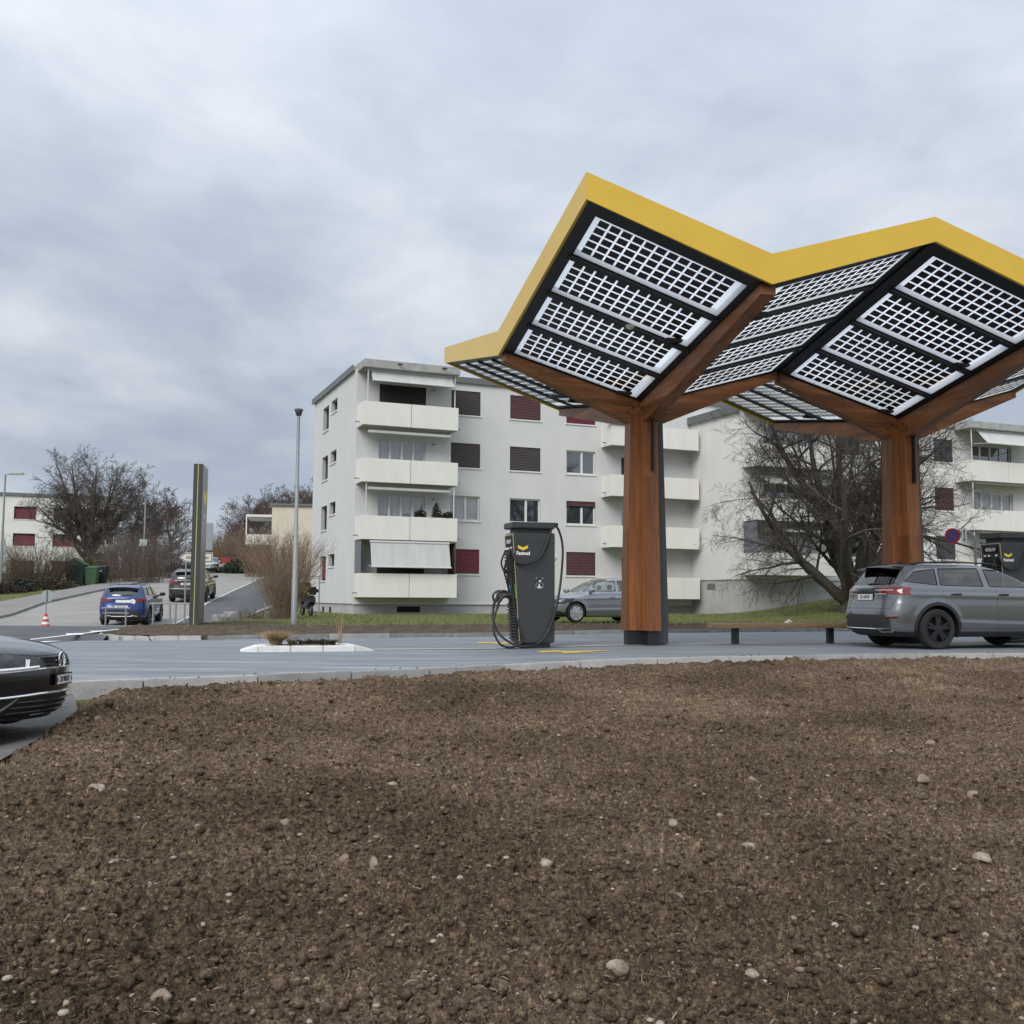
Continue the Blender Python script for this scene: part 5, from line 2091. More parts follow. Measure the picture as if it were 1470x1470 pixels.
def build_suv(root, bodymat, res, scale, rim, spokes, look, glass_side, plate_txt, plate_z, rails=True, rwheel=.365):
    car = Car(SUV, (-1.395, 1.395), rwheel, res, SUV_CR, (.75, 2.6), (.52, 3.4), scale)
    wl = {}
    for sg in (1, -1):
        for nm, P in (('f', SUV_FD), ('r', SUV_RD), ('q', SUV_QW)):
            wl[nm, sg] = car.region('w' + nm + str(sg), side=P, ysign=sg)
    rg = [(-.60, 1.235), (.60, 1.235), (.66, 1.26), (.57, 1.56), (-.57, 1.56), (-.66, 1.26)]
    wrear = car.region('rearglass', end=rg, front=False)
    wf = car.region('windscreen', where=lambda c, n: (c[:, 2] > 1.215 * scale[2]) & (c[:, 2] < 1.60 * scale[2]) & (n[:, 0] > .25) & (c[:, 0] > .1) & (np.abs(c[:, 1]) < car_w(car, c[:, 2]) * .93))
    lamps = {}
    for sg in (1, -1):
        if look == 'grey':
            e = [(.40 * sg, 1.085), (.40 * sg, 1.165), (.95 * sg, 1.190), (.95 * sg, 1.035), (.60 * sg, 1.055)]
            sd = [(-2.6, 1.19), (-1.96, 1.185), (-1.93, 1.16), (-2.04, 1.06), (-2.6, 1.03)]
        elif look == 'blue':
            e = [(.36 * sg, 1.03), (.38 * sg, 1.09), (.95 * sg, 1.165), (.95 * sg, 1.03), (.62 * sg, .965), (.58 * sg, 1.02)]
            sd = [(-2.6, 1.165), (-2.05, 1.16), (-2.12, 1.02), (-2.6, .97)]
        else:
            e = [(.38 * sg, 1.02), (.38 * sg, 1.10), (.95 * sg, 1.17), (.95 * sg, .99), (.66 * sg, .97), (.66 * sg, 1.02)]
            sd = [(-2.6, 1.17), (-2.08, 1.16), (-2.12, 1.0), (-2.6, .98)]
        lamps[sg] = car.region('lamp' + str(sg), side=sd, end=e, front=False, ysign=sg)
    band = None
    if look == 'grey':
        band = car.region('band', end=[(-.42, 1.06), (.42, 1.06), (.42, 1.175), (-.42, 1.175)], front=False)
    bump = car.region('bump', end=[(-.74, .56), (-.62, .66), (.62, .66), (.74, .56), (.70, .36), (.95, .30), (.95, .1), (-.95, .1), (-.95, .30), (-.70, .36)], front=False,
                      side=[(-2.6, .34), (2.6, .34), (2.6, .1), (-2.6, .1)])
    a0 = car.axles

    def archmask(c, n):
        m = np.zeros(len(c), bool)
        for ax in a0:
            r = np.hypot(c[:, 0] - ax, c[:, 2] - car.rw)
            m |= (r < car.Ra + .062) & (np.abs(n[:, 1]) > .3) & (c[:, 2] < car.rw + car.Ra + .1)
        return m
    arch = car.region('arch', where=archmask)
    dl = {}
    for sg in (1, -1):
        dl['f', sg] = car.region('fd' + str(sg), side=FDOOR, ysign=sg, snap=False)
        dl['r', sg] = car.region('rd' + str(sg), side=RDOOR, ysign=sg, snap=False)
    body = car.emit(0, 'body', bodymat, root)
    # roof cap and floor
    for sg in (1, -1):
        for nm in ('f', 'r'):
            d = car.emit(dl[nm, sg], 'door', bodymat, root)
            if d:
                car.emit(wl[nm, sg], 'window', glass_side[0 if nm == 'f' else 1], d, inset=.004)
                handle(car, d, .10 if nm == 'f' else -.98, 1.055, sg, M_plastic if look != 'blue' else bodymat)
        car.emit(wl['q', sg], 'quarter_window', glass_side[1], root, inset=.004)
        lo = car.emit(lamps[sg], 'tail_lamp', M_red, root, inset=-.004)
    car.emit(wrear, 'rear_window', M_autoglass, root, inset=.003)
    car.emit(wf, 'windscreen', M_autoglassl, root, inset=.003)
    if band is not None:
        car.emit(band, 'tail_band', M_gloss, root)
    car.emit(bump, 'lower_bumper', M_plastic, root)
    for ax in car.axles:
        for sg in (1, -1):
            car.emit(arch, 'arch_trim', M_plastic, root, inset=-.006, keep=(car.c[:, 1] * sg > 0) & (np.abs(car.c[:, 0] - ax) < 1.0))
    underbody(car, root)
    cabin(car, root, 1.18)
    add_wheels(car, root, rim, spokes, 40 if res >= 1 else 24)
    # window trim and panel gaps
    for sg in (1, -1):
        for P in (SUV_FD, SUV_RD, SUV_QW):
            tr = MB()
            tr.tube(car.loft_line(closed(P), sg, .001), .009, 6)
            tr.build('window_trim', M_gloss, root)
    sm = seams(car, root, [[(-.05, .40), (-.05, 1.19)], [(-.86, .40), (-1.02, .70), (-1.26, 1.0), (-1.24, 1.20)], [(1.10, .42), (1.12, 1.17)], [(1.10, .40), (-.86, .40)]])
    g = MB()
    g.tube(car.end_line([(-.80, 1.02), (-.72, .78), (.72, .78), (.80, 1.02)], False, -.002), .005, 5)
    g.build('tailgate_gap', M_black, root)
    # spoiler over the rear window
    sp = MB()
    prof_s = [(-2.22, 1.585), (-2.19, 1.60), (-1.75, 1.655), (-1.75, 1.625), (-2.02, 1.585)]
    n = 18
    vs = []
    for k in range(n + 1):
        y = -.60 + 1.2 * k / n
        e = 1 - .5 * (abs(y) / .6) ** 6
        for (x, z) in prof_s:
            vs.append(((-1.75 + (x + 1.75) * (1 - .10 * (abs(y) / .6) ** 2)) * scale[0], y * scale[1], (z - .045 * (y / .6) ** 2) * scale[2]))
    m_ = len(prof_s)
    fs = []
    for k in range(n):
        for j in range(m_):
            fs.append((k * m_ + j, k * m_ + (j + 1) % m_, (k + 1) * m_ + (j + 1) % m_, (k + 1) * m_ + j))
    fs += [tuple(range(m_)), tuple(n * m_ + j for j in range(m_))]
    sp.add(vs, fs)
    sp.build('roof_spoiler', bodymat if look != 'grey' else M_gloss, root, smooth=35)
    if rails:
        for sg in (1, -1):
            r_ = MB()
            pts = []
            for k in range(13):
                x = -1.75 + 2.0 * k / 12
                z = 1.640 + .055 * sin(pi * min(1, max(0, (k / 12)))) ** .35 - .004
                pts.append((x * scale[0], sg * .60 * scale[1], z * scale[2]))
            r_.tube(pts, .017, 8)
            r_.build('roof_rail', M_gloss, root, smooth=50)
    an = MB()
    an.prism([(-1.62, 1.66), (-1.42, 1.66), (-1.60, 1.735)], lambda a, b, d: (a * scale[0], d, b * scale[2]), -.014, .014)
    an.build('roof_aerial', M_gloss, root)
    wi = MB()
    p = [(car.xat(y * scale[1], 1.245 * scale[2], False) - .012, y * scale[1], (1.25 + .02 * k) * scale[2]) for k, y in enumerate((0, -.22, -.42))]
    wi.tube(p, [.014, .009, .006], 6)
    wi.build('rear_wiper', M_black, root)
    mirrors(car, root, .88, 1.17, bodymat if look == 'grey' else M_gloss, M_black)
    px_ = car.xat(0, plate_z * scale[2], False) - .012
    if plate_txt:
        number_plate(root, px_, 0, plate_z * scale[2], .50, .11, plate_txt, -1)
    return car


def car_w(car, z):
    return np.interp(z, car.half[:, 0, 2], car.half[:, :, 1].max(1))


U_ANG = .2689
# ---- grey estate-like off-roader at the charging bay
suv = thing('parked_car', 'metallic grey sport utility car with black wheels parked under the right canopy column', 'car', row(0, 0, 0), U_ANG)
ra = Vector((8.07, 20.90, 0))
suv.location = ra + U * 1.395
M_grey = paint('metallic_grey_paint', (.185, .195, .210), .75)
c_suv = build_suv(suv, M_grey, 1.25, (1.02, 1, 1.01), M_rimd, 5, 'grey', (M_autoglassl, M_autoglass), 'ZH 602907', 1.0, rwheel=.39)
# details of its rear: bright lamp lines, reflectors, bumper strips, lettering, fuel flap
for sg in (1, -1):
    for q, z_, r_ in ((.72, 1.135, .007), (.60, 1.06, .005)):
        d = MB()
        d.tube(c_suv.end_line([(.30 * sg, z_), (q * sg, z_)], False, .006), r_, 6)
        d.build('lamp_line', M_lampw, suv)
d = MB()
d.tube(c_suv.end_line([(-.70, .40), (-.45, .385), (.45, .385), (.70, .40)], False, .012), .012, 6)
d.build('bumper_strip', M_chrome, suv)
for sg in (1, -1):
    d = MB()
    d.tube(c_suv.end_line([(.46 * sg, .36), (.50 * sg, .325), (.72 * sg, .335), (.74 * sg, .36)], False, .012), .010, 6)
    d.build('exhaust_trim', M_chrome, suv)
for sg in (1, -1):
    d = MB()
    d.tube(c_suv.end_line([(.66 * sg, .60), (.84 * sg, .615)], False, .006), .022, 6)
    d.build('reflector', M_redd, suv)
d = MB()
text_mesh('ŠKODA', .085, d, lambda a, b: (c_suv.xat(-a * 1.3, 1.12 + b, False) - .007, -a * 1.3, 1.12 + b), 0, .002)
d.build('tailgate_lettering', M_steel, suv, fix=False)
d = MB()
d.tube(c_suv.loft_line([(-1.80, .98), (-1.80, 1.10), (-1.58, 1.10), (-1.58, .98), (-1.80, .98)], -1, -.002), .0035, 5)
d.build('fuel_flap', M_black, suv)

# ---- blue car on the side street
blue = thing('parked_car', 'bright blue sport utility car seen from behind on the side street', 'car', (0, 0, 0), 0)
bx, by = at(190, 899, 41.3).x, 41.3
hd_ = R(90 + 9)
blue.location = (bx, by, gz(bx, by) + .01)
blue.rotation_euler = (0, -.03, hd_)
M_blue = paint('metallic_blue_paint', (.010, .038, .165), .45)
c_bl = build_suv(blue, M_blue, .62, (.90, .955, .935), M_rimd, 5, 'blue', (M_autoglassl, M_autoglassl), None, .8)
number_plate(blue, c_bl.xat(0, .73, False) - .014, 0, .73, .50, .11, 'ZH 318 44', -1)
d = MB()
zz = .945
d.bbox(c_bl.xat(0, zz, False) - .012, c_bl.xat(0, zz, False) - .003, -.36, .22, zz - .055, zz + .055, .004)
d.build('rear_sticker', M_plate, blue)
d = MB()
yy = -.40
d.lathe([(.105, 0), (.105, -.006)], 20, (c_bl.xat(yy, .935, False) - .004, yy, .935), 'x')
d.build('round_sticker', M_plate, blue)
d = MB()
d.tube(c_bl.end_line([(-.62, .40), (-.45, .43), (-.35, .40), (.35, .40), (.45, .43), (.62, .40)], False, .010), .014, 6)
d.build('bumper_strip', M_alu, blue)

# ---- dark car farther up the street
dark = thing('parked_car', 'dark brownish grey sport utility car half hidden behind the totem uphill', 'car', (0, 0, 0), 0)
bx, by = at(277, 862, 53.0).x, 53.0
dark.location = (bx, by, gz(bx, by) + .01)
dark.rotation_euler = (0, -.06, R(90 + 8))
M_dkp = paint('dark_bronze_paint', (.018, .018, .020), .4)
c_dk = build_suv(dark, M_dkp, .55, (.92, .97, .965), M_rimd, 5, 'dark', (M_autoglassl, M_autoglass), None, .8)
number_plate(dark, c_dk.xat(0, .93, False) - .014, 0, .93, .50, .11, 'ZH 71 206', -1)
d = MB()
d.tube(c_dk.end_line([(-.80, .70), (.80, .70)], False, .004), .05, 6)
d.build('bumper_band', mat('silver_trim', (.16, .16, .16), .4, metal=.5), dark)

# ---- hatchback shape
HAT = [(.165, -1.95, 1.98, .78), (.20, -2.02, 2.09, .83), (.27, -2.07, 2.145, .865), (.38, -2.11, 2.170, .89), (.50, -2.125, 2.178, .90), (.60, -2.125, 2.172, .905), (.68, -2.12, 2.150, .905),
       (.735, -2.11, 2.105, .902), (.775, -2.10, 2.02, .897), (.82, -2.09, 1.86, .890), (.87, -2.075, 1.58, .882), (.915, -2.06, 1.26, .873), (.95, -2.04, 1.03, .862), (.98, -2.02, .95, .842),
       (1.06, -1.97, .80, .800), (1.20, -1.86, .52, .735), (1.31, -1.73, .26, .685), (1.38, -1.62, .06, .635), (1.42, -1.50, -.12, .565), (1.445, -1.32, -.32, .45), (1.46, -1.1, -.48, .28), (1.464, -.9, -.58, .03)]
HAT_FD = [(.86, .985), (-.22, 1.0), (-.27, 1.335), (.22, 1.30), (.55, 1.17)]
HAT_RD = [(-.33, 1.0), (-1.15, 1.02), (-1.20, 1.25), (-1.0, 1.325), (-.36, 1.338)]
HAT_QW = [(-1.22, 1.025), (-1.62, 1.06), (-1.42, 1.20), (-1.25, 1.24)]
HFD = [(1.0, .30), (-.16, .30), (-.16, .99), (.98, .97)]
HRD = [(-.16, .30), (-.85, .30), (-1.0, .60), (-1.2, .85), (-1.2, 1.0), (-.16, .99)]


def build_hatch(root, bodymat, res, scale, rim, spokes, glass, front='plain', twin=False, hfront=(.78, 2.35)):
    car = Car(HAT, (-1.32, 1.32), .315, res, [(-1.9, .82, 1.7, .76, .014, .045), (-1.1, .42, 1.1, .38, .010, .05)], hfront, (.50, 2.8), scale, arch=.045, flare=.010)
    wl = {}
    for sg in (1, -1):
        for nm, P in (('f', HAT_FD), ('r', HAT_RD), ('q', HAT_QW)):
            wl[nm, sg] = car.region('w' + nm + str(sg), side=P, ysign=sg)
    S = scale[2]
    wf = car.region('windscreen', where=lambda c, n: (c[:, 2] > .985 * S) & (c[:, 2] < 1.385 * S) & (n[:, 0] > .25) & (c[:, 0] > .0) & (np.abs(c[:, 1]) < car_w(car, c[:, 2]) * .92))
    wr = car.region('rearglass', end=[(-.60, 1.02), (.60, 1.02), (.52, 1.34), (-.52, 1.34)], front=False)
    hl = {}
    for sg in (1, -1):
        # headlamp: on the nose beside the grille, wrapping round the corner
        e = [(.29 * sg, .610), (.29 * sg, .695), (.50 * sg, .735), (.95 * sg, .775), (.95 * sg, .600), (.60 * sg, .585)]
        sd = [(2.3, .60), (2.3, .75), (1.74, .775), (1.60, .765), (1.72, .66), (1.85, .605)]
        hl[sg] = car.region('hl' + str(sg), side=sd, end=e, front=True, ysign=sg)
    tl = {}
    for sg in (1, -1):
        tl[sg] = car.region('tl' + str(sg), side=[(-2.3, .72), (-1.9, .78), (-1.8, .92), (-2.3, .92)], end=[(.55 * sg, .74), (.55 * sg, .90), (.95 * sg, .92), (.95 * sg, .72)], front=False, ysign=sg)
    gr = car.region('grille', end=[(-.285, .615), (-.285, .700), (.285, .700), (.285, .615)], front=True)
    lg = car.region('lowgrille', end=[(-.80, .20), (-.86, .30), (-.62, .395), (-.3, .385), (.3, .385), (.62, .395), (.86, .30), (.80, .20)], front=True)
    dl = {}
    for sg in (1, -1):
        dl['f', sg] = car.region('fd' + str(sg), side=HFD, ysign=sg, snap=False)
        dl['r', sg] = car.region('rd' + str(sg), side=HRD, ysign=sg, snap=False)
    bn = car.region('bonnet', where=lambda c, n: (n[:, 2] > .5) & (c[:, 0] > .9 * scale[0]) & (c[:, 2] > .735 * S) & (np.abs(c[:, 1]) < .72 * scale[1]))
    car.emit(0, 'body', bodymat, root)
    car.emit(bn, 'bonnet', bodymat, root)
    for sg in (1, -1):
        for nm in ('f', 'r'):
            d_ = car.emit(dl[nm, sg], 'door', bodymat, root)
            car.emit(wl[nm, sg], 'window', glass, d_, inset=.004)
            handle(car, d_, -.04 if nm == 'f' else -1.0, .80, sg, bodymat)
        car.emit(wl['q', sg], 'quarter_window', glass, root, inset=.004)
        car.emit(hl[sg], 'headlamp', M_lamp, root, inset=-.002)
        car.emit(tl[sg], 'tail_lamp', M_red, root, inset=-.003)
    car.emit(wf, 'windscreen', M_autoglassl, root, inset=.003)
    car.emit(wr, 'rear_window', M_autoglass, root, inset=.003)
    car.emit(gr, 'grille', M_plastic, root, inset=.006)
    car.emit(lg, 'lower_grille', M_plastic, root, inset=.012)
    underbody(car, root)
    cabin(car, root, .97)
    add_wheels(car, root, rim, spokes, 28, .20, twin)
    for sg in (1, -1):
        for P in (HAT_FD, HAT_RD, HAT_QW):
            tr = MB()
            tr.tube(car.loft_line(closed(P), sg, .001), .008, 6)
            tr.build('window_trim', M_gloss, root)
    seams(car, root, [[(-.16, .30), (-.16, .99)], [(-.85, .30), (-1.0, .60), (-1.2, .85), (-1.2, 1.0)], [(1.0, .32), (1.02, .95)], [(1.0, .30), (-.85, .30)]])
    mirrors(car, root, .72, .96, bodymat, M_black)
    return car


# ---- silver car beyond the far kerb, half behind the column
silver = thing('parked_car', 'silver grey hatchback standing on the grass edge behind the left canopy column', 'car', (0, 0, 0), 0)
M_sil = paint('silver_paint', (.270, .290, .320), .6)
sy = 34.3
sx = at(808, 890, sy).x
ang = R(180 + 25)
hv = Vector((cos(ang), sin(ang), 0))
silver.location = Vector((sx, sy, 0)) - hv * 1.32 * 1.0 + Vector((-hv.y, hv.x, 0)) * -.0
sl = silver.location
silver.location = (sl.x, sl.y, gz(sl.x, sl.y) + .04)
silver.rotation_euler = (0, 0, ang)
build_hatch(silver, M_sil, .7, (.98, 1.0, 1.03), M_rims, 7, M_autoglassl)

# ---- black car at the left edge, front corner in view
black = thing('parked_car', 'glossy black car whose front end enters the picture at the left edge', 'car', (0, 0, 0), 0)
M_blk = paint('black_paint', (.004, .005, .009), .0)
BH = R(0)
nose = at(90, 955, 9.35)
hv = Vector((cos(BH), sin(BH), 0))
black.location = (nose.x - hv.x * 2.178, nose.y - hv.y * 2.178, -.30)
black.rotation_euler = (0, 0, BH)
c_b = build_hatch(black, M_blk, 1.5, (1.0, 1.0, 1.0), M_rims, 5, M_autoglass, hfront=(1.0, 2.0))
d = MB()
for k, z in enumerate((.635, .668, .690)):
    d.tube(c_b.end_line([(-.27, z), (.27, z)], True, .004), .006, 6)
d.build('grille_bar', M_gloss, black)
d = MB()
d.tube(c_b.end_line([(-.29, .607), (.29, .607)], True, .008), .009, 6)
for sg in (1, -1):
    d.tube(c_b.end_line([(.29 * sg, .605), (.60 * sg, .588), (.80 * sg, .592)], True, .006), .009, 6)
d.build('chrome_grille_strip', M_chrome, black)
d = MB()
d.tube(c_b.end_line([(-.74, .355), (-.60, .372), (-.30, .392), (.30, .392), (.60, .372), (.74, .355)], True, .010), .012, 6)
d.build('chrome_bumper_strip', M_chrome, black)
for sg in (1, -1):
    d = MB()
    d.tube(c_b.end_line([(.60 * sg, .295), (.74 * sg, .280)], True, .0), .010, 6)
    d.build('fog_lamp_strip', M_chrome, black)
    d = MB()
    d.tube(c_b.end_line([(.46 * sg, .36), (.56 * sg, .24)], True, -.004), .020, 6)
    d.build('bumper_blade', M_blk, black)
    # lamp internals: bright daytime blade and inner lens block
    d = MB()
    for y0, y1 in ((.40, .43), (.62, .645)):
        P = [(y0, .632), (y1, .630), (y1 - .02, .695), (y0 - .025, .690)]
        d.add([(c_b.xat(y, z, True) + .012, sg * (y + .002), z) for y, z in P], [(0, 1, 2, 3)])
    d.build('lamp_blade', M_lampw, black, fix=False)
    d = MB()
    d.tube(c_b.end_line([(.32 * sg, .624), (.60 * sg, .610), (.86 * sg, .616)], True, .012), .016, 6)
    d.build('daytime_light', M_lampw, black)
for z in (.235, .28, .325):
    d = MB()
    d.tube(c_b.end_line([(-.50, z), (.50, z)], True, -.004), .010, 6)
    d.build('lower_grille_bar', M_gloss, black)
d = MB()
d.tube(c_b.end_line([(-.74, .175), (-.5, .178), (.5, .178), (.74, .175)], True, .0), .016, 6)
d.build('front_lip', M_plastic, black)
number_plate(black, c_b.xat(0, .50, True) + .016, 0, .50, .30, .08, 'ZH 904215', 1)
# round emblem: two letters inside a ring
em = MB()
ex, ez = c_b.xat(0, .672, True) + .016, .672
ring = [(ex, .066 * cos(t), ez + .066 * sin(t)) for t in np.linspace(0, 2 * pi, 33)[:-1]]
em.tube(ring, .008, 6, closed=True)
for pl in ([(-.030, .055), (0, .004), (.030, .055)], [(-.052, .034), (-.026, -.050), (0, .000), (.026, -.050), (.052, .034)]):
    em.tube([(ex, a, ez + b) for a, b in pl], .006, 6)
em.build('emblem', M_chrome, black, smooth=50)
em = MB()
em.lathe([(.062, 0), (.062, .006)], 24, (ex - .010, 0, ez), 'x')
em.build('emblem_plate', M_gloss, black)
g = MB()
g.tube(c_b.end_line([(-.78, .782), (-.62, .752), (-.29, .716), (.29, .716), (.62, .752), (.78, .782)], True, -.001), .005, 5)
g.build('bonnet_gap', M_black, black)


# ---- cars at the top of the street
def far_car(label, px, d, col, ang, scale=(1, 1, 1), dz=0.0, res=.30):
    x = at(px, 815, d).x
    t = thing('parked_car', label, 'car', (x, d, gz(x, d) + .02 + dz), R(ang))
    cr = build_hatch(t, col, res, scale, M_rims, 5, M_autoglass)
    return t, cr


M_wht = paint('white_paint', (.62, .63, .64), .0)
M_sl2 = paint('pale_silver_paint', (.42, .44, .46), .5)
t, cr = far_car('pale silver car facing downhill at the top of the street', 303, 100, M_sl2, -82, (1, 1.0, 1.05))
number_plate(t, cr.xat(0, .45, True) + .02, 0, .45, .5, .11, 'ZH 55 10', 1)
far_car('dark car between the white van and the totem uphill', 262, 99, M_dkp, -95, (.95, 1, .98))
far_car('white car whose roof shows above the clipped hedge', 346, 108, M_wht, 10, (1, 1, 1.0))
far_car('second white car beyond the hedge beside the brown thicket', 378, 110, M_wht, 12, (1, 1, 1.05), .25)
# white van
VAN = [(.25, -2.3, 2.2, .80), (.35, -2.40, 2.36, .90), (.6, -2.42, 2.40, .95), (.9, -2.42, 2.34, .96), (1.05, -2.42, 2.15, .955), (1.18, -2.41, 1.75, .945), (1.25, -2.40, 1.60, .935), (1.5, -2.36, 1.28, .90), (1.8, -2.30, .90, .85), (1.92, -2.22, .66, .79), (1.97, -2.1, .4, .66), (1.985, -1.9, .2, .4), (1.99, -1.8, .1, .03)]
van = thing('parked_van', 'white van parked left of the dark car at the top of the street', 'van', (0, 0, 0), R(-60))
x = at(246, 815, 101).x
van.location = (x, 101, gz(x, 101) + .02)
cv = Car(VAN, (-1.45, 1.45), .33, .35, (), (.7, 2.6), (.4, 3.6))
wws = cv.region('ws', where=lambda c, n: (c[:, 2] > 1.24) & (c[:, 2] < 1.86) & (n[:, 0] > .3) & (np.abs(c[:, 1]) < .80))
wss = {sg: cv.region('s%d' % sg, side=[(1.35, 1.22), (.45, 1.22), (.45, 1.75), (.95, 1.72)], ysign=sg) for sg in (1, -1)}
cv.emit(0, 'body', M_wht, van)
cv.emit(wws, 'windscreen', M_autoglass, van)
for sg in (1, -1):
    cv.emit(wss[sg], 'window', M_autoglass, van)
underbody(cv, van)
add_wheels(cv, van, M_rims, 5, 20)
# ------------------------------------------------------------------ charging posts
M_chg = mat('charger_grey', (.040, .043, .047), .42, noise=.06, nscale=3)
M_chgd = mat('charger_dark', (.018, .019, .020), .5)
M_edge = mat('pale_edge_strip', (.42, .38, .20), .4)
M_logo = mat('logo_yellow', (.85, .60, .03), .4)
M_letter = mat('white_lettering', (.80, .80, .78), .5)
M_cable = mat('black_cable', (.010, .010, .011), .5)
M_screen = mat('screen_blue', (.05, .12, .22), .1)
M_green = mat('green_edge', (.08, .30, .05), .4)


def catmull(P, n=8):
    P = [Vector(p) for p in P]
    Q = [P[0] * 2 - P[1]] + P + [P[-1] * 2 - P[-2]]
    out = []
    for i in range(1, len(Q) - 2):
        for k in range(n):
            t = k / n
            out.append(.5 * ((2 * Q[i]) + (Q[i + 1] - Q[i - 1]) * t + (2 * Q[i - 1] - 5 * Q[i] + 4 * Q[i + 1] - Q[i + 2]) * t * t + (3 * Q[i] - Q[i - 1] - 3 * Q[i + 1] + Q[i + 2]) * t ** 3))
    out.append(P[-1])
    return out


def chevron(mb, cx, cz, w_, h_, fn, mi=0):
    """two bars meeting in a downward point"""
    t = h_ * .55
    l = [(-w_ / 2, h_ / 2), (0, -h_ / 2 + t), (0, -h_ / 2), (-w_ / 2, h_ / 2 - t)]
    r = [(w_ / 2, h_ / 2), (0, -h_ / 2 + t), (0, -h_ / 2), (w_ / 2, h_ / 2 - t)]
    for q in (l, r):
        mb.add([fn(cx + a, cz + b) for a, b in q], [(0, 1, 2, 3)], mi)


def make_charger(label, loc):
    """local: x along the row, y away from the viewer, z up; narrow cable side faces -x"""
    t = thing('charging_post', label, 'charging post', loc, U_ANG, 'charging posts along the row')
    D = .64
    fn = lambda a, b, d: (a, d, b)
    b = MB()
    bm = bmesh.new()
    prof = [(.02, .10), (.72, .10), (.74, .16), (.74, 2.29), (-.125, 2.29), (-.13, 2.24)]
    vs0 = [bm.verts.new((x, 0, z)) for x, z in prof]
    vs1 = [bm.verts.new((x, D, z)) for x, z in prof]
    n = len(prof)
    bm.faces.new(vs0); bm.faces.new(vs1[::-1])
    for i in range(n):
        bm.faces.new((vs0[i], vs1[i], vs1[(i + 1) % n], vs0[(i + 1) % n]))
    bmesh.ops.bevel(bm, geom=bm.edges[:], offset=.016, segments=3, affect='EDGES')
    bm.verts.index_update()
    b.add([v.co for v in bm.verts], [[v.index for v in f.verts] for f in bm.faces])
    bm.free()
    b.build('housing', M_chg, t, smooth=35)
    b = MB(); b.bbox(.05, .66, .05, D - .05, 0, .099, .008); b.build('base', M_chgd, t, smooth=35)
    b = MB(); b.bbox(-.04, .66, .06, D - .06, 2.291, 2.375, .01); b.build('neck', M_chgd, t, smooth=35)
    b = MB(); b.bbox(-.155, .745, -.015, D + .015, 2.376, 2.50, .018); o = b.build('top_cap', M_chg, t, smooth=35)
    b = MB()
    b.prism([(.62, 2.40), (.80, 2.42), (.82, 2.47), (.80, 2.50), (.60, 2.50)], fn, .03, .13)
    b.build('cable_arm', M_chgd, o)
    # horizontal seam near the top and the logo on the broad side
    b = MB(); b.box(-.09, .73, -.0015, .004, 2.085, 2.093); b.build('panel_gap', M_black, t)
    b = MB()
    y = -.004
    chevron(b, .07, 1.985, .205, .10, lambda a, c: (a, y, c))
    b.build('chevron_logo', M_logo, t, fix=False)
    b = MB()
    text_mesh('Fastned', .098, b, lambda a, c: (.075 + a * .92, y, 1.875 + c), 0, .0035)
    b.build('lettering', M_letter, t, fix=False)
    b = MB()
    b.box(.335, .495, -.005, -.001, 1.17, 1.40)
    s_ = b.build('info_sticker', M_chgd, t)
    b = MB()
    for x0, x1, z0, z1 in ((.345, .370, 1.388, 1.394), (.460, .485, 1.388, 1.394), (.342, .348, 1.365, 1.394), (.482, .488, 1.365, 1.394), (.345, .485, 1.290, 1.294), (.342, .346, 1.18, 1.28), (.484, .488, 1.18, 1.28), (.40, .43, 1.315, 1.345), (.432, .45, 1.325, 1.352), (.372, .382, 1.192, 1.225), (.395, .425, 1.19, 1.262), (.436, .446, 1.195, 1.222), (.452, .47, 1.195, 1.21), (.372, .46, 1.186, 1.192)):
        b.quad((x0, -.0075, z0), (x1, -.0075, z0), (x1, -.0075, z1), (x0, -.0075, z1))
    b.build('symbol', M_letter, s_, fix=False)
    b = MB(); b.lathe([(.022, 0), (.022, -.012)], 12, (.60, -.002, .36), 'y'); b.build('lock', M_alu, t)
    # narrow cable side: slanted plane x = xs(z)
    xs = lambda z: .02 - .15 * (z - .10) / 2.14

    def fs(yy, z, off=0.0):
        return (xs(z) - off, yy, z)
    b = MB()
    for yy in (.012, D - .012):
        for z0, z1 in ((.14, 2.26),):
            b.hexa([fs(yy - .011, z0, .001), fs(yy + .011, z0, .001), fs(yy + .011, z0, .010), fs(yy - .011, z0, .010), fs(yy - .011, z1, .001), fs(yy + .011, z1, .001), fs(yy + .011, z1, .010), fs(yy - .011, z1, .010)])
    b.hexa([fs(.024, 2.24, .001), fs(D - .024, 2.24, .001), fs(D - .024, 2.24, .010), fs(.024, 2.24, .010), fs(.024, 2.262, .001), fs(D - .024, 2.262, .001), fs(D - .024, 2.262, .010), fs(.024, 2.262, .010)])
    b.build('edge_strip', M_edge, t)
    b = MB()
    b.hexa([fs(.03, .16, .001), fs(D - .03, .16, .001), fs(D - .03, .16, .006), fs(.03, .16, .006), fs(.03, 2.236, .001), fs(D - .03, 2.236, .001), fs(D - .03, 2.236, .006), fs(.03, 2.236, .006)])
    b.build('cable_panel', M_black, t)
    for z0, z1 in ((.18, .88), (1.30, 1.86)):
        b = MB()
        z = z0
        while z < z1:
            for ya, yb in ((.05, D * .5 - .015), (D * .5 + .015, D - .05)):
                b.hexa([fs(ya, z, .008), fs(yb, z, .008), fs(yb, z - .012, .055), fs(ya, z - .012, .055), fs(ya, z + .03, .008), fs(yb, z + .03, .008), fs(yb, z + .022, .055), fs(ya, z + .022, .055)])
            z += .062
        b.build('louvre', M_chgd, t)
    b = MB()
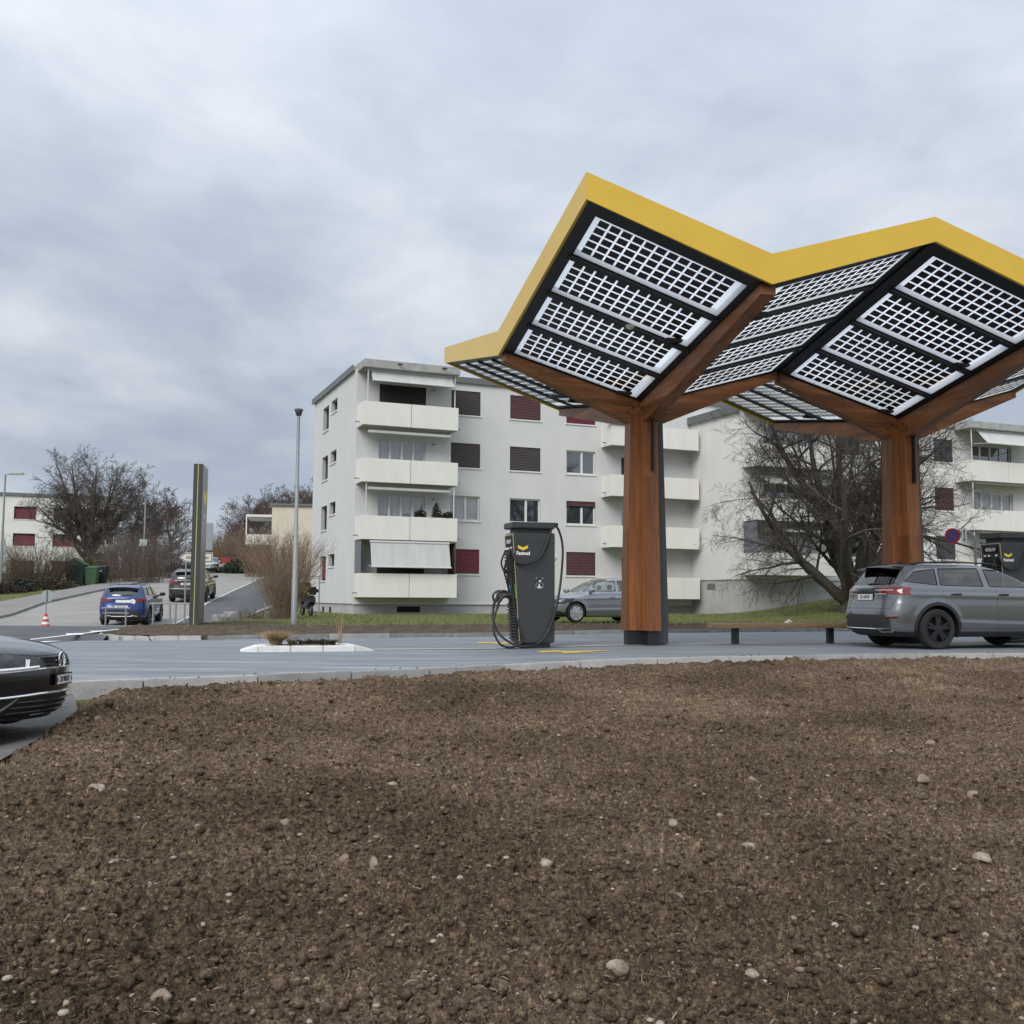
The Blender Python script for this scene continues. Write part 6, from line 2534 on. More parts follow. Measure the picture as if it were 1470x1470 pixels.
    b.hexa([fs(.10, 2.05, .007), fs(D - .10, 2.05, .007), fs(D - .10, 2.05, .014), fs(.10, 2.05, .014), fs(.10, 2.18, .007), fs(D - .10, 2.18, .007), fs(D - .10, 2.18, .014), fs(.10, 2.18, .014)])
    o = b.build('display_header', M_gloss, t)
    b = MB()
    text_mesh('400kW', .12, b, lambda a, c: fs(D / 2 - a * .95, 2.115 + c, .0165), 0, .002)
    b.build('lettering', M_letter, o, fix=False)
    b = MB()
    for yy in (.14, D / 2 + .05, D - .14):
        b.bbox(xs(1.97) - .045, xs(1.97) - .004, yy - .022, yy + .022, 1.955, 2.0, .006)
    b.build('cable_inlet', M_letter, t, smooth=40)
    b = MB()
    b.hexa([fs(.16, 1.10, .007), fs(D - .16, 1.10, .007), fs(D - .16, 1.10, .02), fs(.16, 1.10, .02), fs(.16, 1.26, .007), fs(D - .16, 1.26, .007), fs(D - .16, 1.26, .02), fs(.16, 1.26, .02)])
    b.build('touch_screen', M_screen, t)
    b = MB()
    for yy in (.055, D - .055):
        b.hexa([fs(yy - .012, .98, .01), fs(yy + .012, .98, .01), fs(yy + .012, .98, .022), fs(yy - .012, .98, .022), fs(yy - .012, 1.27, .01), fs(yy + .012, 1.27, .01), fs(yy + .012, 1.27, .022), fs(yy - .012, 1.27, .022)])
    b.build('status_light', M_green, t)
    # two connectors hanging in their holsters, with their cables
    for k, yy in enumerate((.16, D - .16)):
        b = MB()
        x0 = xs(1.05)
        b.tube(catmull([(x0 + .0, yy, 1.02), (x0 - .12, yy, 1.05), (x0 - .24, yy, 1.02), (x0 - .33, yy, .90), (x0 - .36, yy, .78)], 5), [.060] * 5 + [.055] * 5 + [.036] * 5 + [.030] * 6, 10)
        b.tube(catmull([(x0 - .12, yy, 1.09), (x0 - .24, yy, 1.13), (x0 - .36, yy, 1.06), (x0 - .35, yy, .92)], 5), .022, 8)
        b.bbox(x0 - .05, x0 + .01, yy - .07, yy + .07, .96, 1.10, .012)
        b.build('charging_plug', M_chgd, t, smooth=45)
    b = MB()
    x0 = xs(1.0)
    P = [(x0 - .36, .16, .80), (x0 - .44, .10, .60), (x0 - .47, .02, .34), (x0 - .36, -.04, .10), (x0 - .20, -.06, .03), (x0 - .04, -.06, .05), (xs(.1) + .03, -.06, .16), (xs(.3) - .02, .0, .5), (xs(1) - .05, .12, 1.0), (xs(1.9) - .06, .15, 1.96)]
    b.tube(catmull(P), .022, 8)
    b.build('charging_cable', M_cable, t, smooth=60)
    b = MB()
    P = [(x0 - .36, D - .16, .80), (x0 - .38, D - .22, .55), (x0 - .26, .3, .25), (x0 - .02, -.02, .06), (.16, -.10, .05), (.40, -.10, .12), (.62, -.08, .42), (.80, -.03, 1.0), (.90, .04, 1.6), (.92, .07, 2.05), (.84, .08, 2.36), (.74, .08, 2.45), (.66, .02, 2.34), (.52, -.05, 2.0), (.36, -.09, 1.76), (.14, -.09, 1.66), (xs(1.7) + .02, -.06, 1.70), (xs(1.9) - .05, .05, 1.97)]
    b.tube(catmull(P), .024, 8)
    b.build('charging_cable', M_cable, t, smooth=60)
    b = MB()
    P = [(xs(1.97) - .04, .14, 1.96), (xs(1.8) - .12, .14, 1.75), (xs(1.6) - .16, .2, 1.55), (xs(1.5) - .04, .2, 1.45)]
    b.tube(catmull(P), .02, 8)
    P = [(xs(1.97) - .04, D - .14, 1.96), (xs(1.8) - .14, D - .14, 1.70), (xs(1.6) - .10, D - .18, 1.50), (xs(1.2) - .03, D - .2, 1.1), (xs(.8) - .03, D - .2, .7)]
    b.tube(catmull(P), .02, 8)
    b.build('charging_cable', M_cable, t, smooth=60)
    return t


def rowz(a, b_):
    p = row(0, a, b_)
    return (p.x, p.y, gz(p.x, p.y) + .004)


make_charger('dark grey charging post with drooping cables left of the brown timber column', rowz(-2.79, .30))
make_charger('dark grey charging post behind the grey car at the right edge', rowz(8.74, .30))

# ------------------------------------------------------------------ totem
tp = at(277.5, 905, 28.0)
tot = thing('totem_sign', 'tall slim dark grey totem with a yellow line down its narrow side', 'totem', (tp.x, tp.y, gz(tp.x, tp.y) + .06), 0)
ev = Vector((-.17, .985, 0)).normalized()          # broad faces run along ev, away from the viewer
tot.rotation_euler = (0, 0, math.atan2(ev.y, ev.x))
HT = 4.42
b = MB(); b.bbox(0, 1.15, -.125, .125, 0.0, HT, .012); b.build('column', mat('brushed_grey_sheet', (.20, .21, .215), .32, metal=.7), tot, smooth=35)
b = MB(); b.box(-.016, -.0135, -.010, .010, .02, HT - .02); b.build('yellow_line', mat('sign_yellow', (.52, .45, .09), .4), tot)
b = MB(); b.box(-.013, -.001, -.122, .122, .0, HT - .005); b.build('dark_side_strip', mat('totem_dark', (.035, .042, .045), .5), tot)
b = MB(); b.bbox(-.25, 1.3, -.3, .3, -.25, -.01, .02); b.build('foundation', M_conc, tot)
b = MB()
for yy in (-.1275, .1275):
    sg = 1 if yy < 0 else -1
    chevron(b, .575, 3.55, .74, .52, lambda a, c, yy=yy: (a, yy, c), 0)
b.build('chevron_logo', M_logo, tot, fix=False)
b = MB()
text_mesh('Fastned', .27, b, lambda a, c: (.575 + a, -.1275, 3.02 + c), 0, .006)
text_mesh('Fastned', .27, b, lambda a, c: (.575 - a, .1275, 3.02 + c), 0, .006)
b.build('lettering', M_letter, tot, fix=False)

# ------------------------------------------------------------------ traffic signs
M_galv = mat('galvanised_steel', (.27, .28, .285), .55, metal=.3, noise=.12, nscale=10)
M_signback = mat('sign_back_grey', (.24, .27, .30), .5)
M_signwhite = mat('sign_white', (.62, .60, .52), .5)
d_ = 36.0
p0, p1 = at(257, 800, d_), at(305.5, 800, d_)
sx0, sx1, szz = p0.x, p1.x, p0.z
gx_ = (sx0 + sx1) / 2 + .35
ds = thing('direction_sign', 'pale arrow shaped direction sign reading Alle Richtungen partly behind the totem', 'road sign', (gx_, d_, gz(gx_, d_)), 0)
zc_ = szz - gz(gx_, d_)
hw, hh = (sx1 - sx0) / 2, .17


def arrow(f):
    return [(-hw + f * 1.3, 0), (-hw + .22 + f * .6, hh - f), (hw - f, hh - f), (hw - f, -hh + f), (-hw + .22 + f * .6, -hh + f)]


ox = (sx0 + sx1) / 2 - gx_
b = MB(); b.prism(arrow(0), lambda a, c, d: (ox + a, d, zc_ + c), -.012, .012); o = b.build('board', M_signwhite, ds)
b = MB(); b.add([(ox + a, -.0135, zc_ + c) for a, c in arrow(.018)], [(0, 1, 2, 3, 4)]); b.build('border', M_ink, o, fix=False)
b = MB(); b.add([(ox + a, -.0150, zc_ + c) for a, c in arrow(.045)], [(0, 1, 2, 3, 4)]); b.build('face', M_signwhite, o, fix=False)
b = MB(); text_mesh('Alle Richtungen', .185, b, lambda a, c: (ox + .06 + a * .70, -.0165, zc_ + c - .005), 0, .003); b.build('lettering', M_ink, o, fix=False)
b = MB()
for xx in (-.35, .30):
    b.tube([(xx + ox, .05, -.3), (xx + ox, .05, zc_ + .25)], .03, 10)
b.build('post', M_galv, ds, smooth=50)

p0, p1 = at(288, 790, 37.0), at(305.5, 751, 37.0)
bs_ = thing('sign_back', 'blank blue grey back of a traffic sign board showing right of the totem', 'road sign', (p1.x - .35, 37.0, gz(p1.x - .35, 37.0)), R(-4))
g0_ = gz(p1.x - .35, 37.0)
b = MB(); b.bbox(-.40, .38, -.012, .012, p0.z - g0_, p1.z - g0_, .01); b.build('board', M_signback, bs_)
b = MB(); b.tube([(0, .05, -.3), (0, .05, p1.z - g0_ - .05)], .035, 10); b.build('post', M_galv, bs_, smooth=50)

# no-parking sign on a bent pipe by the right charger
d_ = 27.0
c0 = at(1370.5, 768.5, d_)
np_ = thing('no_parking_sign', 'round blue and red no parking sign on a bent grey pipe', 'road sign', (c0.x + .22, d_ + .1, gz(c0.x, d_)), R(-42))
zs_ = c0.z - gz(c0.x, d_)
b = MB(); b.lathe([(.205, 0), (.205, .012)], 32, (-.22, -.03, zs_), 'y'); o = b.build('disc', mat('sign_red', (.42, .02, .035), .4), np_, smooth=40)
b = MB(); b.lathe([(.150, -.002), (.150, -.001)], 32, (-.22, -.032, zs_), 'y'); b.build('blue_field', mat('sign_blue', (.02, .07, .30), .4), o)
b = MB()
b.hexa([(-.22 + x, y, zs_ + z) for y in (-.0375, -.0355) for x, z in ((-.12, .085), (-.085, .12), (.12, -.085), (.085, -.12))])
b.build('red_bar', MATS['sign_red'], o)
b = MB(); b.bbox(.02, .15, -.035, -.02, zs_ - .19, zs_ + .19, .004); o = b.build('arrow_plate', M_plate, np_)
b = MB()
b.quad((.075, -.0375, zs_ - .10), (.095, -.0375, zs_ - .10), (.095, -.0375, zs_ + .10), (.075, -.0375, zs_ + .10))
b.add([(.055, -.0375, zs_ + .09), (.115, -.0375, zs_ + .09), (.085, -.0375, zs_ + .16)], [(0, 1, 2)])
b.add([(.055, -.0375, zs_ - .09), (.115, -.0375, zs_ - .09), (.085, -.0375, zs_ - .16)], [(0, 1, 2)])
b.build('arrow', M_ink, o, fix=False)
b = MB(); b.tube(catmull([(.34, .02, -.2), (.34, .02, zs_ - .35), (.33, .02, zs_ - .08), (.22, .02, zs_ + .06), (.06, .01, zs_ + .08), (-.22, .0, zs_ + .07)], 6), .033, 12); b.build('pipe', M_galv, np_, smooth=60)

# cone with the back of a round sign
cp_ = at(65, 904, 34.0)
cz = gz(cp_.x, 34.0)
cn = thing('traffic_cone', 'red and white striped traffic cone on the street below a round sign', 'cone', (cp_.x, 34.0, cz), 0)
M_cr = mat('cone_red', (.52, .045, .035), .6); M_cw = mat('cone_white', (.72, .72, .70), .6)
b = MB()
prof = [(.155, .05), (.125, .15), (.125, .15), (.105, .23), (.105, .23), (.083, .32), (.083, .32), (.063, .40), (.063, .40), (.04, .50)]
cols_ = [0, 1, 0, 1, 0]
for k in range(5):
    b.lathe(prof[2 * k:2 * k + 2], 20, (0, 0, 0), 'z', cols_[k], caps=(k == 4))
b.build('cone_body', [M_cr, M_cw], cn, smooth=40)
b = MB(); b.bbox(-.24, .24, -.24, .24, 0, .05, .012); b.build('foot', M_plastic, cn)
b = MB(); b.bbox(-.48, .46, -.2, .2, .0, .035, .01); b.build('rubber_mat', M_plastic, cn)
rs = thing('round_sign', 'round grey sign back on a thin pole standing in the traffic cone', 'road sign', (cp_.x, 34.02, cz), 0)
b = MB(); b.lathe([(.205, 0), (.205, .012)], 28, (0, 0, 1.07), 'y'); b.build('disc', mat('disc_grey', (.30, .34, .34), .5), rs, smooth=40)
b = MB(); b.tube([(0, -.03, .05), (0, -.03, 1.28)], .018, 8); b.build('pole', M_galv, rs, smooth=50)


# ------------------------------------------------------------------ lamps
def lamp(label, px, d, ytop, arm, ybase=None, plate=False, r=.055, head='arm'):
    x = at(px, 800, d).x
    z0 = gz(x, d)
    zt = at(px, ytop, d).z - z0
    t = thing('street_lamp', label, 'street lamp', (x, d, z0), 0)
    b = MB()
    if head == 'lantern':
        b.tube([(0, 0, -.4), (0, 0, 1.35), (0, 0, 1.36), (0, 0, 3.0), (0, 0, 3.01), (0, 0, zt - .20)], [.095, .088, .078, .068, .058, .045], 16)
    else:
        b.tube([(0, 0, -.4), (0, 0, zt - .02), ] + ([(arm * .3, 0, zt + .02), (arm * .6, 0, zt + .05)] if arm else []), [r, r * .6] + ([r * .5, r * .5] if arm else []), 12)
    b.build('pole', M_galv, t, smooth=50)
    b = MB()
    if head == 'lantern':
        b.lathe([(.045, -.22), (.075, -.20), (.12, -.06), (.12, -.05)], 16, (0, 0, zt))
        o = b.build('lantern', M_steel, t, smooth=40)
        b = MB(); b.lathe([(.13, -.05), (.135, -.02), (.11, .0), (.04, .02)], 16, (0, 0, zt)); b.build('lantern_cap', mat('lantern_cap_grey', (.13, .12, .10), .6), o, smooth=40)
    elif arm:
        b.bbox(min(arm * .3, arm * 1.15), max(arm * .3, arm * 1.15), -.14, .14, zt + .0, zt + .13, .04)
        b.build('lamp_head', mat('lamp_head_grey', (.45, .45, .42), .5), t, smooth=40)
    else:
        b.lathe([(r * .6, 0), (r * 1.1, .02), (r * .9, .06)], 10, (0, 0, zt - .04)); b.build('pole_cap', M_galv, t)
    if plate:
        b = MB(); zz = at(px, 779, d).z - z0; b.bbox(-.30, .26, -.08, -.06, zz - .25, zz + .25, .01)
        b.build('sign_plate', mat('pale_green_plate', (.45, .55, .50), .5), t)
    return t


lamp('grey street lamp post with a small lantern in front of the tan bush', 424, 30.6, 587, 0, head='lantern')
lamp('street lamp with a flat head at the left picture edge', 2, 63, 681, 1.0, r=.09)
lamp('pale pole carrying a small pale green sign beside the uphill pavement', 206, 75, 717, 0, plate=True, r=.08)
lamp('street lamp with a flat head left of the totem, far uphill', 257, 100, 738, .9, r=.09)
lamp('smallest street lamp farthest uphill, beside the totem', 266, 128, 762, .9, r=.09)

# pole and bent tube rail near the left block
x_ = at(381, 858, 41).x
pl = thing('marker_post', 'thin grey post beside the foot of the tan bush', 'post', (x_, 41, gz(x_, 41)))
b = MB(); b.tube([(0, 0, -.3), (0, 0, 1.15)], .03, 8); b.build('pole', M_galv, pl, smooth=50)
b = MB(); b.lathe([(.034, 0), (.034, .02), (.01, .03)], 8, (0, 0, 1.15)); b.build('cap', M_black, pl)


def railing(label, pxa, pxb, d, h, posts, double, ang=0):
    a, c = at(pxa, 870, d), at(pxb, 870, d)
    t = thing('tube_railing', label, 'railing', (a.x, d, gz(a.x, d)), ang)
    w_ = (c.x - a.x) / cos(ang)
    b = MB(); b.tube(catmull([(0, 0, h - .02), (.02, 0, h), (w_ - .02, 0, h), (w_, 0, h - .02)], 4), .026, 10); b.build('top_rail', M_galv, t, smooth=60)
    if double:
        b = MB(); b.tube([(0, 0, h - double), (w_, 0, h - double)], .022, 10); b.build('lower_rail', M_galv, t, smooth=60)
    for q in posts:
        b = MB(); b.tube([(w_ * q, 0, -.3), (w_ * q, 0, h - .01)], .03, 10); b.build('post', M_galv, t, smooth=60)
    return t


railing('low grey tube railing with two posts directly behind the blue car', 148, 185, 35.5, .72, (.12, .90), .17)
railing('longer grey tube railing between the blue car and the totem', 219, 282, 34.2, .86, (.02, .40, .53, .98), 0)
railing('dark bent tube rail at the corner of the left block', 446, 458, 46.5, 1.75, (.98,), 0)

# ------------------------------------------------------------------ bench by the column
bn_ = thing('bench', 'long plain wooden bench on black legs right of the left column', 'bench', rowz(1.45, .12), U_ANG)
b = MB()
for k in range(3):
    b.bbox(0, 4.3, -.21 + k * .145, -.075 + k * .145, .34, .44, .008)
b.build('seat', wood_mat('bench_wood', (.19, .12, .070), (.31, .215, .13), 0), bn_, smooth=35)
for x in (.55, 2.82, 4.0):
    b = MB(); b.bbox(x - .065, x + .065, -.06, .06, 0, .339, .006); b.build('leg', M_black, bn_)
pb = tag(leaf_cloud('crumpled_paper', 26, .10, .08, .07, .07, M_plate, None, 77, 4), 'crumpled white paper lying on the wooden bench', 'paper')
q = row(0, 3.35, .0); pb.location = (q.x, q.y, .445)

# ------------------------------------------------------------------ planted island at the head of the row
isl = thing('planter_island', 'white kerbed planting island with sloping ends in the forecourt', 'island', rowz(-6.93, .10), U_ANG)
b = MB()
xa, xb, y0, y1, hh_ = -.86, .90, -.48, .48, .105
w_ = .16
for (p, q) in (((xa, y0), (xb, y0 + w_)), ((xa, y1 - w_), (xb, y1))):
    n = 3
    for k in range(n):
        s0, s1 = p[0] + (q[0] - p[0]) * k / n + .004, p[0] + (q[0] - p[0]) * (k + 1) / n - .004
        b.bbox(s0, s1, p[1], q[1], -.1, hh_, .015)
b.bbox(xa, xa + w_, y0 + w_ + .003, y1 - w_ - .003, -.1, hh_ - .002, .015); b.bbox(xb - w_, xb, y0 + w_ + .003, y1 - w_ - .003, -.1, hh_ - .002, .015)
b.hexa([(xa - .30, y0 + .1, -.05), (xa - .003, y0, -.05), (xa - .003, y1, -.05), (xa - .30, y1 - .1, -.05), (xa - .30, y0 + .1, .012), (xa - .003, y0, hh_ - .004), (xa - .003, y1, hh_ - .004), (xa - .30, y1 - .1, .012)])
b.hexa([(xb + .003, y0, -.05), (xb + .36, y0 + .1, -.05), (xb + .36, y1 - .1, -.05), (xb + .003, y1, -.05), (xb + .003, y0, hh_ - .004), (xb + .36, y0 + .1, .012), (xb + .36, y1 - .1, .012), (xb + .003, y1, hh_ - .004)])
b.build('kerb', M_conc, isl, smooth=35)
gx2 = np.linspace(xa + w_, xb - w_, 90); gy2 = np.linspace(y0 + w_, y1 - w_, 30)
A2, B2 = np.meshgrid(gx2, gy2, indexing='ij')
dW, vW = worley(A2 * 14, B2 * 14, 3)
C2 = .045 + .05 * np.sin((A2 - gx2[0]) / (gx2[-1] - gx2[0]) * pi) + .05 * (1 - dW) * vW
so_ = grid_mesh('soil_fill', A2, B2, C2, M_soilbed, kind=None)
so_.parent = isl


def grass_tuft(name, label, loc, n, h, spread, r0, m, seed, lean=.35, cat='ornamental grass'):
    t = thing(name, label, cat, loc)
    T = Twigs(seed)
    rr = T.r
    for k in range(n):
        a = rr.random() * 2 * pi
        q = r0 * math.sqrt(rr.random())
        l = h * rr.uniform(.55, 1.05)
        le = lean * (q / r0) * rr.uniform(.5, 1.4)
        pts = [Vector((q * cos(a) * .5, q * sin(a) * .5, -.02))]
        for i in range(1, 5):
            f = i / 4
            pts.append(Vector((q * cos(a) * .5 + cos(a) * le * l * f ** 1.6 + rr.gauss(0, .01), q * sin(a) * .5 + sin(a) * le * l * f ** 1.6 + rr.gauss(0, .01), l * f * (1 - .18 * le * f))))
        T.tube(pts, [spread, spread * .9, spread * .75, spread * .55, spread * .2], 3)
    T.build('blades', m, t)
    return t


def isl_at(a, y, z=.13):
    c, s = cos(U_ANG), sin(U_ANG)
    L0 = isl.location
    return (L0.x + a * c - y * s, L0.y + a * s + y * c, L0.z + z)


grass_tuft('ornamental_grass', 'rounded straw coloured grass tuft on the white kerbed island', isl_at(-.52, .1), 700, .26, .0042, .20, M_straw, 3, 1.0)
grass_tuft('ornamental_grass', 'tall thin dry stalks at the right end of the white kerbed island', isl_at(.66, .05), 13, .88, .0040, .09, M_straw, 4, .16)
grass_tuft('seedling_plant', 'small green brown plant beside the straw coloured grass tuft', isl_at(-.22, .0), 60, .13, .005, .16, M_leafy, 5, 1.1, 'plant')
for k, (a, y, lab) in enumerate([(.02, .0, 'low brown ground plant in the middle of the white kerbed island'), (.26, .12, 'low dark creeping plant right of the island middle'), (.46, -.08, 'low green plant near the dry stalks on the island')]):
    grass_tuft('seedling_plant', lab, isl_at(a, y), 110, .10, .005, .22, M_leafr if k != 2 else M_leaf, 6 + k, 1.4, 'plant')


# ------------------------------------------------------------------ waste containers
def bin_body(mb, w0, w1, d0, d1, z0, z1, mi=0):
    mb.hexa([(-w0, -d0, z0), (w0, -d0, z0), (w0, d0, z0), (-w0, d0, z0), (-w1, -d1, z1), (w1, -d1, z1), (w1, d1, z1), (-w1, d1, z1)], mi)


M_cgreen = mat('container_dark_green', (.010, .026, .020), .5, noise=.2, nscale=3)
M_lid = mat('lid_green', (.045, .12, .075), .5)
M_bgreen = mat('bin_green', (.040, .095, .045), .5, noise=.12, nscale=4)
M_bblack = mat('bin_black', (.020, .022, .024), .5)
x_ = at(110, 830, 69).x
ct = thing('waste_container', 'large dark green waste container with its lid tilted up', 'waste container', (x_, 69, gz(x_, 69)), .15)
ct.scale = (1.1, 1.1, 1.1)
b = MB(); bin_body(b, .48, .56, .42, .55, .12, 1.25); b.build('body', M_cgreen, ct)
b = MB(); b.hexa([(-.10, -.58, 1.68), (.62, -.58, 1.26), (.62, .58, 1.26), (-.10, .58, 1.68), (-.08, -.58, 1.73), (.64, -.58, 1.31), (.64, .58, 1.31), (-.08, .58, 1.73)]); b.build('lid', M_lid, ct)
b = MB(); b.prism([(-.56, 1.25), (.56, 1.25), (-.12, 1.66)], lambda a, c, d: (a, d, c), -.52, .52); b.build('hood', M_cgreen, ct)
for sx_ in (-.35, .35):
    b = MB(); b.lathe([(.08, -.03), (.08, .03)], 12, (sx_, -.35, .09), 'y'); b.build('wheel', M_bblack, ct)
for px_, m, lab, s_ in ((132, M_bgreen, 'green wheeled bin beside the dark green container', 1.0), (145, M_bblack, 'black wheeled bin right of the green wheeled bin', 1.0)):
    d_ = 69.0 if m is M_bgreen else 70.2
    x_ = at(px_, 830, d_).x
    wb = thing('wheeled_bin', lab, 'bin', (x_, d_, gz(x_, d_) + .01), .1)
    wb.scale = (1.12, 1.1, 1.1)
    b = MB(); bin_body(b, .27, .36, .28, .36, .08, 1.08); b.build('body', m, wb)
    b = MB(); b.hexa([(-.38, -.40, 1.081), (.38, -.40, 1.081), (.38, .40, 1.081), (-.38, .40, 1.081), (-.36, -.38, 1.12), (.36, -.38, 1.12), (.30, .36, 1.22), (-.30, .36, 1.22)]); b.build('lid', m, wb)
    for sx_ in (-.3, .3):
        b = MB(); b.lathe([(.10, -.03), (.10, .03)], 14, (sx_, -.25, .10), 'x'); b.build('wheel', M_tyre, wb)
    b = MB(); b.quad((-.14, -.372, .80), (.14, -.372, .80), (.14, -.375, .86), (-.14, -.375, .86)); b.build('sticker', M_plate if m is M_bblack else M_lid, wb)

# ------------------------------------------------------------------ boulders


def boulder(label, px, py, d, sx_, sy_, sz_, seed):
    p = at(px, py, d)
    bm = bmesh.new()
    bmesh.ops.create_icosphere(bm, subdivisions=4, radius=1)
    for v in bm.verts:
        n_ = v.co.normalized()
        q = np.array([n_.x * 1.3 + seed]), np.array([n_.y * 1.3 + n_.z * 1.7])
        k = .78 + .34 * float(fbm(q[0], q[1], 4, seed)[0])
        c = n_ * k
        for ax in range(3):        # chipped, faceted sides
            c[ax] = max(-.72, min(.72, c[ax]))
        v.co = Vector((c.x * sx_, c.y * sy_, c.z * sz_))
    me = bpy.data.meshes.new('boulder')
    bm.to_mesh(me); bm.free()
    me.materials.append(M_rock)
    me.shade_smooth(); me.set_sharp_from_angle(angle=R(28))
    o = bpy.data.objects.new('boulder', me)
    COL.objects.link(o)
    o.location = (p.x, d, gz(p.x, d) + sz_ * .35)
    o.rotation_euler = (0, 0, seed)
    return tag(o, label, 'boulder')


M_rock = mat('limestone', (.26, .25, .235), .95, noise=.45, nscale=3, bump=.6, bscale=12)
boulder('pale squared boulder on the grass left of the darker one', 315, 884, 34.6, .34, .30, .30, 2)
boulder('darker jagged boulder on the grass right of the pale one', 331, 882, 35.2, .36, .30, .33, 4)

# ------------------------------------------------------------------ moped by the corner
x_ = at(440, 878, 43.5).x
mo = thing('moped', 'black moped with a top box parked at the corner of the left block', 'moped', (x_, 43.5, gz(x_, 43.5)), R(118))
for yx in (-.58, .58):
    b = MB(); b.tube([(yx + .20 * cos(t), 0, .25 + .20 * sin(t)) for t in np.linspace(0, 2 * pi, 25)[:-1]], .05, 8, closed=True); o = b.build('wheel', M_tyre, mo, smooth=60)
    b = MB()
    for k in range(5):
        a = k * 2 * pi / 5
        b.tube([(yx, 0, .25), (yx + .17 * cos(a), 0, .25 + .17 * sin(a))], .018, 6)
    b.lathe([(.05, -.05), (.05, .05)], 12, (yx, 0, .25), 'y'); b.build('rim', M_rims, o)
b = MB(); b.prism([(-.78, .62), (-.55, .45), (-.30, .38), (.22, .30), (.40, .34), (.52, .80), (.46, .98), (.36, .92), (.26, .48), (-.05, .50), (-.20, .74), (-.75, .80)], lambda a, c, d: (a, d, c), -.15, .15); b.build('body', M_gloss, mo)
b = MB(); b.bbox(-.74, -.06, -.15, .15, .78, .88, .04); b.build('seat', M_plastic, mo, smooth=40)
b = MB(); b.bbox(-1.02, -.62, -.22, .22, .90, 1.24, .10); b.build('top_box', M_gloss, mo, smooth=50)
b = MB(); b.tube([(.56, 0, .25), (.44, 0, .98), (.38, -.28, 1.04)], .02, 6); b.tube([(.44, 0, .98), (.38, .28, 1.04)], .02, 6); b.build('handlebar', M_black, mo)

# red trailer and planter near the top of the street
x_ = at(320, 815, 103).x
tr_ = thing('trailer', 'small red and white box trailer behind the silver car uphill', 'trailer', (x_, 103, gz(x_, 103)), .2)
b = MB(); b.bbox(-.95, .85, -.7, .7, .45, 1.55, .03, 0); b.build('box', mat('trailer_red', (.30, .045, .04), .5), tr_)
b = MB(); b.box(-.90, .80, -.715, -.701, .50, .95); b.build('white_panel', M_plate, tr_)
for sx_ in (-.4, .4):
    b = MB(); b.lathe([(.30, -.08), (.30, .08)], 16, (sx_, -.72 - .0, .30), 'y'); b.build('wheel', M_tyre, tr_)

# plants on a balcony of the left block
c_, s_ = cos(TH), sin(TH)


def b1_at(x, y, z):
    return (-7.56 + x * c_ - y * s_, 49.05 + x * s_ + y * c_, z)


for k, (x, h, lab) in enumerate([(3.05, .45, 'leftmost evergreen balcony plant on the second floor parapet'), (3.80, .85, 'tallest pointed evergreen balcony plant on the second floor parapet'), (4.35, .42, 'rightmost bushy balcony plant on the second floor parapet')]):
    t = thing('potted_plant', lab, 'potted plant', b1_at(x, -1.0, 4.78), TH)
    leaf_cloud('foliage', 900, .34 if k != 1 else .26, .2, h, .05, M_leaf2, t, 50 + k, 6)
    b = MB(); b.hexa([(-.3, -.1, -.18), (.3, -.1, -.18), (.3, .1, -.18), (-.3, .1, -.18), (-.32, -.12, .02), (.32, -.12, .02), (.32, .12, .02), (-.32, .12, .02)]); b.build('trough', mat('terracotta_trough', (.18, .085, .05), .9), t)
t = thing('flower_box', 'brown flower box on the left corner of the top right balcony', 'flower box', b1_at(13.55, -.2, 10.24), TH)
b = MB(); b.hexa([(-.05, -.22, .0), (1.1, -.22, .0), (1.1, .0, .0), (-.05, .0, .0), (-.12, -.3, .2), (1.16, -.3, .2), (1.16, .04, .2), (-.12, .04, .2)]); b.build('trough', MATS['terracotta_trough'], t)
pl_ = leaf_cloud('dry_plants', 500, .6, .15, .25, .05, M_leafr, t, 61); pl_.location = (.5, -.1, .2)
# ------------------------------------------------------------------ loose things on the ploughed soil
ICO = None


def ico(sub):
    bm = bmesh.new()
    bmesh.ops.create_icosphere(bm, subdivisions=sub, radius=1)
    bm.verts.index_update()
    v = np.array([v.co[:] for v in bm.verts]); f = np.array([[q.index for q in p.verts] for p in bm.faces])
    bm.free()
    return v, f


_zi = SZ.shape


def soil_h(x, y):
    """height of the soil sheet by its own lattice (vectorised)"""
    # Y = ynear*(yk/ynear)**t along each lateral line
    s = np.clip(x / y, -.84, .84)
    j = (s + .84) / 1.68 * (SX.shape[1] - 1)
    j0 = np.clip(np.rint(j).astype(int), 0, SX.shape[1] - 1)
    yk = SY[-1, j0]
    t = np.log(np.clip(y, 2.31, None) / 2.3) / np.log(yk / 2.3)
    i0 = np.clip(np.rint(t * (SX.shape[0] - 1)).astype(int), 0, SX.shape[0] - 1)
    return SZ[i0, j0], t


def scatter(n, seed, ymax=.995, ymin=2.7):
    rg = np.random.RandomState(seed)
    s = rg.uniform(-.80, .80, n)
    j0 = np.clip(np.rint((s + .84) / 1.68 * (SX.shape[1] - 1)).astype(int), 0, SX.shape[1] - 1)
    yk = SY[-1, j0]
    t = rg.uniform(0.06, ymax, n)
    y = 2.3 * (yk / 2.3) ** t
    x = s * y
    ok = x > -4.25
    return x[ok], y[ok], rg


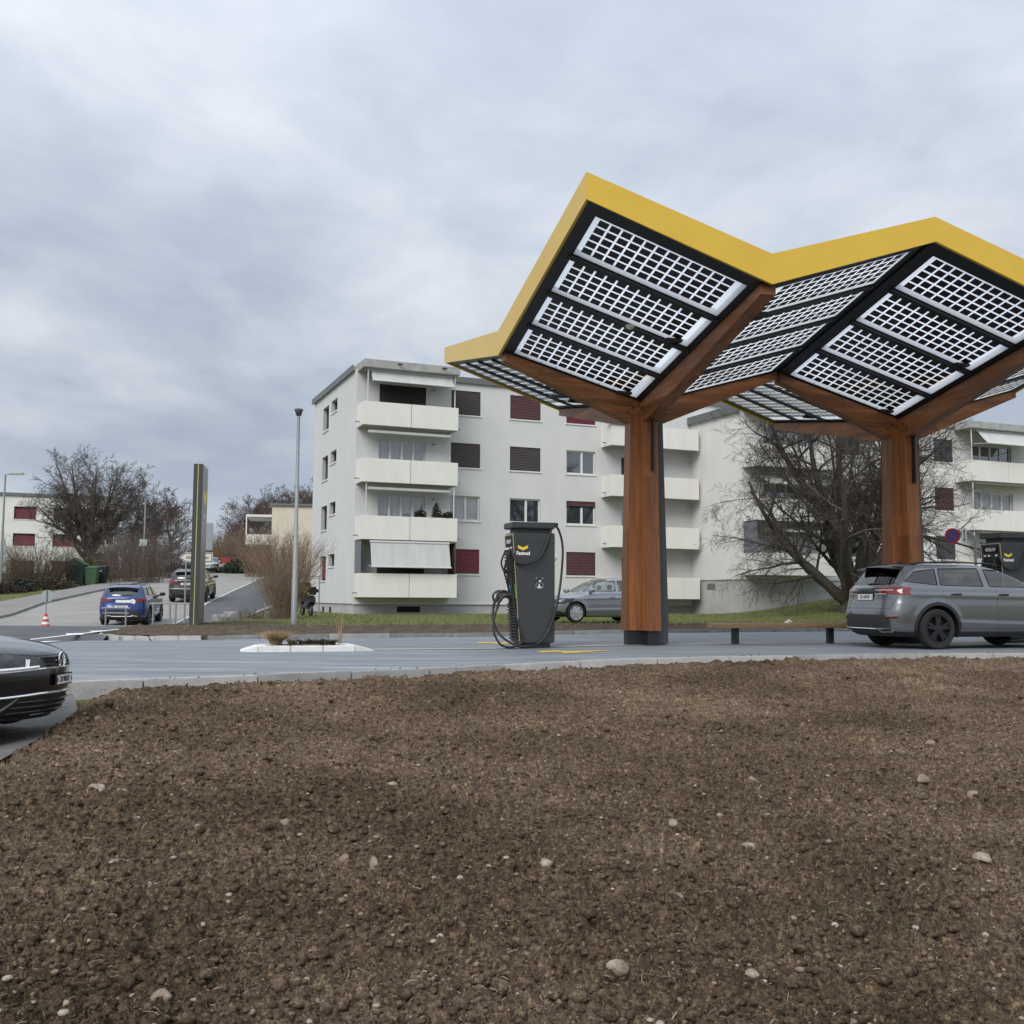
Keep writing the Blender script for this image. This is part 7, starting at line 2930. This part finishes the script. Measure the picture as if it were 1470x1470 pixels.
def lumps(name, n, seed, rmin, rmax, sub, m, flat=.7, sink=.25, power=2.2, rough=.28, tmax=.99, crumb=0.0):
    x, y, rg = scatter(n, seed, tmax)
    z, _ = soil_h(x, y)
    k = len(x)
    r = rmin + (rmax - rmin) * rg.rand(k) ** power
    bv, bf = ico(sub)
    nb = len(bv)
    # lobed random deformation per lump
    d = rg.normal(0, 1, (k, 4, 3)); d /= np.linalg.norm(d, axis=2)[..., None]
    a = rg.uniform(-rough, rough, (k, 4))
    q = np.einsum('nj,kmj->knm', bv, d)
    h = 1 + (a[:, None, :] * np.sign(q) * np.abs(q) ** 1.6).sum(-1) + rg.normal(0, crumb or rough * .22, (k, nb))
    sx_ = rg.uniform(.75, 1.3, (k, 1, 1)); sy_ = rg.uniform(.75, 1.3, (k, 1, 1)); szz = rg.uniform(.8, 1.15, (k, 1, 1)) * flat
    P = bv[None] * h[..., None] * np.concatenate([sx_, sy_, szz], 2)
    th = rg.uniform(0, 2 * pi, k)
    c, s = np.cos(th)[:, None], np.sin(th)[:, None]
    X = (P[..., 0] * c - P[..., 1] * s) * r[:, None] + x[:, None]
    Y = (P[..., 0] * s + P[..., 1] * c) * r[:, None] + y[:, None]
    Z = P[..., 2] * r[:, None] + (z + r * flat * (.5 - sink))[:, None]
    V = np.stack([X, Y, Z], -1).reshape(-1, 3)
    F = (bf[None] + (np.arange(k) * nb)[:, None, None]).reshape(-1, 3)
    o = np_mesh(name, V, F, m)
    o['kind'] = 'stuff'
    return o


lumps('soil_crumbs', 60000, 5, .005, .019, 1, M_soil, .85, .15, 2.0, .42, crumb=.16)
lumps('soil_clods', 8000, 6, .012, .038, 2, M_soil, .75, .35, 3.0, .42, crumb=.15)


# crumbs of soil spilled over the kerb on to the forecourt
rgk = np.random.RandomState(21)
nk = 380
kx = rgk.uniform(-4.8, 12, nk); ky = kerb_y(kx) - .12 + np.abs(rgk.normal(0, .35, nk))
bv, bf = ico(1)
rk = rgk.uniform(.004, .015, nk) * rgk.rand(nk) ** .5
kz = np.where(ky < kerb_y(kx) + .05, fore_z(kx, ky) + .032, fore_z(kx, ky)) + rk * .4
Vk = (bv[None] * rgk.uniform(.6, 1.3, (nk, 1, 3)) * rgk.uniform(.8, 1.2, (nk, len(bv), 1)) * rk[:, None, None] + np.stack([kx, ky, kz], -1)[:, None]).reshape(-1, 3)
o = np_mesh('spilled_soil_crumbs', Vk, (bf[None] + (np.arange(nk) * len(bv))[:, None, None]).reshape(-1, 3), M_soil)
o['kind'] = 'stuff'


def pebble_mat():
    m = bpy.data.materials.new('pebble')
    m.use_nodes = True
    t = m.node_tree
    b = t.nodes['Principled BSDF']
    b.inputs['Roughness'].default_value = .85
    tc = N(t, 'ShaderNodeTexCoord')
    n1 = N(t, 'ShaderNodeTexNoise', i_Scale=6.0, i_Detail=2.0)
    n2 = N(t, 'ShaderNodeTexNoise', i_Scale=70.0, i_Detail=5.0, i_Roughness=.7)
    L(t, tc.outputs['Object'], n1.inputs['Vector']); L(t, tc.outputs['Object'], n2.inputs['Vector'])
    r1 = ramp(t, [(.30, (.18, .13, .095)), (.48, (.31, .245, .185)), (.60, (.38, .33, .27)), (.75, (.46, .43, .385))])
    r2 = ramp(t, [(.35, (.55, .52, .48)), (.6, (1.05, 1.05, 1.05))])
    L(t, n1.outputs[0], r1.inputs[0]); L(t, n2.outputs[0], r2.inputs[0])
    a = N(t, 'ShaderNodeMix', data_type='RGBA', blend_type='MULTIPLY'); a.inputs['Factor'].default_value = 1
    L(t, r1.outputs[0], a.inputs[6]); L(t, r2.outputs[0], a.inputs[7])
    L(t, a.outputs[2], b.inputs['Base Color'])
    bp = N(t, 'ShaderNodeBump', i_Strength=.4, i_Distance=.004)
    L(t, n2.outputs[0], bp.inputs['Height']); L(t, bp.outputs[0], b.inputs['Normal'])
    return m


M_peb = pebble_mat()
lumps('fine_pebbles', 4200, 9, .004, .019, 2, M_peb, .68, .22, 2.8, .20)


def straw(name, n, seed, lmin, lmax, wd, m):
    x, y, rg = scatter(n, seed)
    z, _ = soil_h(x, y)
    k = len(x)
    ln = rg.uniform(lmin, lmax, k) * rg.uniform(.4, 1, k)
    th = rg.uniform(0, 2 * pi, k); cv = rg.normal(0, .9, k); up = rg.uniform(-.2, .9, k) * rg.rand(k)
    S = 5
    ts = np.linspace(0, 1, S)
    a = th[:, None] + cv[:, None] * ts[None]
    X = x[:, None] + np.cumsum(np.cos(a), 1) * (ln / S)[:, None]
    Y = y[:, None] + np.cumsum(np.sin(a), 1) * (ln / S)[:, None]
    Z = z[:, None] + .012 + (up * ln)[:, None] * np.sin(ts * 2.2)[None] * .6
    w2 = (wd * rg.uniform(.5, 1.2, k))[:, None]
    nx, ny = -np.sin(a) * w2, np.cos(a) * w2
    A = np.stack([X - nx, Y - ny, Z], -1); B = np.stack([X + nx, Y + ny, Z + w2 * .6], -1)
    V = np.stack([A, B], 2).reshape(-1, 3)
    base = (np.arange(k) * S * 2)[:, None]
    q = np.arange(S - 1) * 2
    F = np.stack([base + q, base + q + 1, base + q + 3, base + q + 2], -1).reshape(-1, 4)
    o = np_mesh(name, V, F, m)
    o['kind'] = 'stuff'
    return o


M_strawbit = mat('pale_straw_bits', (.34, .27, .18), .9, noise=.4, nscale=5)
M_root = mat('root_fibres', (.16, .115, .078), .95, noise=.4, nscale=5)
straw('straw_bits', 3600, 13, .02, .12, .0017, M_strawbit)
straw('root_fibres', 16000, 14, .02, .12, .0016, M_root)


def on_soil(px, py):
    a, b = ray(px, py)
    d = 3.0
    for _ in range(60):
        z = float(terr(a * d, d)) - .02
        d2 = (z - H) / b
        d = .5 * d + .5 * d2
    return Vector((a * d, d, float(soil_h(np.array([a * d]), np.array([d]))[0][0])))


STONES = [(169, 1142, .085, 'largest pale angular stone lying on the brown soil near the black car'), (137, 1147, .070, 'flat pale stone just left of the largest pale stone on the soil'),
          (783, 1266, .048, None), (206, 1290, .045, None), (252, 1084, .075, 'flat brownish stone half sunk in the soil beyond the largest pale stone'), (229, 1417, .048, None), (493, 1248, .036, None),
          (537, 1269, .044, 'upright yellowish stone standing in the middle of the soil'), (405, 1206, .045, None), (562, 1137, .052, None), (141, 1043, .045, None), (164, 1252, .055, 'rounded brown stone in the left part of the soil'),
          (887, 1427, .058, 'broad pale stone near the lower edge of the soil'), (965, 1201, .040, None), (1075, 1231, .050, None), (972, 1302, .042, None), (1081, 1123, .048, None), (1326, 1134, .062, 'white angular stone in the right part of the soil'),
          (1411, 1258, .048, None), (1081, 1419, .034, None), (1335, 1081, .050, None), (1397, 1142, .058, None), (841, 1064, .055, None), (1150, 1270, .04, None), (720, 1190, .036, None), (352, 1180, .034, None), (640, 1120, .036, None)]
rs_ = random.Random(4)
for k, (px, py, r, lab) in enumerate(STONES):
    p = on_soil(px, py)
    bm = bmesh.new()
    bmesh.ops.create_icosphere(bm, subdivisions=3, radius=1)
    dirs = [Vector((rs_.gauss(0, 1), rs_.gauss(0, 1), rs_.gauss(0, 1))).normalized() for _ in range(7)]
    cuts = [rs_.uniform(.62, .95) for _ in range(7)]
    sc3 = (r * rs_.uniform(.9, 1.2), r * rs_.uniform(.7, .95), r * rs_.uniform(.55, .75))
    if lab and 'upright' in lab:
        sc3 = (r * .7, r * .6, r * 1.1)
    for v in bm.verts:
        c = v.co.copy()
        for dv_, ct in zip(dirs, cuts):
            e = c.dot(dv_)
            if e > ct:
                c -= dv_ * (e - ct) * .9
        v.co = Vector((c.x * sc3[0], c.y * sc3[1], c.z * sc3[2]))
    me = bpy.data.meshes.new('stone')
    bm.to_mesh(me); bm.free()
    me.materials.append(M_peb)
    me.shade_smooth()
    o = bpy.data.objects.new('stone', me)
    COL.objects.link(o)
    o.location = p + Vector((0, 0, sc3[2] * .26))
    o.rotation_euler = (rs_.uniform(-.3, .3), rs_.uniform(-.3, .3), rs_.uniform(0, 6))
    tag(o, lab or 'small pale stone lying loose on the brown ploughed soil', 'stone', 'loose stones on the soil')


# green weeds coming up through the soil, and dry grass along its left edge
def tufts(name, pts, blades, h, m, seed, spread=.05, w_=.0022):
    rg = np.random.RandomState(seed)
    V, F, n = [], [], 0
    for (x, y, z) in pts:
        for _ in range(max(2, int(blades * rg.uniform(.5, 1.4)))):
            a = rg.uniform(0, 2 * pi); q = spread * math.sqrt(rg.rand())
            bx, by = x + q * cos(a), y + q * sin(a)
            t = rg.uniform(0, 2 * pi); le = rg.uniform(.2, 1.2); hh = h * rg.uniform(.4, 1.1)
            nx, ny = -sin(t) * w_, cos(t) * w_
            for i in range(4):
                f = i / 3
                cx = bx + cos(t) * le * hh * f ** 1.5; cy = by + sin(t) * le * hh * f ** 1.5; cz = z - .01 + hh * f * (1 - .35 * le * f)
                ww = (1 - f * .85)
                V.append((cx - nx * ww, cy - ny * ww, cz)); V.append((cx + nx * ww, cy + ny * ww, cz))
            for i in range(3):
                F.append((n + 2 * i, n + 2 * i + 1, n + 2 * i + 3, n + 2 * i + 2))
            n += 8
    o = np_mesh(name, np.array(V), np.array(F), m, smooth=False)
    o['kind'] = 'stuff'
    return o


M_weed = mat('weed_green', (.085, .130, .030), .8, noise=.4, nscale=9)
M_weedd = mat('dry_weed', (.20, .165, .080), .9, noise=.4, nscale=9)
WE = [(50, 1135), (40, 1150), (60, 1160), (88, 1297), (345, 1150), (400, 1150), (410, 1160), (430, 1205), (345, 1200), (455, 1222), (420, 1225), (1178, 1330), (1195, 1328), (1240, 1340), (1285, 1345), (1050, 1005), (1248, 1020), (1285, 1042), (1300, 1078), (1440, 1078), (1050, 1122), (1410, 1400), (20, 1440), (8, 1455), (60, 1190), (1100, 1110), (640, 1330), (400, 1325)]
pw = [on_soil(*q) for q in WE]
tufts('green_weeds', [tuple(p) for p in pw], 14, .075, M_weed, 3, .07)
rg_ = np.random.RandomState(8)
pe = []
for _ in range(260):
    px, py = rg_.uniform(-40, 130) * (1 if rg_.rand() < .6 else 2.2), rg_.uniform(1010, 1250)
    q = on_soil(px, py)
    if q.x > -4.4:
        pe.append(tuple(q))
tufts('dry_edge_grass', pe, 7, .07, M_weedd, 5, .09, .0016)
tufts('green_edge_grass', pe[::3], 5, .06, M_weed, 6, .09, .0016)
x_, y_, r_ = scatter(420, 31)
z_, _ = soil_h(x_, y_)
tufts('dry_weeds', list(zip(x_, y_, z_)), 3, .05, M_weedd, 7, .04, .0014)
xk = np.random.RandomState(4).uniform(-4.9, 12, 260)
tufts('kerb_grass', [(x, float(kerb_y(x)) - .20 - .15 * abs(math.sin(x * 9)), float(terr(x, kerb_y(x) - .2)) - .0) for x in xk], 4, .06, M_weedd, 9, .06, .0016)

# lawn blades: a thin scatter of grass over the sheet so that it has an edge and a nap
def lawn_blades(name, n, seed, xr, yfun, m, h=.07, w_=.010):
    rg = np.random.RandomState(seed)
    x = rg.uniform(*xr, n)
    y0, y1 = yfun(x)
    y = y0 + (y1 - y0) * rg.rand(n) ** 1.3
    keep = (x > street_r(y) + 2.4)
    # not under the buildings, nor on the totem bed
    lx = (x + 7.56) * cos(TH) + (y - 49.05) * sin(TH); ly = -(x + 7.56) * sin(TH) + (y - 49.05) * cos(TH)
    keep &= ~((lx > 0) & (ly > -.05))
    lx = (x - 11.855) * cos(TH) + (y - 52.87) * sin(TH); ly = -(x - 11.855) * sin(TH) + (y - 52.87) * cos(TH)
    keep &= ~((lx > 0) & (ly > -.05))
    x, y = x[keep], y[keep]
    k = len(x)
    z = terr(x, y)
    dens = fbm(x * 1.1, y * 1.1, 3, 4)
    hh = h * rg.uniform(.4, 1.2, k) * (.4 + 1.2 * dens)
    t = rg.uniform(0, 2 * pi, k); le = rg.uniform(.2, 1.0, k) * hh
    nx, ny = -np.sin(t) * w_, np.cos(t) * w_
    b = np.stack([x, y, z - .02], -1); tip = np.stack([x + np.cos(t) * le, y + np.sin(t) * le, z + hh], -1)
    nn_ = np.stack([nx, ny, np.zeros(k)], -1)
    V = np.stack([b - nn_, b + nn_, tip], 1).reshape(-1, 3)
    F = np.arange(k * 3).reshape(k, 3)
    o = np_mesh(name, V, F, m, smooth=False)
    o['kind'] = 'stuff'
    return o


M_blade = mat('grass_blades', (.115, .145, .040), .8, noise=.5, nscale=.9, color2=(.165, .150, .065))
lawn_blades('lawn_grass', 110000, 3, (-12, 26), lambda x: (far_y(x) + 2.35, np.full(x.shape, 58.0)), M_blade)
xv = np.random.RandomState(6)
n = 26000
yy = 42 + 34 * xv.rand(n) ** 1.4
xx = street_l(yy) - 2.5 - xv.uniform(0, 6, n)
pts = np.stack([xx, yy], -1)
t = xv.uniform(0, 2 * pi, n); hh = .10 * xv.uniform(.4, 1.2, n)
zz = terr(xx, yy)
nn_ = np.stack([-np.sin(t) * .014, np.cos(t) * .014, np.zeros(n)], -1)
b_ = np.stack([xx, yy, zz - .1], -1); tip = np.stack([xx + np.cos(t) * hh * .6, yy + np.sin(t) * hh * .6, zz + hh], -1)
o = np_mesh('verge_grass', np.stack([b_ - nn_, b_ + nn_, tip], 1).reshape(-1, 3), np.arange(n * 3).reshape(n, 3), M_blade, smooth=False)
o['kind'] = 'stuff'
strip('verge', [(street_l(y) - 2.45, y) for y in ysl], [(street_l(y) - 14, y) for y in ysl], 80, 14, .02, M_grass)
